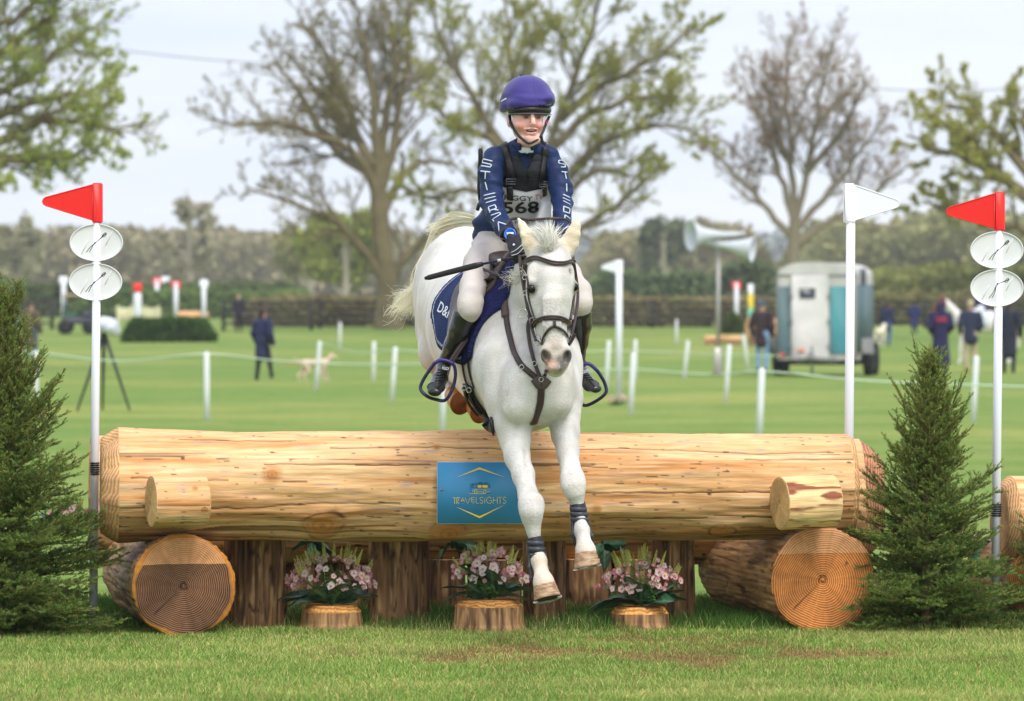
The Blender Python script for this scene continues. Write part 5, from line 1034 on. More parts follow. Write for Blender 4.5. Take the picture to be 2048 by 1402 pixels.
jflag((1702, 372), (1695, 1256), 17, (1687, 1710, 367, 446), (1799, 407), mfw, 'tall white pole with a white flag behind the right end of the big log', 'fence flags', [], None, 20.42)
jflag((1999, 392), (1990, 1256), 16, (1988, 2009, 384, 462), (1893, 423), mred, 'tall white pole with red flag and two oval discs at the right edge', 'fence flags', [(1994.5, 500, 0), (1994.5, 576, -9)], 1020, 20.20)
# ================================================================== BOUQUETS of artificial flowers
mleaf = M('leaf_dark', vcol=True, rough=.38, spec=.45, trans=.12); mpet = M('petal_pink', vcol=True, rough=.55, trans=.4); mspk = M('spike_green', vcol=True, rough=.7, trans=.2)
def leafmesh(L_, Wd, curl, seed):
    g = G(); n, m_ = 12, 9; V_ = []; Cc = []
    for i in range(n):
        t = i/(n-1); w_ = Wd*math.sin(PI*min(t**.75, .999))**.8*(1 if t < .99 else .05); 
        for j in range(m_):
            u = j/(m_-1)*2-1; V_.append((u*w_, L_*t, -curl*t*t*L_+abs(u)*w_*.35+.004*math.sin(t*14+seed)*abs(u)))
            vein = max(0, 1-abs(((t*6-abs(u)*1.5) % 1)-.5)/.16)*(abs(u) < .9); mid = max(0, 1-abs(u)/.12)
            Cc.append(np.clip(c3(44, 82, 58)*(1+.25*math.sin(seed+t*3))+c3(120, 150, 120)*.55*max(vein*.7, mid), 0, 1))
    i_ = np.arange(n-1)[:, None]*m_+np.arange(m_-1)[None]; g.add(V_, np.stack([i_, i_+1, i_+m_+1, i_+m_], -1).reshape(-1, 4)); g.v[0][1][:, :3] = Cc; return g
def as_mesh(g, name, mat):
    o = g.build(name, mat, None, keep=True); me = o.data; bpy.data.objects.remove(o); return me
LEAFM = [as_mesh(leafmesh(.13, .036, .25+.12*k, k), 'leaf', mleaf) for k in range(4)]
def blossom(open_, tone, seed):
    g = G(); R_ = np.random.default_rng(seed); L_ = .013
    for k in range(5):
        a = k*2*PI/5+R_.normal(0, .15); V_ = []; Cc = []
        for i in range(5):
            t = i/4; w_ = .0062*math.sin(PI*min(t*.85+.08, .99)); r_ = .002+L_*t*open_; z_ = L_*t*(1.15-open_)+.0
            for u in (-1, 0, 1): p = np.array([r_-abs(u)*.001, u*w_, z_+abs(u)*.002]); V_.append((p[0]*math.cos(a)-p[1]*math.sin(a), p[0]*math.sin(a)+p[1]*math.cos(a), p[2])); Cc.append(c3(255, 248, 244)*(1-t**2*tone)+c3(246, 84, 124)*t**2*tone)
        i_ = np.arange(4)[:, None]*3+np.arange(2)[None]; g.add(V_, np.stack([i_, i_+1, i_+4, i_+3], -1).reshape(-1, 4)); g.v[-1][1][:, :3] = Cc
    g.ball((0, 0, .004), (.0028, .0028, .004), 8, col=c3(220, 200, 90) if open_ > .6 else c3(236, 210, 200)); return g
BLM = [as_mesh(blossom(.95, .75, 1), 'blossom', mpet), as_mesh(blossom(.8, .95, 2), 'blossom', mpet), as_mesh(blossom(.45, .7, 3), 'blossom', mpet), as_mesh(blossom(.35, 1., 4), 'blossom', mpet), as_mesh(blossom(.9, .35, 5), 'blossom', mpet)]
def spike(seed):
    g = G(); R_ = np.random.default_rng(seed)
    for i in range(60):
        t = i/59; r_ = .0065*(1-t)**.6; a = i*2.4; c = np.array([math.cos(a)*r_, math.sin(a)*r_, .065*t]); g.ball(c, .0026*(1.1-t*.5), 6, col=c3(224, 226, 130)*R_.uniform(.7, 1.2))
    return g
SPM = [as_mesh(spike(k), 'flower_spike', mspk) for k in range(3)]
def put(name, me, parent, loc, d, roll=0., sc=1.):             # child with local +Z (or +Y for leaves) along d
    o = bpy.data.objects.new(name, me); COL.objects.link(o); o.parent = parent; o.location = loc
    q = Vector(d).to_track_quat('Z' if name != 'leaf' else 'Y', 'Z' if name == 'leaf' else 'Y'); o.rotation_euler = (q.to_matrix() @ Matrix.Rotation(roll, 3, 'Z' if name != 'leaf' else 'Y')).to_euler(); o.scale = (sc,)*3; return o
def bouquet(base, label, seed, W_=.21, H_=.24, nb=99, hot=0, small=False):
    R_ = np.random.default_rng(seed); r = root('flower_bouquet', base, label, 'flowers', 'bouquets of pink artificial flowers')
    g = G()
    for k in range(70):                                         # stems and fine fern sprays
        a = R_.uniform(0, 2*PI); e = R_.uniform(.15, 1.2); L_ = R_.uniform(.06, .22); d = np.array([math.cos(a)*math.sin(e)*W_/.21, math.sin(a)*math.sin(e)*.8, math.cos(e)]); p = np.array(base)+d*L_*np.array([1, 1, 1])
        g.tube([base, (np.array(base)+p)/2+np.array([0, 0, .01]), p], .0014, 4, col=c3(70, 110, 50), cap=False)
        for q_ in range(10):
            t = .4+.6*q_/10; c = np.array(base)*(1-t)+p*t; s = R_.normal(0, 1, 3)*.012; g.add([c, c+s+np.array([.002, 0, .004]), c+s*1.3], [[0, 1, 2]], 0, c3(92, 140, 60)*R_.uniform(.6, 1.2))
    g.build('stems', mspk, r)
    for k in range(4 if small else 11):
        a = [-.1, .35, 3.0, 3.3, 5.2, 4.4, 4.8, 2.6, .6, 5.7, 3.9][k]+R_.normal(0, .12); e = R_.uniform(.25, 1.0) if k > 3 else R_.uniform(.35, .75); d = (math.cos(a)*math.cos(e), math.sin(a)*math.cos(e)*.7, math.sin(e)); put('leaf', LEAFM[k % 4], r, Vector((d[0]*.02, d[1]*.02, .005)), d, R_.normal(0, .4), R_.uniform(1.15, 1.6))
    for k in range(nb):
        a = R_.uniform(0, 2*PI); e = math.acos(R_.uniform(.15, 1)); rad = R_.uniform(.75, 1); loc = Vector((math.cos(a)*math.sin(e)*W_*rad*.98, math.sin(a)*math.sin(e)*.10*rad, .055+math.cos(e)*(H_-.06)*rad*.85)); d = Vector((loc.x, loc.y-.10, loc.z*.4)).normalized()
        put('blossom', BLM[int(R_.integers(0, 5))] if not (hot and k < hot) else BLM[3], r, loc, d, R_.uniform(0, 6), R_.uniform(1.1, 1.8))
    for k in range(5 if small else 30):
        a = R_.uniform(-1.15, 1.15); loc = Vector((math.sin(a)*W_*.75, R_.uniform(-.05, .06), .05+math.cos(a)*(H_-.085)*R_.uniform(.8, 1))); d = Vector((math.sin(a)*.6, R_.normal(0, .1)-.1, 1)).normalized(); put('flower_spike', SPM[k % 3], r, loc, d, 0, R_.uniform(.7, 1.15))
    return r
bouquet(t1+np.array([.0, -.02, 0]), 'pink and white bouquet on the left stool stump', 5, .225, .255)
bouquet(t2+np.array([.0, -.02, 0]), 'pink bouquet on the middle stool stump beside the lower hoof', 8, .185, .25)
bouquet(t3+np.array([.01, -.02, 0]), 'pink bouquet with deep pink blooms on the right stool stump', 9, .205, .25, hot=9)
# big leaf sprays hanging behind the fence
def spray(px, py, Y, label, seed, n=7):
    R_ = np.random.default_rng(seed); b = P(px, py, Y); r = root('leaf_spray', b, label, 'leaves', 'dark leaf sprays behind the fence')
    for k in range(n): a = R_.uniform(-.5, 3.6); put('leaf', LEAFM[k % 4], r, Vector((0, 0, 0)), (math.cos(a), -.3, -abs(math.sin(a))*.45+.1), R_.normal(0, .6), R_.uniform(.7, 1))
    g = G(); g.tube([b+np.array([0, 0, -.02]), b+np.array([0, .02, .08])], .006, 6); g.build('stem', M('stem_green', lin((50, 80, 40)), .6), r)
spray(625, 1086, 20.6, 'dark green leaves hanging behind the left bouquet', 1); spray(905, 1088, 20.6, 'dark green leaves hanging behind the middle bouquet', 2); spray(1205, 1088, 20.6, 'dark green leaves hanging just right of the higher hoof', 3, 4)
bouquet(P(140, 1060, 20.9), 'small flowers half hidden behind the left spruce', 12, .10, .14, 16, small=True)
bouquet(P(1925, 1115, 20.9), 'small flowers half hidden behind the right spruce', 13, .10, .14, 16, small=True)
# ================================================================== SPRUCES
mneed = M('spruce_needles', vcol=True, rough=.55, spec=.3, trans=.15); mbrk = M('spruce_bark', lin((140, 110, 80)), .85, var=.3, vs=30, bump=.5, bs=60)
def needles(pts, dens, ln, R_, base_, tipc, wid=.0030):        # brush of needles round each twig (pts: list of polylines)
    A = []; D = []; K = []
    for q, tone in pts:
        q = np.asarray(q); seg = np.diff(q, axis=0); L_ = np.linalg.norm(seg, axis=1); tot = L_.sum(); n = max(3, int(tot*dens)); t = R_.random(n)*tot; cs = np.concatenate([[0], np.cumsum(L_)]); i = np.clip(np.searchsorted(cs, t)-1, 0, len(L_)-1)
        f = (t-cs[i])/L_[i]; A.append(q[i]+seg[i]*f[:, None]); D.append(seg[i]/L_[i][:, None]); K.append(np.stack([t/tot, np.full(n, tone)], -1))
    A = np.vstack(A); D = np.vstack(D); K = np.vstack(K); n = len(A)
    rv = R_.normal(0, 1, (n, 3)); rv[:, 2] += .35; rv -= D*(rv*D).sum(1)[:, None]; rv /= np.linalg.norm(rv, axis=1)[:, None]
    d = rv*.80+D*.75; d /= np.linalg.norm(d, axis=1)[:, None]; l = ln*R_.uniform(.7, 1.15, n)*(1-.35*K[:, 0]**4)
    s = np.cross(d, R_.normal(0, 1, (n, 3))); s /= np.linalg.norm(s, axis=1)[:, None]
    V = np.stack([A-s*wid/2, A+s*wid/2, A+d*l[:, None]], 1).reshape(-1, 3)
    c = base_*(1-K[:, :1])+tipc*K[:, :1]; c = c*K[:, 1:]*R_.uniform(.75, 1.25, (n, 1)); return V, np.arange(3*n).reshape(-1, 3), np.repeat(c, 3, 0)
def spruce(px, Y, pytop, prof, label, seed, lean=0., toppx=None, dens=820, nb=120):
    R_ = np.random.default_rng(seed); b = P(px, 0, Y); b[2] = 0; H = CAMH-(pytop-606)*Y/F; r = root('spruce_tree', b, label, 'spruce tree', 'cut spruce trees dressing the fence')
    tx = (P(toppx, 0, Y)[0] if toppx else b[0]); tp = lambda z: np.array([b[0]+(tx-b[0])*(z/H)**1.5+.008*math.sin(z*9), Y, z])
    g = G(); g.tube([tp(z) for z in np.linspace(0, H*.97, 14)], np.linspace(.026, .006, 14), 8); g.build('trunk', mbrk, r)
    tw = []; st_ = G()
    def twig(p, d, L_, lev, tone, droop, mx=2):
        n = 5; q = [p]; dd = nrm(d)
        for i in range(n): dd = nrm(dd+np.array([0, 0, droop*(.5-i/n)*-1*.22 if lev == 0 else .03])+R_.normal(0, .05, 3)); q.append(q[-1]+dd*L_/n)
        q = np.array(q); tw.append((q, tone)); st_.tube(q, np.linspace(.0026-.0008*lev, .0011, len(q)), 4, col=np.linspace(.55, 1.1, len(q))[:, None]*c3(150, 104, 60), cap=False)
        if lev < mx and L_ > .05:
            m = int(L_/(.027 if lev == 0 else .034)); side = np.cross(dd, (0, 0, 1)); side = nrm(side+R_.normal(0, .15, 3))
            for k in range(1, m+1):
                t = k/(m+1.); i = min(int(t*n), n-1); pp = q[i]*(1-(t*n-i))+q[i+1]*(t*n-i); s = 1 if k % 2 else -1; ll = L_*(.55 if lev == 0 else .5)*(1-t*.55)*R_.uniform(.6, 1.1)
                if ll > .022: twig(pp, nrm(q[i+1]-q[i])*.85+side*s*.75+np.array([0, 0, R_.normal(.04, .14)]), min(ll, .22), lev+1, tone*R_.uniform(.85, 1.15), 0, mx)
    zs = np.linspace(.03, .985, nb)
    for i, u in enumerate(zs):
        z = H*u**1.12; a = i*2.399+R_.normal(0, .2); rad = np.interp(u, [p[0] for p in prof], [p[1] for p in prof])*R_.uniform(.72, 1.08)
        el = np.interp(u, [0, .2, .5, .85, 1], [.05, .30, .68, 1.0, 1.25])+R_.normal(0, .09); d = np.array([math.cos(a)*math.cos(el), math.sin(a)*math.cos(el)*.85, math.sin(el)]); L_ = rad/max(.35, math.cos(el))
        twig(tp(z), d, L_, 0, 1., -1 if u > .5 else 1.2, 1 if u > .66 else 2)
    twig(tp(H*.93), np.array([R_.normal(0, .05), 0, 1.]), H*.08, 1, 1., 0)
    V_, Fn, Cn = needles(tw, dens, .0145, R_, c3(60, 100, 48), c3(128, 160, 74), .0026); cr_ = G(); cr_.add(V_, Fn, 0); cr_.v[0][1][:, :3] = Cn; o = cr_.build('crown', mneed, r, smooth=False)
    st_.build('twigs', M('spruce_twig', vcol=True, rough=.8), r); return r
spruce(-4, 19.72, 612, [(0, .46), (.12, .48), (.25, .45), (.4, .36), (.55, .29), (.7, .19), (.85, .11), (1, .05)], 'large dark spruce leaning into the left edge in front of the flag pole', 1, toppx=22, nb=230)
spruce(1850, 19.98, 738, [(0, .36), (.12, .40), (.25, .35), (.4, .29), (.55, .23), (.7, .17), (.85, .11), (1, .03)], 'bushy spruce with cut top standing right of the big log', 2, toppx=1862, nb=230)
spruce(2085, 20.05, 1040, [(0, .26), (.3, .22), (.7, .12), (1, .03)], 'low spruce branches poking in at the bottom right edge', 3, nb=70)
# ================================================================== GROUND
def gmat():
    m = bpy.data.materials.new('field_grass'); m.use_nodes = True; t = m.node_tree; b = t.nodes['Principled BSDF']; l = t.links.new; N = t.nodes.new
    b.inputs['Roughness'].default_value = .9; b.inputs['Specular IOR Level'].default_value = .1
    tc_ = N('ShaderNodeTexCoord'); prev = None
    cols = [(lin((112, 138, 62)), lin((158, 160, 84)), .09, 3), (None, lin((100, 132, 56)), .35, 4), (None, lin((150, 152, 88)), 1.3, 5), (None, lin((92, 116, 54)), 9., 5)]
    for i, (a, c, s, dt) in enumerate(cols):
        n = N('ShaderNodeTexNoise'); n.inputs['Scale'].default_value = s; n.inputs['Detail'].default_value = dt; l(tc_.outputs['Object'], n.inputs['Vector'])
        mr = N('ShaderNodeMapRange'); mr.inputs[1].default_value = .44; mr.inputs[2].default_value = .66; mr.inputs[4].default_value = (.8, .7, .45, .45)[i]; l(n.outputs['Fac'], mr.inputs[0])
        x = N('ShaderNodeMix'); x.data_type = 'RGBA'; l(mr.outputs[0], x.inputs['Factor'])
        if a is not None: x.inputs[6].default_value = (*a, 1)
        else: l(prev, x.inputs[6])
        x.inputs[7].default_value = (*c, 1); prev = x.outputs[2]
    l(prev, b.inputs['Base Color']); n = N('ShaderNodeTexNoise'); n.inputs['Scale'].default_value = 25; n.inputs['Detail'].default_value = 6; l(tc_.outputs['Object'], n.inputs['Vector'])
    bp = N('ShaderNodeBump'); bp.inputs['Strength'].default_value = .6; bp.inputs['Distance'].default_value = .05; l(n.outputs['Fac'], bp.inputs['Height']); l(bp.outputs[0], b.inputs['Normal']); return m
ys = np.concatenate([np.linspace(-30, 14, 6), np.linspace(15, 24, 37), np.linspace(25, 60, 36), np.linspace(65, 220, 40), np.linspace(240, 420, 12), [600, 1000, 2000, 4500]])
us = np.linspace(-1, 1, 81); V_ = []
for y in ys:
    w_ = 40+abs(y)*1.1; xx = us*w_; z = gz(y)+.05*vn(np.stack([xx*.2, np.full(81, y*.2), np.zeros(81)], -1), 1, 5)*np.clip((y-24)/10, 0, 1)+.012*vn(np.stack([xx*3, np.full(81, y*3), np.zeros(81)], -1), 1, 6)*(y < 24)*0
    V_ += [(a, y, b_) for a, b_ in zip(xx, z)]
i_ = np.arange(len(ys)-1)[:, None]*81+np.arange(80)[None]
g = G(); g.add(V_, np.stack([i_, i_+1, i_+82, i_+81], -1).reshape(-1, 4)); setp(g.build('ground', gmat()), kind='structure')
# grass: blades
R_ = np.random.default_rng(5); mgr = M('grass_blades', vcol=True, rough=.75, spec=.2, trans=.3)
n = 330000; Yg = 16.0+R_.random(n)**.85*5.6; Xg = (R_.random(n)*2-1)*(Yg*.125+.55)
nn = np.stack([Xg, Yg, Xg*0], -1); tall = np.clip((Yg-19.86+.10*vn(nn, 3, 3))/.14, 0, 1); tuft = fbm(nn, 6, 11, 3); pat = np.clip(fbm(nn*np.array([.8, 1.6, 1]), 1.5, 13, 3)*1.4+.15, 0, 1)
worn = np.clip(1.35-np.sqrt(((Xg-.58)/.85)**2+((Yg-18.55)/.62)**2)+1.5*fbm(nn, 4, 17, 3), 0, 1)*1.15; worn = np.maximum(worn, np.clip(1.1-np.sqrt(((Xg+.12)/.35)**2+((Yg-18.5)/.25)**2)+.8*fbm(nn, 5, 19, 3), 0, 1)*.5)
h = (.016+.018*R_.random(n)+.016*np.clip(tuft, 0, 1)+tall*(.018+.055*R_.random(n)**1.5))*(1-.5*worn)
a = R_.random(n)*2*PI; le = h*R_.uniform(.25, 1.0, n)*(1-.4*tall); dx = np.cos(a)*le; dy = np.sin(a)*le; w_ = (.0026+.0016*R_.random(n))*(1+.0*tall); b_ = a+PI/2+R_.normal(0, .6, n); wx = np.cos(b_)*w_/2; wy = np.sin(b_)*w_/2*.3; wx = np.where(np.abs(wx) < .0008, .0008, wx)
V_ = np.stack([np.stack([Xg-wx, Yg-wy, -.003+0*h], -1), np.stack([Xg+wx, Yg+wy, -.003+0*h], -1), np.stack([Xg+wx*.8+dx*.35, Yg+wy+dy*.35, h*.62], -1), np.stack([Xg-wx*.8+dx*.35, Yg-wy+dy*.35, h*.62], -1), np.stack([Xg+dx, Yg+dy, h], -1)], 1)
k = np.arange(n)[:, None]*5; g = G()
ca = c3(128, 158, 74); cb2 = c3(164, 180, 100); straw = c3(196, 182, 118); dk = c3(60, 100, 38); brn = c3(164, 136, 92)
c = ca*(1-pat[:, None])+cb2*pat[:, None]; c = c*(1-tall[:, None]*.8)+dk*tall[:, None]*.8; u = R_.random(n); c = np.where((u < .20+.16*pat-.18*tall)[:, None], straw, c)
c = np.where((R_.random(n) < worn*.9)[:, None], brn*R_.uniform(.6, 1.25, (n, 1)), c); c = c*R_.uniform(.72, 1.28, (n, 1))*(1+.22*tuft[:, None]*0+.18*fbm(nn, 2.2, 23, 3)[:, None])
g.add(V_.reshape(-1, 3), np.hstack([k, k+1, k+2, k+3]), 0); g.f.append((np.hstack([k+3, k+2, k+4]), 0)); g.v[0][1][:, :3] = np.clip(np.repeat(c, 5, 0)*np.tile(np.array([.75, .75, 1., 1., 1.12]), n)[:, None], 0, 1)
setp(g.build('grass', mgr, smooth=False), 'short mown grass with straw and a worn brown patch in front of the log fence', 'grass', kind='stuff')
# ================================================================== MIDGROUND
def zg(Y): return float(gz(Y))
def gp(px, Y): p = P(px, 600, Y); p[2] = zg(Y); return p
mstk = M('stake_white', lin((226, 228, 228)), .5)
STK = [(72, 703, 72, 822), (413, 705, 414, 843), (640, 683, 632, 780), (680, 645, 680, 700), (748, 684, 747, 765), (791, 695, 783, 803), (889, 705, 884, 872), (1218, 682, 1212, 782), (1353, 640, 1353, 693), (1376, 682, 1368, 757), (1271, 680, 1270, 762), (1267, 707, 1261, 828), (1459, 690, 1451, 803), (1487, 670, 1496, 740), (1524, 738, 1518, 880), (1953, 713, 1946, 845)]
SLB = ['beside the left spruce', 'alone left of the walker with the dog', 'in front of the pale dog', 'far off between dog and horse tail', 'second to the right of the pale dog', 'tilted, third to the right of the pale dog', 'showing under the hind hoof of the white horse', 'left of the white flag on the field', 'far off right of the small white flag', 'left of the loudspeaker mast', 'just behind the nearer stake by the pink flowers', 'beside the pink flowers on the field', 'right of the loudspeaker mast', 'leaning left, beside the low brown log', 'in front of the person in jeans, cut off by the log', 'between the right spruce and the right red flag pole']
g = G(); SP = []
for i, ((a, b, c_, d), lb) in enumerate(zip(STK, SLB)):
    Y = Yof(d); p = gp(c_, Y); t = P(a, b, Y); SP.append((p, t)); g = G(); g.tube([p-np.array([0, 0, .1]), p*.5+t*.5, t-(t-p)*.02, t], [.045, .045, .045, .036], 10); g.ball(t-(t-p)*.02, .037, 8); setp(g.build('rope_stake', mstk, base=p), 'thin white rope stake '+lb, 'stake', 'white stakes carrying the rope')
mrp = M('rope_pale', lin((198, 216, 190)), .6)
def rope(pts, label, r=.014, name='rope'):
    q = smooth([P(*p) for p in pts], 30); setp(G().tube(q, r, 5).build(name, mrp, base=q[0]), label, 'rope')
y1, y2, y3 = Yof(822), Yof(843), Yof(860)
rope([(-60, 706, y1), (72, 706, y1), (240, 722, (y1+y2)/2), (413, 708, y2), (560, 722, 75), (720, 729, 78), (889, 727, y3)], 'pale rope sagging between stakes on the left of the field')
rope([(889, 727, y3), (1100, 742, 78), (1267, 738, 84), (1376, 747, 82), (1459, 748, 82), (1524, 742, 62), (1740, 762, 64), (1952, 770, 66), (2120, 776, 66)], 'pale rope running past the trailer on the right of the field')
rope([(640, 686, 95), (720, 706, 103), (791, 700, 90), (1000, 712, 92), (1218, 702, 96), (1376, 706, 110), (1560, 712, 110)], 'thin pale rope further back crossing the middle of the field', .012)
# ---- people
def body(sp_, h, k=.03): s = sp_; return s
def sdfobj(prims, vox, name, mat, parent, k=.03, blur=1, noise=None, colf=None):     # prims: (A, B, (a0,b0), (a1,b1))
    pts = np.array([p for pr in prims for p in pr[:2]]); rm = max(max(*pr[2], *pr[3]) for pr in prims); s = SDF(pts.min(0)-rm-3*vox, pts.max(0)+rm+3*vox, vox)
    for A, B, a, b in prims: s.seg(A, B, a, b, (1, .2, 0), k)
    if noise: band(s, lambda p: vn(p, noise[0], 3)*noise[1], .06)
    V, Fc = s.mesh(blur); g = G(); g.add(V, Fc)
    if colf is not None: g.v[0][1][:, :3] = colf(V)
    return g.build(name, mat, parent)
def person(px, fpy, hpy, label, coat, trou, hair, yaw=0., coatlen=.50, stride=0., arms=0., hood=False, hat=None, shoes=(40, 30, 28), print_=None, grp='people standing about the field', lean=0.):
    Y = Yof(fpy); b = gp(px, Y); H = (fpy-hpy)*Y/F; s = H/1.75; r = root('person', b, label, 'person', grp)
    cy, sy = math.cos(yaw), math.sin(yaw); Q = lambda x, y, z: b+np.array([x*cy-y*sy, x*sy+y*cy, z])*s   # y<0 faces the camera
    sf = stride
    hips = [Q(-.10, 0, .92), Q(.10, 0, .92)]; kn = [Q(-.11-sf*.3, -.05, .50), Q(.11+sf*.2, -.04, .50)]; an = [Q(-.11-sf, .05, .09+.06*min(1, sf*3)), Q(.11+sf*.25, .02, .08)]
    sh = [Q(-.20, 0, 1.42), Q(.20, 0, 1.42)]; el = [Q(-.27, .03, 1.14), Q(.27, .03, 1.14)]; hd = [Q(-.25+.1*arms, -.10-.15*arms, .90+.18*arms), Q(.25-.1*arms, -.10-.15*arms, .90+.18*arms)]
    e = lambda *v: tuple(np.array(v)*s)
    def limbs(gr, lo=True, up=True, head=True, core=True):
        L_ = []
        if core: L_ += [(Q(0, 0, .95), Q(0, 0, 1.2), e(.15+gr, .11+gr), e(.15+gr, .10+gr)), (Q(0, 0, 1.2), Q(0, .01, 1.40), e(.16+gr, .11+gr), e(.17+gr, .09+gr))]
        if up: L_ += [x for i in (0, 1) for x in ((sh[i], el[i], e(.058+gr, .058+gr), e(.046+gr, .046+gr)), (el[i], hd[i], e(.045+gr, .045+gr), e(.032+gr, .034+gr)))]
        if lo: L_ += [x for i in (0, 1) for x in ((hips[i], kn[i], e(.085+gr, .09+gr), e(.06+gr, .06+gr)), (kn[i], an[i], e(.06+gr, .06+gr), e(.042+gr, .045+gr)))]
        return L_
    hp = [(Q(0, 0, 1.42), Q(0, -.01, 1.53), e(.06, .06), e(.055, .06)), (Q(0, -.01, 1.62), Q(0, -.015, 1.67), e(.075, .09), e(.073, .085)), (Q(0, -.03, 1.57), Q(0, -.04, 1.60), e(.05, .06), e(.06, .07)), (Q(0, -.115, 1.60), Q(0, -.105, 1.63), e(.012, .012), e(.012, .012))]
    hands = [x for i in (0, 1) for x in ((hd[i], hd[i]+np.array([0, -.02, -.09])*s, e(.03, .032), e(.026, .03)),)]
    sdfobj(limbs(-.012)+hp+hands, .016*s, 'body', M('skin_far', lin((206, 160, 138)), .6), r)
    sdfobj(limbs(.008, True, False, False, False)+[(Q(-.05, 0, .95), Q(.05, 0, .95), e(.13, .12), e(.13, .12))], .016*s, 'trousers', M('cloth_%d_%d_%d' % trou, lin(trou), .85, var=.15, vs=8), r)
    cl = .95-coatlen+.0
    ct = limbs(.030, False, True)+[(Q(0, 0, max(cl, .30)), Q(0, 0, .98), e(.19+.06*(coatlen > .5), .15), e(.17, .13))]
    if hood: ct += [(Q(0, .03, 1.46), Q(0, .02, 1.66), e(.11, .11), e(.095, .115))]
    co = sdfobj(ct, .016*s, 'coat', M('cloth_%d_%d_%d' % coat, lin(coat), .8, var=.15, vs=8, bump=.3, bs=10), r, noise=(9, .012))
    if hat: sdfobj([(Q(0, .0, 1.68), Q(0, .0, 1.70), e(.085, .10), e(.08, .095)), (Q(0, -.10, 1.655), Q(0, -.14, 1.65), e(.06, .012), e(.05, .01))], .014*s, 'cap', M('cloth_%d_%d_%d' % hat, lin(hat), .8), r)
    elif not hood: sdfobj([(Q(0, .02, 1.66), Q(0, .02, 1.68), e(.088, .095), e(.085, .095)), (Q(0, .06, 1.54), Q(0, .05, 1.64), e(.06, .05), e(.075, .06))], .014*s, 'hair', M('hair_%d' % hair[0], lin(hair), .8), r)
    for i in (0, 1): sdfobj([(an[i]+np.array([0, .02, -.03])*s, an[i]+np.array([.0 if not sf else -.0, -.13*cy, -.045])*s, e(.045, .05), e(.042, .035)), (an[i]+np.array([0, .02, -.03])*s, an[i]+np.array([0, .02, .08])*s, e(.05, .05), e(.05, .05))], .012*s, 'shoe', M('shoe_%d' % shoes[0], lin(shoes), .6), r)
    if print_:
        g = G()
        for k, (z_, w_) in enumerate(((1.36, .15), (1.31, .12), (1.27, .13))): g.tube([Q(-w_, .172, z_), Q(-w_*.4, .18, z_+.006), Q(w_*.5, .18, z_), Q(w_, .172, z_)], .012*s, 5)
        g.build('back_print', M('print_red', lin((196, 40, 70)), .6), co, smooth=False)
    return r
NV = (30, 36, 74)
person(525, 760, 618, 'walker in navy coat and black trousers leading the pale dog', NV, (24, 24, 34), (50, 36, 30), 2.5, .34, .22, 0)
person(62, 728, 604, 'person in olive brown coat and blue trousers standing at the left', (92, 80, 58), (60, 82, 110), (60, 50, 40), 2.7, .35, hat=(80, 70, 50))
person(10, 735, 606, 'person in navy half hidden behind the left spruce tip', NV, (40, 60, 110), (50, 40, 30), 0, .3)
person(477, 664, 589, 'small dark figure standing at the left paddock fence', (34, 30, 44), (28, 30, 44), (70, 36, 30), .2, .2)
person(1524, 742, 603, 'person in dark brown jacket, pale blue jeans and blue cap', (52, 36, 40), (120, 158, 196), (120, 80, 60), 2.8, .22, hat=(70, 86, 120))
person(1881, 748, 603, 'person with hood up in long navy coat with red print', (32, 30, 74), (30, 30, 60), (40, 30, 30), 3.2, .66, hood=True, print_='x', arms=.6)
person(1941, 742, 602, 'person in navy jacket and beige breeches seen beside the piebald horse', (34, 42, 66), (186, 166, 140), (196, 176, 140), 3.3, .16, shoes=(150, 90, 100), arms=.4, hat=(190, 176, 140))
person(2018, 746, 600, 'person in dark navy long coat behind the right flag pole', (28, 34, 52), (30, 30, 40), (60, 50, 50), 2.9, .45)
person(1774, 692, 605, 'distant person in navy and jeans right of the horse trailer', NV, (66, 90, 140), (50, 40, 34), 2.6, .2)
person(1829, 668, 603, 'distant person in long blue coat at the right fence', (30, 44, 96), (30, 34, 66), (50, 40, 34), 2.9, .5)
# ---- dogs and the piebald horse: quadrupeds from joints
def quad(name, b, sc, yaw, J, vox, mat, parent_label, cat, colf=None, grp=None, k=.03):
    r = root(name, b, parent_label, cat, grp); c, s = math.cos(yaw), math.sin(yaw); q = lambda p: b+np.array([p[0]*c-p[1]*s, p[0]*s+p[1]*c, p[2]])*sc
    sdfobj([(q(A), q(B), tuple(np.array(a)*sc), tuple(np.array(bb)*sc)) for A, B, a, bb in J], vox, 'body', mat, r, k*sc, colf=colf); return r, q
def chainJ(st): return [(p[0], q[0], p[1], q[1]) for p, q in zip(st[:-1], st[1:])]
DOG = chainJ([((-.28, 0, .50), (.10, .11)), ((0, 0, .50), (.095, .10)), ((.25, 0, .50), (.105, .13)), ((.38, 0, .60), (.06, .07)), ((.46, 0, .70), (.065, .07))])+chainJ([((.46, 0, .69), (.06, .055)), ((.60, 0, .65), (.032, .032))])+chainJ([((-.34, 0, .54), (.03, .03)), ((-.48, 0, .56), (.025, .025)), ((-.60, 0, .64), (.015, .015))])
DOG += [x for sy_ in (-.07, .07) for x in chainJ([((.26, sy_, .45), (.05, .06)), ((.24+sy_, sy_, .24), (.032, .034)), ((.30+sy_, sy_, .04), (.024, .026)), ((.33+sy_, sy_, .025), (.028, .022))])+chainJ([((-.30, sy_, .46), (.06, .08)), ((-.24-sy_, sy_, .30), (.045, .05)), ((-.40-sy_, sy_, .17), (.026, .03)), ((-.36-sy_, sy_, .04), (.024, .024)), ((-.33-sy_, sy_, .025), (.028, .022))])]
DOG += [((.45, -.06, .72), (.44, -.08, .64), (.03, .015), (.02, .012)), ((.45, .06, .72), (.44, .08, .64), (.03, .015), (.02, .012))]
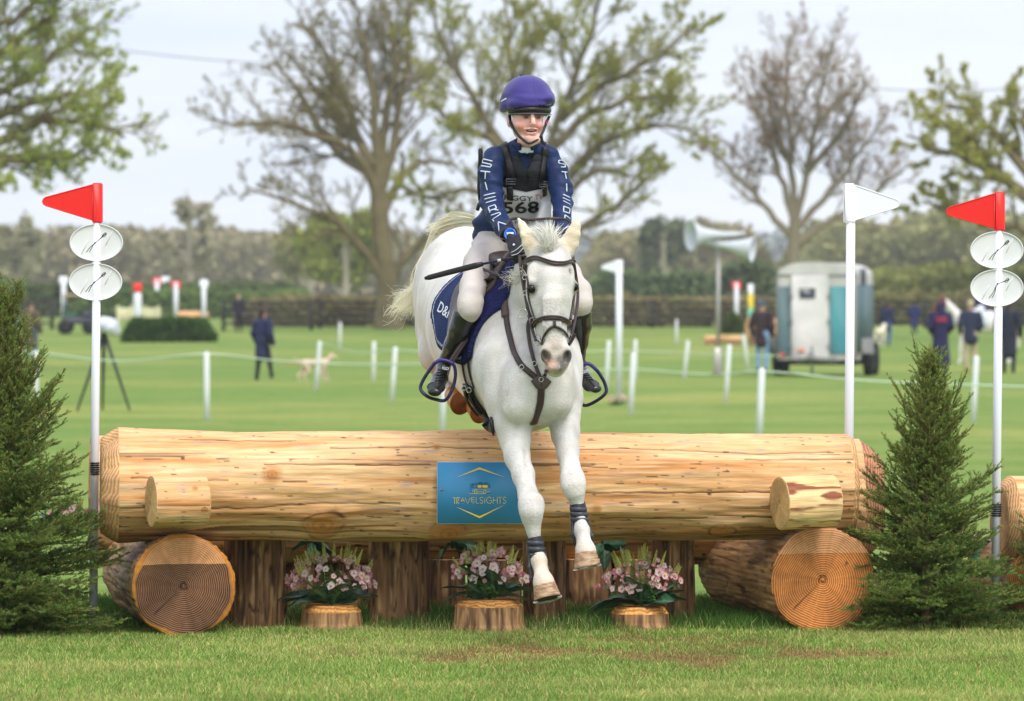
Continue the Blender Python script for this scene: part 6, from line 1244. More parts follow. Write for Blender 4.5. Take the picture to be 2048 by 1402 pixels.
mdog = M('dog_fur', lin((214, 188, 164)), .8, var=.12, vs=6); mdog2 = M('dog_fur_pale', lin((224, 214, 190)), .8, var=.12, vs=6)
Yd = Yof(763); quad('dog', gp(630, Yd), .84, .25, DOG, .012, mdog, 'pale golden dog walking on a lead behind a white stake', 'dog')
g = G(); g.tube([P(548, 718, Yd), P(575, 728, Yd), P(608, 727, Yd)], .012, 5); setp(g.build('dog_lead', M('lead_orange', lin((200, 130, 80)), .7), base=P(548, 718, Yd)), 'orange lead from the walker to the pale dog', 'lead')
Yd2 = Yof(695); quad('dog', gp(1760, Yd2), 1.1, 1.2, DOG, .02, mdog2, 'cream dog standing beside the horse trailer', 'dog')
HRS = chainJ([((-.75, 0, 1.22), (.26, .30)), ((-.2, 0, 1.18), (.28, .31)), ((.35, 0, 1.18), (.26, .32)), ((.62, 0, 1.28), (.18, .24)), ((.90, 0, 1.62), (.12, .18)), ((1.12, 0, 1.88), (.09, .12))])+chainJ([((1.12, 0, 1.86), (.10, .12)), ((1.28, 0, 1.66), (.09, .10)), ((1.42, 0, 1.44), (.06, .07))])
HRS += [x for sy_ in (-.15, .15) for x in chainJ([((.48, sy_, 1.05), (.11, .14)), ((.48+sy_*.3, sy_, .80), (.07, .08)), ((.50+sy_*.5, sy_, .48), (.05, .05)), ((.50+sy_*.5, sy_, .15), (.035, .035)), ((.54+sy_*.5, sy_, .04), (.055, .055))])+chainJ([((-.75, sy_, 1.10), (.14, .20)), ((-.66, sy_, .82), (.09, .11)), ((-.90, sy_, .54), (.055, .06)), ((-.84, sy_, .18), (.038, .04)), ((-.80, sy_, .04), (.055, .055))])]
HRS += [((1.10, -.05, 1.94), (1.12, -.06, 2.06), (.03, .02), (.01, .01)), ((1.10, .05, 1.94), (1.12, .06, 2.06), (.03, .02), (.01, .01))]
Yh = Yof(728); hbs = gp(1962, Yh); yawh = PI-.25
def pieb(V):
    d = V-hbs; w_ = vn(d*1.9+np.array([3.1, 0, 1.7]), 1, 77)+.25*np.exp(-((d[:, 0]+1.05)/.35)**2)*0; wh = (w_ > .02) | (d[:, 2] < .62) | ((d[:, 0] < -.55) & (d[:, 0] > -1.0) & (d[:, 2] > 1.3)); wh &= ~((d[:, 0] < -1.02)); return np.where(wh[:, None], c3(230, 224, 218), c3(112, 60, 40))
rH, qH = quad('horse', hbs, 1.0, yawh, HRS, .028, M('piebald_coat', vcol=True, rough=.7), 'brown and white horse with rider behind the people at the right', 'horse', pieb)
sdfobj([(qH((-.95, 0, 1.25)), qH((-1.10, 0, .95)), (.06, .06), (.09, .09)), (qH((-1.10, 0, .95)), qH((-1.08, 0, .5)), (.09, .09), (.05, .05))], .03, 'tail', M('tail_white', lin((220, 214, 200)), .8), rH)
sdfobj([(qH((-.30, -.05, 1.48)), qH((.28, -.05, 1.48)), (.16, .06), (.16, .06)), (qH((-.25, .27, 1.3)), qH((.25, .27, 1.3)), (.06, .22), (.06, .22)), (qH((-.25, -.27, 1.3)), qH((.25, -.27, 1.3)), (.06, .22), (.06, .22))], .025, 'saddle_cloth', M('cloth_white', lin((226, 228, 238)), .8), rH)
pr = root('person', qH((0, 0, 1.5)), 'rider in white breeches and dark jacket sitting on the brown and white horse', 'person'); qq = lambda x, y, z: qH((x, y, z))
sdfobj([(qq(0, 0, 1.62), qq(.02, 0, 2.05), (.14, .11), (.15, .10)), (qq(.02, 0, 2.08), qq(.03, 0, 2.32), (.055, .055), (.085, .10))]+[x for s_ in (-1, 1) for x in ((qq(.02, s_*.17, 2.0), qq(.12, s_*.22, 1.78), (.05, .05), (.045, .045)), (qq(.12, s_*.22, 1.78), qq(.35, s_*.10, 1.68), (.045, .045), (.035, .035)), (qq(0, s_*.14, 1.58), qq(.35, s_*.30, 1.38), (.09, .09), (.065, .065)), (qq(.35, s_*.30, 1.38), qq(.20, s_*.32, .98), (.06, .06), (.04, .04)), (qq(.2, s_*.32, .95), qq(.34, s_*.33, .93), (.04, .04), (.035, .03)))], .02, 'body', M('skin_far'), pr)
sdfobj([(qq(0, 0, 1.62), qq(.02, 0, 2.05), (.165, .13), (.17, .12))]+[x for s_ in (-1, 1) for x in ((qq(.02, s_*.17, 2.0), qq(.12, s_*.22, 1.78), (.07, .07), (.06, .06)), (qq(.12, s_*.22, 1.78), qq(.32, s_*.12, 1.69), (.06, .06), (.05, .05)))], .02, 'jacket', M('cloth_30_36_74'), pr)
sdfobj([x for s_ in (-1, 1) for x in ((qq(0, s_*.1, 1.6), qq(0, s_*.14, 1.58), (.12, .12), (.11, .11)), (qq(0, s_*.14, 1.58), qq(.35, s_*.30, 1.38), (.105, .105), (.08, .08)), (qq(.35, s_*.30, 1.38), qq(.31, s_*.31, 1.25), (.08, .08), (.06, .06)))], .02, 'breeches', M('cloth_white'), pr)
sdfobj([(qq(.03, 0, 2.36), qq(.03, 0, 2.40), (.115, .13), (.11, .12))], .02, 'helmet', mblk, pr)
# ---- horse trailer
def yawm(a): c, s = math.cos(a), math.sin(a); return np.array([[c, -s, 0], [s, c, 0], [0, 0, 1.]])
Yt = Yof(752); bt = gp(1634, Yt); sT = F/Yt; Rt = yawm(-.20); U = Rt@np.array([1, 0, 0]); D_ = Rt@np.array([0, 1, 0]); Zv = np.array([0, 0, 1.])
tr = root('horse_trailer', bt, 'pale grey horse trailer with teal lower panels and a small dark window', 'trailer')
tr.scale = (1.24, 1.24, 1.24)
tq = lambda x, y, z: bt+U*x+D_*y+Zv*z
mtw = M('trailer_white', lin((196, 194, 188)), .6, var=.16, vs=2.2); mtt = M('trailer_teal', lin((52, 130, 134)), .5, var=.06, vs=2); mtd = M('trailer_dark_teal', lin((74, 100, 104)), .5); mgl2 = M('glass_dark', lin((60, 66, 74)), .2); mtb = M('chassis_black', lin((30, 30, 32)), .7); mgr2 = M('trailer_grey', lin((130, 130, 128)), .6)
wT = .80; hT = 2.30
ol = [(-wT, .32), (wT, .32), (wT, 2.02)]+[(wT*math.cos(a)**.6 if a < PI/2-1e-6 else (-wT*(-math.cos(a))**.6 if a > PI/2+1e-6 else 0), 2.02+.26*math.sin(a)) for a in np.linspace(.25, PI-.25, 9)]+[(-wT, 2.02)]
g = G(); g.prism(ol, 2.6, tq(0, 1.3, 0), U, Zv); g.build('shell', mtw, tr, smooth=False)
g = G(); g.box(tq(-.66, -.02, 1.10), (.25, .05, 1.38), rot=Rt, bev=.01); g.build('front_panel', mtd, tr)
g = G(); g.box(tq(.50, -.02, 1.12), (.46, .05, 1.34), rot=Rt, bev=.01); g.build('front_panel', mtt, tr)
g = G(); g.box(tq(-.14, -.035, 1.17), (.76, .07, 1.70), rot=Rt, bev=.02); dr = g.build('front_door', mtw, tr)
g = G(); g.box(tq(-.18, -.08, 1.66), (.32, .03, .20), rot=Rt, bev=.012); g.build('window', mgl2, dr)
g = G(); g.box(tq(wT+.012, 1.3, 1.15), (.03, 2.5, 1.36), rot=Rt); g.build('side_panel', mtd, tr)
g = G(); g.box(tq(wT+.02, .9, 1.98), (.03, .7, .35), rot=Rt, bev=.01); g.build('window', mgl2, tr)
g = G(); g.box(tq(0, 1.3, .28), (1.5, 2.5, .12), rot=Rt); g.build('chassis', mtb, tr)
g = G(); g.tube([tq(-.4, 0, .3), tq(0, -.9, .36)], .05, 6); g.tube([tq(.4, 0, .3), tq(0, -.9, .36)], .05, 6); g.box(tq(0, -.92, .42), (.12, .25, .14), rot=Rt, bev=.02); g.tube([tq(0, -.75, .05), tq(0, -.75, .6)], .03, 8); g.build('drawbar', mgr2, tr)
for sx_ in (-1, 1):
    for yy in (1.0, 1.75):
        g = G(); g.lathe([(.10, -.09), (.31, -.09), (.33, -.05), (.33, .05), (.31, .09), (.10, .09)], 20, tq(sx_*(wT+.12), yy, .33), U); w__ = g.build('wheel', mtb, tr); g = G(); g.lathe([(.0, -.07), (.19, -.06), (.20, .06), (0, .07)], 14, tq(sx_*(wT+.12), yy, .33), U); g.build('rim', mgr2, w__)
    g = G(); g.box(tq(sx_*(wT+.13), 1.37, .72), (.27, 1.55, .06), rot=Rt, bev=.02); g.box(tq(sx_*(wT+.13), .60, .58), (.27, .05, .30), rot=Rt, bev=.02); g.build('mudguard', mgr2, tr)
for x_, cc_ in ((-.70, (190, 50, 40)), (.70, (190, 50, 40)), (-.30, (220, 130, 70))):
    g = G(); g.box(tq(x_, -.07, .42 if abs(x_) > .5 else .52), (.12, .04, .07), rot=Rt, bev=.008); g.build('lamp', M('lamp_%d' % cc_[1], lin(cc_), .4), tr)
for z_ in (.6, 1.1, 1.6):
    for x_ in (-.50, .25): g = G(); g.box(tq(x_, -.085, z_), (.05, .03, .10), rot=Rt, bev=.006); g.build('hinge', mgr2, dr)
g = G(); g.tube([tq(-wT, -.012, .34), tq(-wT, -.012, 2.02)], .022, 6); g.tube([tq(wT, -.012, .34), tq(wT, -.012, 2.02)], .022, 6); g.tube([tq(-wT, -.012, 2.02), tq(wT, -.012, 2.02)], .018, 6); g.build('trim', mgr2, tr)
# ---- loudspeaker mast
Ys = Yof(750); bs0 = gp(1436, Ys); sp = root('loudspeaker_mast', bs0, 'grey pole with two long horn loudspeakers standing in the field', 'loudspeaker')
mms = M('mast_grey', lin((176, 172, 166)), .4, metal=.4); mhn = M('horn_grey', lin((206, 210, 216)), .35, spec=.5)
g = G(); g.tube([bs0, P(1437, 480, Ys)], [.055, .05], 10); g.box(bs0+np.array([0, 0, .35]), (.2, .2, .7), bev=.02); g.build('pole', mms, sp)
for A_, B_, r0, lb in ((P(1482, 468, Ys), P(1381, 470, Ys-.5), .40, 1), (P(1400, 484, Ys), P(1506, 498, Ys-.4), .33, 2)):
    L_ = np.linalg.norm(B_-A_); g = G(); g.lathe([(.05, 0), (.06, L_*.2), (.08, L_*.4), (.13, L_*.6), (.20, L_*.78), (r0*.8, L_*.93), (r0, L_), (r0*.97, L_), (r0*.76, L_*.92), (.18, L_*.76), (.06, L_*.5)], 24, A_, B_-A_); h_ = g.build('horn', mhn, sp); g = G(); g.lathe([(0, -.12), (.08, -.1), (.09, 0), (.07, .05)], 12, A_, B_-A_); g.build('driver', mms, h_)
# ---- film camera on a tripod
Yc = Yof(822); c0 = gp(207, Yc); tp_ = root('tripod_camera', c0, 'camera in a white rain cover on a tall black tripod behind the flag pole', 'camera')
mtp = M('tripod_black', lin((48, 48, 52)), .5)
for ex in (154, 205, 260):
    g = G(); e_ = P(ex, 0, Yc+(.5 if ex == 205 else -.1)); e_[2] = zg(Yc); g.tube([P(208, 664, Yc), (P(208, 664, Yc)+e_)/2, e_], [.035, .028, .018], 8); g.build('leg', mtp, tp_)
g = G(); g.tube([P(208, 672, Yc), P(208, 655, Yc)], .05, 8); g.build('head', mtp, tp_)
sdfobj([(P(206, 650, Yc), P(222, 652, Yc), (.14, .13), (.16, .14)), (P(222, 652, Yc), P(230, 663, Yc), (.12, .12), (.10, .10))], .02, 'camera_cover', M('cover_white', lin((206, 210, 220)), .5, var=.3, vs=6), tp_, noise=(8, .03))
# ---- small field flag with flowers
def fflag(px, py0, py1, w, right, col, label, grp='flags out on the field', blade=True, capc=None):
    Y = Yof(py1); b = gp(px, Y); t = P(px, py0, Y); r = root('field_flag', b, label, 'flag', grp); s_ = Y/F
    g = G(); g.tube([b, t], w/2*s_, 10); g.build('pole', mpw, r)
    if blade:
        sg = 1 if right else -1; hgt = 30*w/14; g = G(); ol = [(-w*.6, 0), (w*.6, 0), (w*.6, -hgt), (-w*.6, -hgt)]; g.prism([(x*s_, y*s_) for x, y in ol[::-1]], .07, t+np.array([0, 0, .02])); f_ = g.build('flag_sleeve', col, r, smooth=False)
        g = G(); o2 = [(sg*w*.5, -1), (sg*hgt*1.25, -hgt*.52+3), (sg*hgt*1.25, -hgt*.52-3), (sg*w*.5, -hgt+3)]; g.prism([(x*s_, y*s_) for x, y in (o2 if sg < 0 else o2[::-1])], .035, t+np.array([0, 0, .02])); g.build('flag_blade', col, f_, smooth=False)
    elif capc is not None: g = G(); g.box(t+np.array([0, 0, -.1]), (w*1.9*s_, .12, w*1.6*s_), bev=.02); g.build('flag_sleeve', capc, r)
    return r
fflag(1238, 522, 806, 13, False, mfw, 'white flag on a white pole standing on the field right of the horse')
bq = P(1236, 824, Yof(812)); bouquet(np.array([bq[0], bq[1], zg(bq[1])]), 'pink flowers at the foot of the small white field flag', 21, .28, .22, 60, small=True)
for px, y0, y1_, cap, lb in ((352, 565, 640, mred, 'red topped marker pole at the left end of the brushy island'), (314, 560, 622, mred, 'red topped marker pole behind the brushy island'), (408, 562, 646, None, 'white marker pole at the right end of the brushy island'), (331, 558, 620, None, 'thin white marker pole behind the brushy island'), (127, 556, 640, None, 'white marker pole behind the left utility vehicle'), (1473, 566, 650, mred, 'red topped marker pole left of the yellow pennant')): fflag(px, y0, y1_+14, 9, True, mfw, lb, 'marker poles of the far fences', False, cap or mfw)
# pennant in yellow and green
Yp = Yof(690); b = gp(1502, Yp); r = root('pennant', b, 'tall pennant, white above yellow and green, beside the orange log', 'flag')
g = G(); g.tube([b, P(1500, 572, Yp)], .06, 8); g.build('pole', mpw, r)
for (y0, y1_, cc_) in ((568, 588, (232, 236, 240)), (588, 616, (222, 196, 50)), (616, 636, (120, 190, 150))): g = G(); c_ = (P(1500, y0, Yp)+P(1500, y1_, Yp))/2; g.box(c_+np.array([.02, -.06, 0]), (.20, .03, (y1_-y0)*Yp/F-.01), bev=.008); g.build('panel', M('pen_%d' % cc_[0], lin(cc_), .6), r)
# ---- far cross-country fences
def foliage_box(name, px0, px1, py0, py1, Y, dep, n, cols, size, label, cat, group=None, kind=None, seed=0, lumps=.35, z0=None, trunk=False, mat=None):
    R_ = np.random.default_rng(seed); s_ = Y/F; zb = zg(Y) if z0 is None else z0; x0 = (px0-CX)*s_; x1 = (px1-CX)*s_; zt = CAMH-(py0-HY)*s_
    X = R_.uniform(x0, x1, n); Yy = Y+R_.uniform(-dep/2, dep/2, n); pt = np.stack([X, Yy, X*0], -1); top = zt-(zt-zb)*lumps*(.5+.5*fbm(pt, 1.6/max(zt-zb, .5), seed, 4)); Z = zb+(top-zb)*R_.random(n)**.75
    edge = np.minimum(X-x0, x1-X)/(zt-zb+1e-6); Z = zb+(Z-zb)*np.clip(edge*2.5, .15, 1)**.6
    c_ = np.stack([X, Yy, Z], -1); d1 = R_.normal(0, 1, (n, 3)); d1 /= np.linalg.norm(d1, axis=1)[:, None]; d2 = np.cross(d1, R_.normal(0, 1, (n, 3))); d2 /= np.linalg.norm(d2, axis=1)[:, None]; sz = size*R_.uniform(.5, 1.4, (n, 1))
    V_ = np.stack([c_-d1*sz, c_+d2*sz*.6, c_+d1*sz, c_-d2*sz*.6], 1).reshape(-1, 3); t = np.clip(.5+.8*fbm(c_, .9/max(zt-zb, .5)*2, seed+7, 3)+R_.normal(0, .12, n), 0, 1)[:, None]; cols = [np.array(lin(c)) for c in cols]; C_ = cols[0]*(1-t)+cols[1]*t; C_ *= R_.uniform(.75, 1.25, (n, 1))
    g = G(); g.add(V_, np.arange(4*n).reshape(-1, 4), 0); g.v[0][1][:, :3] = np.repeat(np.clip(C_, 0, 1), 4, 0); o = g.build(name, mat or M('foliage', vcol=True, rough=.8, spec=.1, trans=.2), smooth=False, base=(0, Y, zb)); return setp(o, label, cat, group, kind)
foliage_box('brush_fence', 246, 432, 628, 684, Yof(684), 2.4, 9000, [(44, 74, 32), (84, 112, 44)], .07, 'low island of cut spruce brush under the far marker poles', 'brush fence', seed=1, lumps=.3)
foliage_box('brush_fence', 1440, 1490, 600, 668, Yof(668), 1.2, 3500, [(56, 80, 34), (104, 120, 48)], .07, 'small dark spruce bush left of the yellow pennant', 'brush fence', seed=2, lumps=.5)
def farlog(px0, px1, py0, py1, base, label, col, mat=None):
    Y = Yof(base); r_ = (py1-py0)/2*Y/F; A = P(px0, (py0+py1)/2, Y); B = P(px1, (py0+py1)/2, Y+.3)
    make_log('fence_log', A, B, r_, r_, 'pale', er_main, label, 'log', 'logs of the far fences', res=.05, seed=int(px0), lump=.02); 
    for f_ in (.15, .85): c_ = A*(1-f_)+B*f_; g = G(); g.box((c_[0], c_[1]+.05, (c_[2]-r_+zg(Y))/2), (.3, .5, max(.05, c_[2]-r_-zg(Y)+.1)), bev=.01); setp(g.build('log_cradle', mbrk, base=(c_[0], c_[1], zg(Y))), 'wooden cradle under the '+label+(' left end' if f_ < .5 else ' right end'), 'cradle')
farlog(1496, 1572, 637, 682, 694, 'thick orange log right of the yellow pennant', 0); farlog(1410, 1480, 671, 686, 692, 'low brown log lying behind the loudspeaker mast', 0); farlog(356, 414, 622, 642, 660, 'pinkish log on top of the brushy island', 0)
# cream box fence
Yb = Yof(655); b = gp(277, Yb); r = root('panel_fence', b, 'cream panelled box fence behind the brushy island', 'fence'); s_ = Yb/F; mcr = M('cream_paint', lin((206, 204, 160)), .6)
g = G(); g.box(b+np.array([0, 0, .62]), (88*s_, .5, .55), bev=.02); g.build('box', mcr, r)
for x in (-40, -14, 14, 40): g = G(); g.box(b+np.array([x*s_, -.28, .5]), (.12, .08, 1.), bev=.01); g.build('post', mcr, r)
# marker figure: white barrel with a red cap in front
Ym = Yof(668); b = gp(275, Ym); r = root('marker_drum', b, 'white upright marker drum with a red top on the brushy island', 'marker'); s_ = Ym/F
g = G(); g.lathe([(0, .5), (.12, .55), (.17, .9), (.17, 1.5), (.13, 1.7), (0, 1.72)], 16, b); g.build('drum', mfw, r); g = G(); g.lathe([(.17, 1.72), (.19, 1.78), (.18, 2.05), (0, 2.08)], 16, b); g.build('cap', mred, r); g = G(); g.lathe([(.12, 0), (.12, .6)], 10, b); g.build('post', mgr2, r)
# utility vehicle
Yu = Yof(668); b = gp(156, Yu); s_ = Yu/F; r = root('utility_vehicle', b, 'dark open utility vehicle parked behind the left flag pole', 'utility vehicle'); u = lambda x, y, z: b+np.array([x, y, z])
g = G(); g.box(u(0, 0, .55), (1.25, 1.3, .30), bev=.06); g.box(u(.42, 0, .82), (.45, 1.25, .30), bev=.08); g.build('body', M('vehicle_dark', lin((46, 50, 60)), .4), r)
g = G(); g.box(u(-.25, 0, .78), (.55, 1.1, .14), bev=.04); g.box(u(-.48, 0, 1.0), (.12, 1.1, .45), bev=.04); g.build('seat', M('seat_green', lin((60, 96, 80)), .7), r)
g = G(); [g.tube([u(x, y, .7), u(x*.9, y, 1.55)], .03, 6) for x in (-.55, .5) for y in (-.55, .55)]; g.build('roll_frame', mtb, r); g = G(); g.box(u(-.02, 0, 1.58), (1.15, 1.25, .08), bev=.03); g.build('roof', M('roof_tan', lin((196, 164, 130)), .6), r)
for x in (-.5, .5):
    for y in (-.6, .6): g = G(); g.lathe([(.08, -.1), (.26, -.1), (.29, -.06), (.29, .06), (.26, .1), (.08, .1)], 16, u(x, y, .29), (0, 1, 0)); g.build('wheel', mtb, r)
# ---- paddock fences
mfd = M('fence_dark', lin((58, 56, 54)), .8, var=.3, vs=2)
def fence(px0, px1, Y, h, label, step=2.6, nr=4):
    r = root('paddock_fence', gp((px0+px1)/2, Y), label, 'fence', 'dark post and rail paddock fences'); x0, x1 = (px0-CX)*Y/F, (px1-CX)*Y/F; z = zg(Y)
    for k in range(nr): g = G(); zz = z+h*(.24+.72*k/(nr-1)); g.box(((x0+x1)/2, Y, zz), (x1-x0, .04, .11)); g.build('rail', mfd, r)
    m = max(2, int((x1-x0)/step)+1)
    for x in np.linspace(x0, x1, m): g = G(); g.box((x, Y+.07, z+h*.52), (.17 if 0 < 1 else .1, .12, h*1.08)); g.build('post', mfd, r)
fence(-80, 104, 198, 1.2, 'dark rail fence at the far left edge of the field'); fence(447, 622, 196, 1.25, 'dark rail fence left of the big oak'); fence(640, 1570, 205, 1.2, 'long dark rail fence in front of the brown hedge'); fence(-1500, -82, 198, 1.2, 'dark rail fence running on past the left edge of the field'); fence(2160, 3400, 205, 1.2, 'dark rail fence running on past the right edge of the field'); fence(1700, 2150, 205, 1.25, 'dark rail fence behind the people at the right')
g = G()
# ---- hedges
foliage_box('hedge', 470, 1575, 580, 650, 215, 3.5, 64000, [(136, 118, 88), (158, 154, 104)], .10, 'long brown leafless hedge behind the rail fence', 'hedge', seed=3, lumps=.5)
foliage_box('hedge', 1560, 2150, 566, 650, 222, 3.5, 36000, [(126, 120, 80), (154, 148, 98)], .10, 'brown green hedge behind the people at the right', 'hedge', seed=4, lumps=.5)
foliage_box('hedge', -150, 620, 556, 612, 330, 3, 20000, [(84, 100, 58), (116, 128, 76)], .22, 'dark green hedge across the field at the left', 'hedge', seed=5, lumps=.3)
foliage_box('hedge', 150, 640, 572, 620, 300, 3, 15000, [(96, 122, 62), (126, 146, 78)], .2, 'bright green hedge bank left of the big oak', 'hedge', seed=6, lumps=.35)
foliage_box('hedge', 1150, 1450, 528, 590, 300, 4, 14000, [(104, 124, 84), (130, 142, 98)], .22, 'green hedge behind the brown hedge left of the loudspeakers', 'hedge', seed=8, lumps=.4)
foliage_box('hedge', 1395, 1600, 488, 600, 290, 5, 16000, [(92, 106, 76), (122, 132, 92)], .22, 'dark evergreen hedge behind the loudspeakers', 'hedge', seed=9, lumps=.45)
foliage_box('hedge', 1700, 2150, 500, 600, 300, 6, 24000, [(118, 124, 66), (150, 152, 86)], .22, 'olive shrubs behind the right trees', 'hedge', seed=10, lumps=.6)
# ---- distant woods, haze painted into their light greyish colours
def wood(px0, px1, py0, Y, dep, n, cols, label, seed, lumps=.55, size=.8): foliage_box('woodland', px0, px1, py0, 0, Y, dep, n, cols, size, label, 'woodland', kind='stuff', seed=seed, lumps=lumps)
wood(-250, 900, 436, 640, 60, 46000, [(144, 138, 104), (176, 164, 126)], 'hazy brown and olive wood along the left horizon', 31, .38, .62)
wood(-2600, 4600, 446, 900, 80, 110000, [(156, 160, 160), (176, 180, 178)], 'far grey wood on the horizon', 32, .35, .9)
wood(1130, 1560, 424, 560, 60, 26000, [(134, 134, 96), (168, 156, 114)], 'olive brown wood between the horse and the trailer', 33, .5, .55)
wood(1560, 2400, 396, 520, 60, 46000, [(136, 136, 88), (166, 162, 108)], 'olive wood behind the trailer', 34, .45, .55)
# ---- trees
mtrk = M('bark_oak', lin((118, 106, 76)), .9, var=.25, vs=1.5); mlf = M('tree_leaves', vcol=True, rough=.7, spec=.15, trans=.35)
def tree(name, limbs, Y, r0, label, seed, nleaf, cols, lsize, dens=1., bark=None, spawn=.9, droop=0., tone=.0, twigl=1.):
    R_ = np.random.default_rng(seed); base = gp(limbs[0][0][0], Y); base[2] = zg(Y); r = root(name, base, label, 'tree', 'trees beyond the field'); g = G(); tg = G(); tips = []
    def spawnk(q, ra, lev):
        L_ = np.linalg.norm(np.diff(q, axis=0), axis=1).sum(); m = max(2, int(L_*dens*[2.4, 3.0, 3.2, 0][min(lev, 3)])); 
        for k in range(m):
            t = .22+.76*(k+R_.random())/m; f = t*(len(q)-1); i = min(int(f), len(q)-2); p = q[i]*(1-f+i)+q[i+1]*(f-i); d = nrm(q[i+1]-q[i]); rr = np.interp(f, np.arange(len(q)), ra)
            side = nrm(np.cross(d, R_.normal(0, 1, 3))); ang = R_.uniform(.5, 1.05); dd = nrm(d*math.cos(ang)+side*math.sin(ang)+np.array([0, 0, .18-droop])); ll = L_*[.42, .45, .42][lev]*(1.15-.65*t)*R_.uniform(.6, 1.25); ll = min(ll, [4.5, 2.2, 1.0][lev]*twigl)
            n_ = [6, 5, 4][lev]; qq_ = [p]
            for j in range(n_): dd = nrm(dd+R_.normal(0, .17, 3)+np.array([0, 0, .05-droop*.5])); qq_.append(qq_[-1]+dd*ll/n_)
            qq_ = np.array(qq_); r1 = max(rr*[.40, .40, .5][lev], .010); rv = np.linspace(r1, max(r1*.35, .008), len(qq_)); (tg if lev > 0 else g).tube(qq_, rv, [5, 3, 3][lev], cap=False)
            if lev < 2: spawnk(qq_, rv, lev+1)
            if lev >= 1: tips.append(qq_)
    for i, l_ in enumerate(limbs):
        n_ = len(l_); dep = [0]+list(R_.normal(0, 1.0, 1).repeat(n_-1)*np.linspace(.2, 1.6, n_-1)*(i > 0)); pts = [P(p[0], p[1], Y+dep[j]) for j, p in enumerate(l_)]
        if i == 0: pts[0][2] = zg(Y)-.2
        q = smooth(pts, 14); q[2:-1] += R_.normal(0, .05, (len(q)-3, 3))*(i > 0); ra = np.linspace(r0 if i == 0 else r0*.50, r0*.72 if i == 0 else r0*.10, len(q))
        if i == 0: ra[:2] *= 1.35
        g.tube(q, ra, 10, cap=False)
        if i > 0: spawnk(q, ra, 0)
    g.build('trunk', bark or mtrk, r); tw_ = tg.build('twigs', bark or mtrk, r)
    if nleaf:
        T = [tips[k] for k in R_.integers(0, len(tips), nleaf)]; f = R_.random(nleaf)*.999; c_ = np.array([q[int(a*(len(q)-1))]*(1-(a*(len(q)-1))%1)+q[int(a*(len(q)-1))+1]*((a*(len(q)-1))%1) for q, a in zip(T, f)])+R_.normal(0, lsize*.9, (nleaf, 3))
        keep = fbm(c_, .8, seed+3, 3)+R_.normal(0, .22, nleaf) > tone; c_ = c_[keep]; n = len(c_); d1 = R_.normal(0, 1, (n, 3)); d1 /= np.linalg.norm(d1, axis=1)[:, None]; d2 = np.cross(d1, R_.normal(0, 1, (n, 3))); d2 /= np.linalg.norm(d2, axis=1)[:, None]; sz = lsize*R_.uniform(.45, 1.3, (n, 1))
        V_ = np.stack([c_-d1*sz, c_+d2*sz*.55, c_+d1*sz, c_-d2*sz*.55], 1).reshape(-1, 3); t = np.clip(.5+.9*fbm(c_, .7, seed+5, 3), 0, 1)[:, None]; C_ = np.array(lin(cols[0]))*(1-t)+np.array(lin(cols[1]))*t; C_ *= R_.uniform(.75, 1.25, (n, 1))
        g2 = G(); g2.add(V_, np.arange(4*n).reshape(-1, 4), 0); g2.v[0][1][:, :3] = np.repeat(C_, 4, 0); g2.build('crown', mlf, r, smooth=False)
    return r
tree('oak_tree', [[(778, 650), (773, 560), (762, 460), (757, 385)], [(757, 400), (735, 340), (700, 300), (640, 270), (560, 250), (480, 247), (420, 235)], [(757, 400), (728, 300), (690, 200), (650, 110), (600, 40)], [(757, 400), (752, 280), (742, 160), (720, 50), (705, -20)], [(757, 400), (783, 300), (800, 200), (818, 100), (812, 30)], [(763, 430), (800, 360), (850, 320), (905, 330)], [(774, 575), (740, 520), (690, 460), (650, 430), (580, 405), (490, 375)], [(779, 575), (808, 520), (850, 480), (900, 440), (950, 428)], [(740, 345), (670, 300), (600, 190), (550, 120)], [(748, 330), (700, 260), (640, 190), (575, 110)], [(757, 390), (770, 240), (790, 120), (770, 10)]], 200, .50, 'big bare budding oak left of the rider', 51, 60000, [(136, 126, 78), (166, 154, 98)], .052, tone=-.12)
tree('oak_tree', [[(1086, 650), (1078, 540), (1066, 430), (1056, 370)], [(1058, 385), (995, 280), (935, 180), (885, 90), (862, 0)], [(1056, 370), (1040, 230), (1020, 100), (1008, -30)], [(1060, 390), (1108, 260), (1150, 150), (1186, 60), (1200, -30)], [(1120, 240), (1190, 175), (1260, 145), (1335, 100), (1385, 50)], [(1075, 440), (1150, 330), (1230, 275), (1320, 250), (1390, 262)], [(1072, 450), (1000, 400), (930, 380), (860, 395), (800, 372)], [(1085, 520), (1170, 450), (1250, 400), (1310, 330)], [(1090, 310), (1180, 230), (1270, 200), (1360, 190)], [(1050, 330), (960, 270), (900, 240), (860, 200)], [(1085, 520), (1130, 400), (1200, 340), (1290, 360)]], 190, .42, 'tall oak with fresh yellow green leaves right behind the rider', 52, 80000, [(146, 148, 62), (184, 184, 96)], .066, tone=-.06)
tree('ash_tree', [[(1590, 640), (1586, 540), (1590, 440)], [(1590, 450), (1562, 350), (1522, 250), (1482, 150)], [(1590, 445), (1582, 300), (1572, 180), (1578, 75)], [(1590, 445), (1618, 330), (1640, 200), (1662, 85)], [(1592, 460), (1660, 380), (1722, 300), (1780, 215)], [(1588, 480), (1520, 400), (1460, 340), (1408, 285)], [(1592, 490), (1680, 430), (1760, 380), (1818, 330)], [(1582, 330), (1540, 220), (1530, 120)], [(1610, 350), (1690, 250), (1730, 160)]], 240, .42, 'round bare tree with reddish brown buds above the horse trailer', 53, 56000, [(154, 126, 104), (176, 150, 122)], .050, tone=-.15, bark=M('bark_ash', lin((132, 122, 98)), .9))
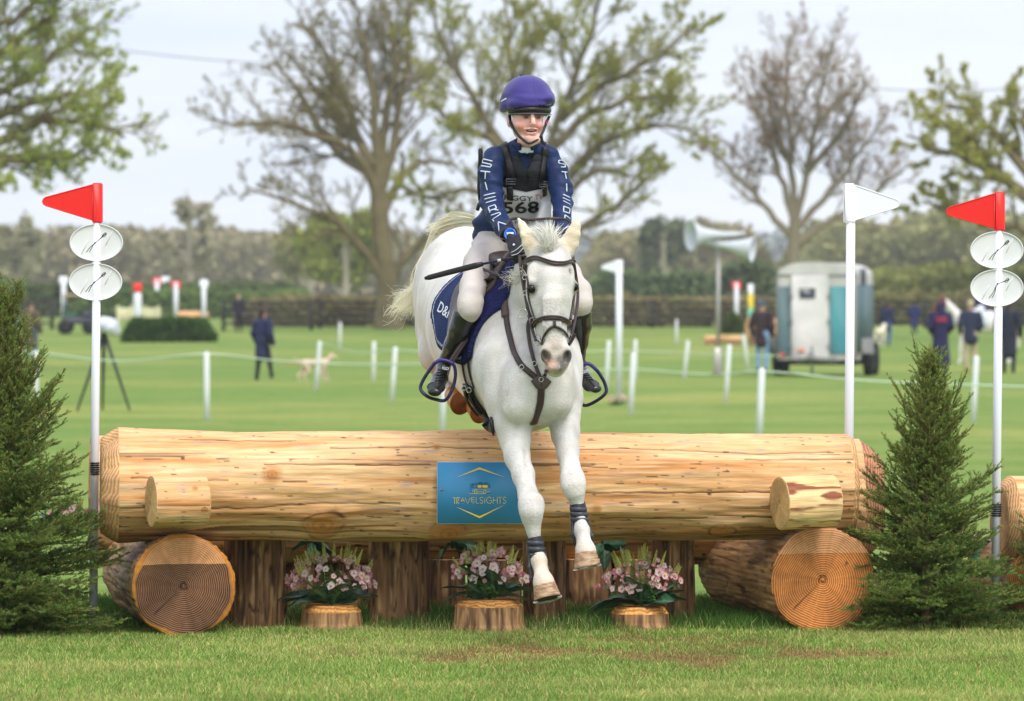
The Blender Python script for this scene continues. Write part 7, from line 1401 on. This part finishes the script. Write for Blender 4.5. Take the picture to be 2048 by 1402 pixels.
tree('oak_tree', [[(2130, 640), (2110, 500), (2090, 400)], [(2095, 420), (2030, 380), (1960, 330), (1880, 300), (1812, 270)], [(2090, 400), (2020, 300), (1950, 235), (1880, 200)], [(2090, 400), (2060, 280), (2030, 190)], [(2105, 470), (2010, 450), (1920, 430), (1845, 400)], [(2090, 400), (2100, 280), (2120, 180)], [(2095, 420), (2000, 350), (1930, 270), (1860, 230)]], 170, .42, 'leafy green oak at the right edge behind the red flag', 54, 64000, [(154, 154, 62), (190, 188, 98)], .060, tone=.0)
tree('oak_tree', [[(-270, 660), (-262, 500), (-250, 330)], [(-255, 350), (-100, 332), (0, 322), (100, 326), (170, 302)], [(-250, 330), (-90, 210), (50, 160), (120, 95), (160, 70)], [(-200, 330), (-20, 290), (90, 240), (190, 248), (250, 275)], [(-250, 330), (-90, 120), (30, 40), (80, -20)], [(-250, 330), (-60, 250), (60, 210), (140, 190), (190, 185)], [(-250, 330), (-120, 200), (0, 100), (100, 40), (120, 0)], [(-230, 400), (-120, 400), (-40, 380), (0, 375)]], 120, .35, 'fresh green oak reaching in from the left edge', 55, 70000, [(146, 162, 70), (190, 198, 112)], .046, tone=.02, twigl=.6, dens=1.2)
for (cx_, y0, y1_, hw__, Y, lb, sd_, cc, nl) in ((377, 400, 605, 45, 420, 'thin pale tree alone left of the big oak', 61, [(168, 160, 134), (184, 176, 146)], 2200), (620, 450, 608, 60, 380, 'slim pale trunked tree beside the big oak', 62, [(158, 154, 108), (176, 172, 120)], 3500), (690, 428, 620, 75, 330, 'round yellow green tree behind the big oak', 63, [(150, 160, 66), (174, 180, 90)], 14000), (1325, 428, 600, 34, 420, 'dark conifer between rider and loudspeakers', 64, [(108, 118, 92), (126, 134, 100)], 5000), (30, 440, 610, 50, 430, 'faint leafy tree at the left horizon', 65, [(162, 160, 126), (176, 172, 134)], 2600)):  # thin far crowns: haze painted into their pale leaf colours
    lim = [[(cx_, 650), (cx_+2, (y0+y1_)/2+10), (cx_, y0+40)]]+[[(cx_, yy), (cx_+sx_*hw__*.5*w2, yy-25), (cx_+sx_*hw__*w2, yy-(yy-y0)*.35-20)] for yy, sx_, w2 in ((y1_-30, -1, .9), (y1_-40, 1, .8), ((y0+y1_)/2+20, -1, 1.), ((y0+y1_)/2, 1, 1.), (y0+60, -1, .6), (y0+55, 1, .6))]
    tree('slim_tree', lim, Y, .32, lb, sd_, nl, cc, .34, dens=.35, tone=-.3, bark=M('bark_pale', lin((164, 156, 136)), .9))
# ---- power lines
for (A, B, lb) in (((60, 70, 300), (980, 112, 330), 'thin dark power line crossing the sky at the left'), ((1500, 140, 330), (2200, 156, 320), 'thin dark power line crossing the sky at the right')):
    q = [P(*A)*(1-t)+P(*B)*t+np.array([0, 0, -1.2*4*t*(1-t)]) for t in np.linspace(0, 1, 20)]; setp(G().tube(q, .035, 5).build('power_line', M('cable_grey', lin((110, 112, 120)), .6), base=q[0]), lb, 'cable')

# ---- the air
hz = G(); hz.box((0, 690, 60), (2600, 1460, 124)); ho = hz.build('haze', [], smooth=False); setp(ho, 'thin pale spring haze over the field and woods', 'haze', kind='stuff')
hm_ = bpy.data.materials.new('haze_air'); hm_.use_nodes = True; ht = hm_.node_tree; ht.nodes.clear(); pv = ht.nodes.new('ShaderNodeVolumePrincipled'); pv.inputs['Color'].default_value = (1, 1, 1, 1); pv.inputs['Density'].default_value = .00032; pv.inputs['Anisotropy'].default_value = .2
ot = ht.nodes.new('ShaderNodeOutputMaterial'); ht.links.new(pv.outputs[0], ot.inputs['Volume']); ho.data.materials.append(hm_)
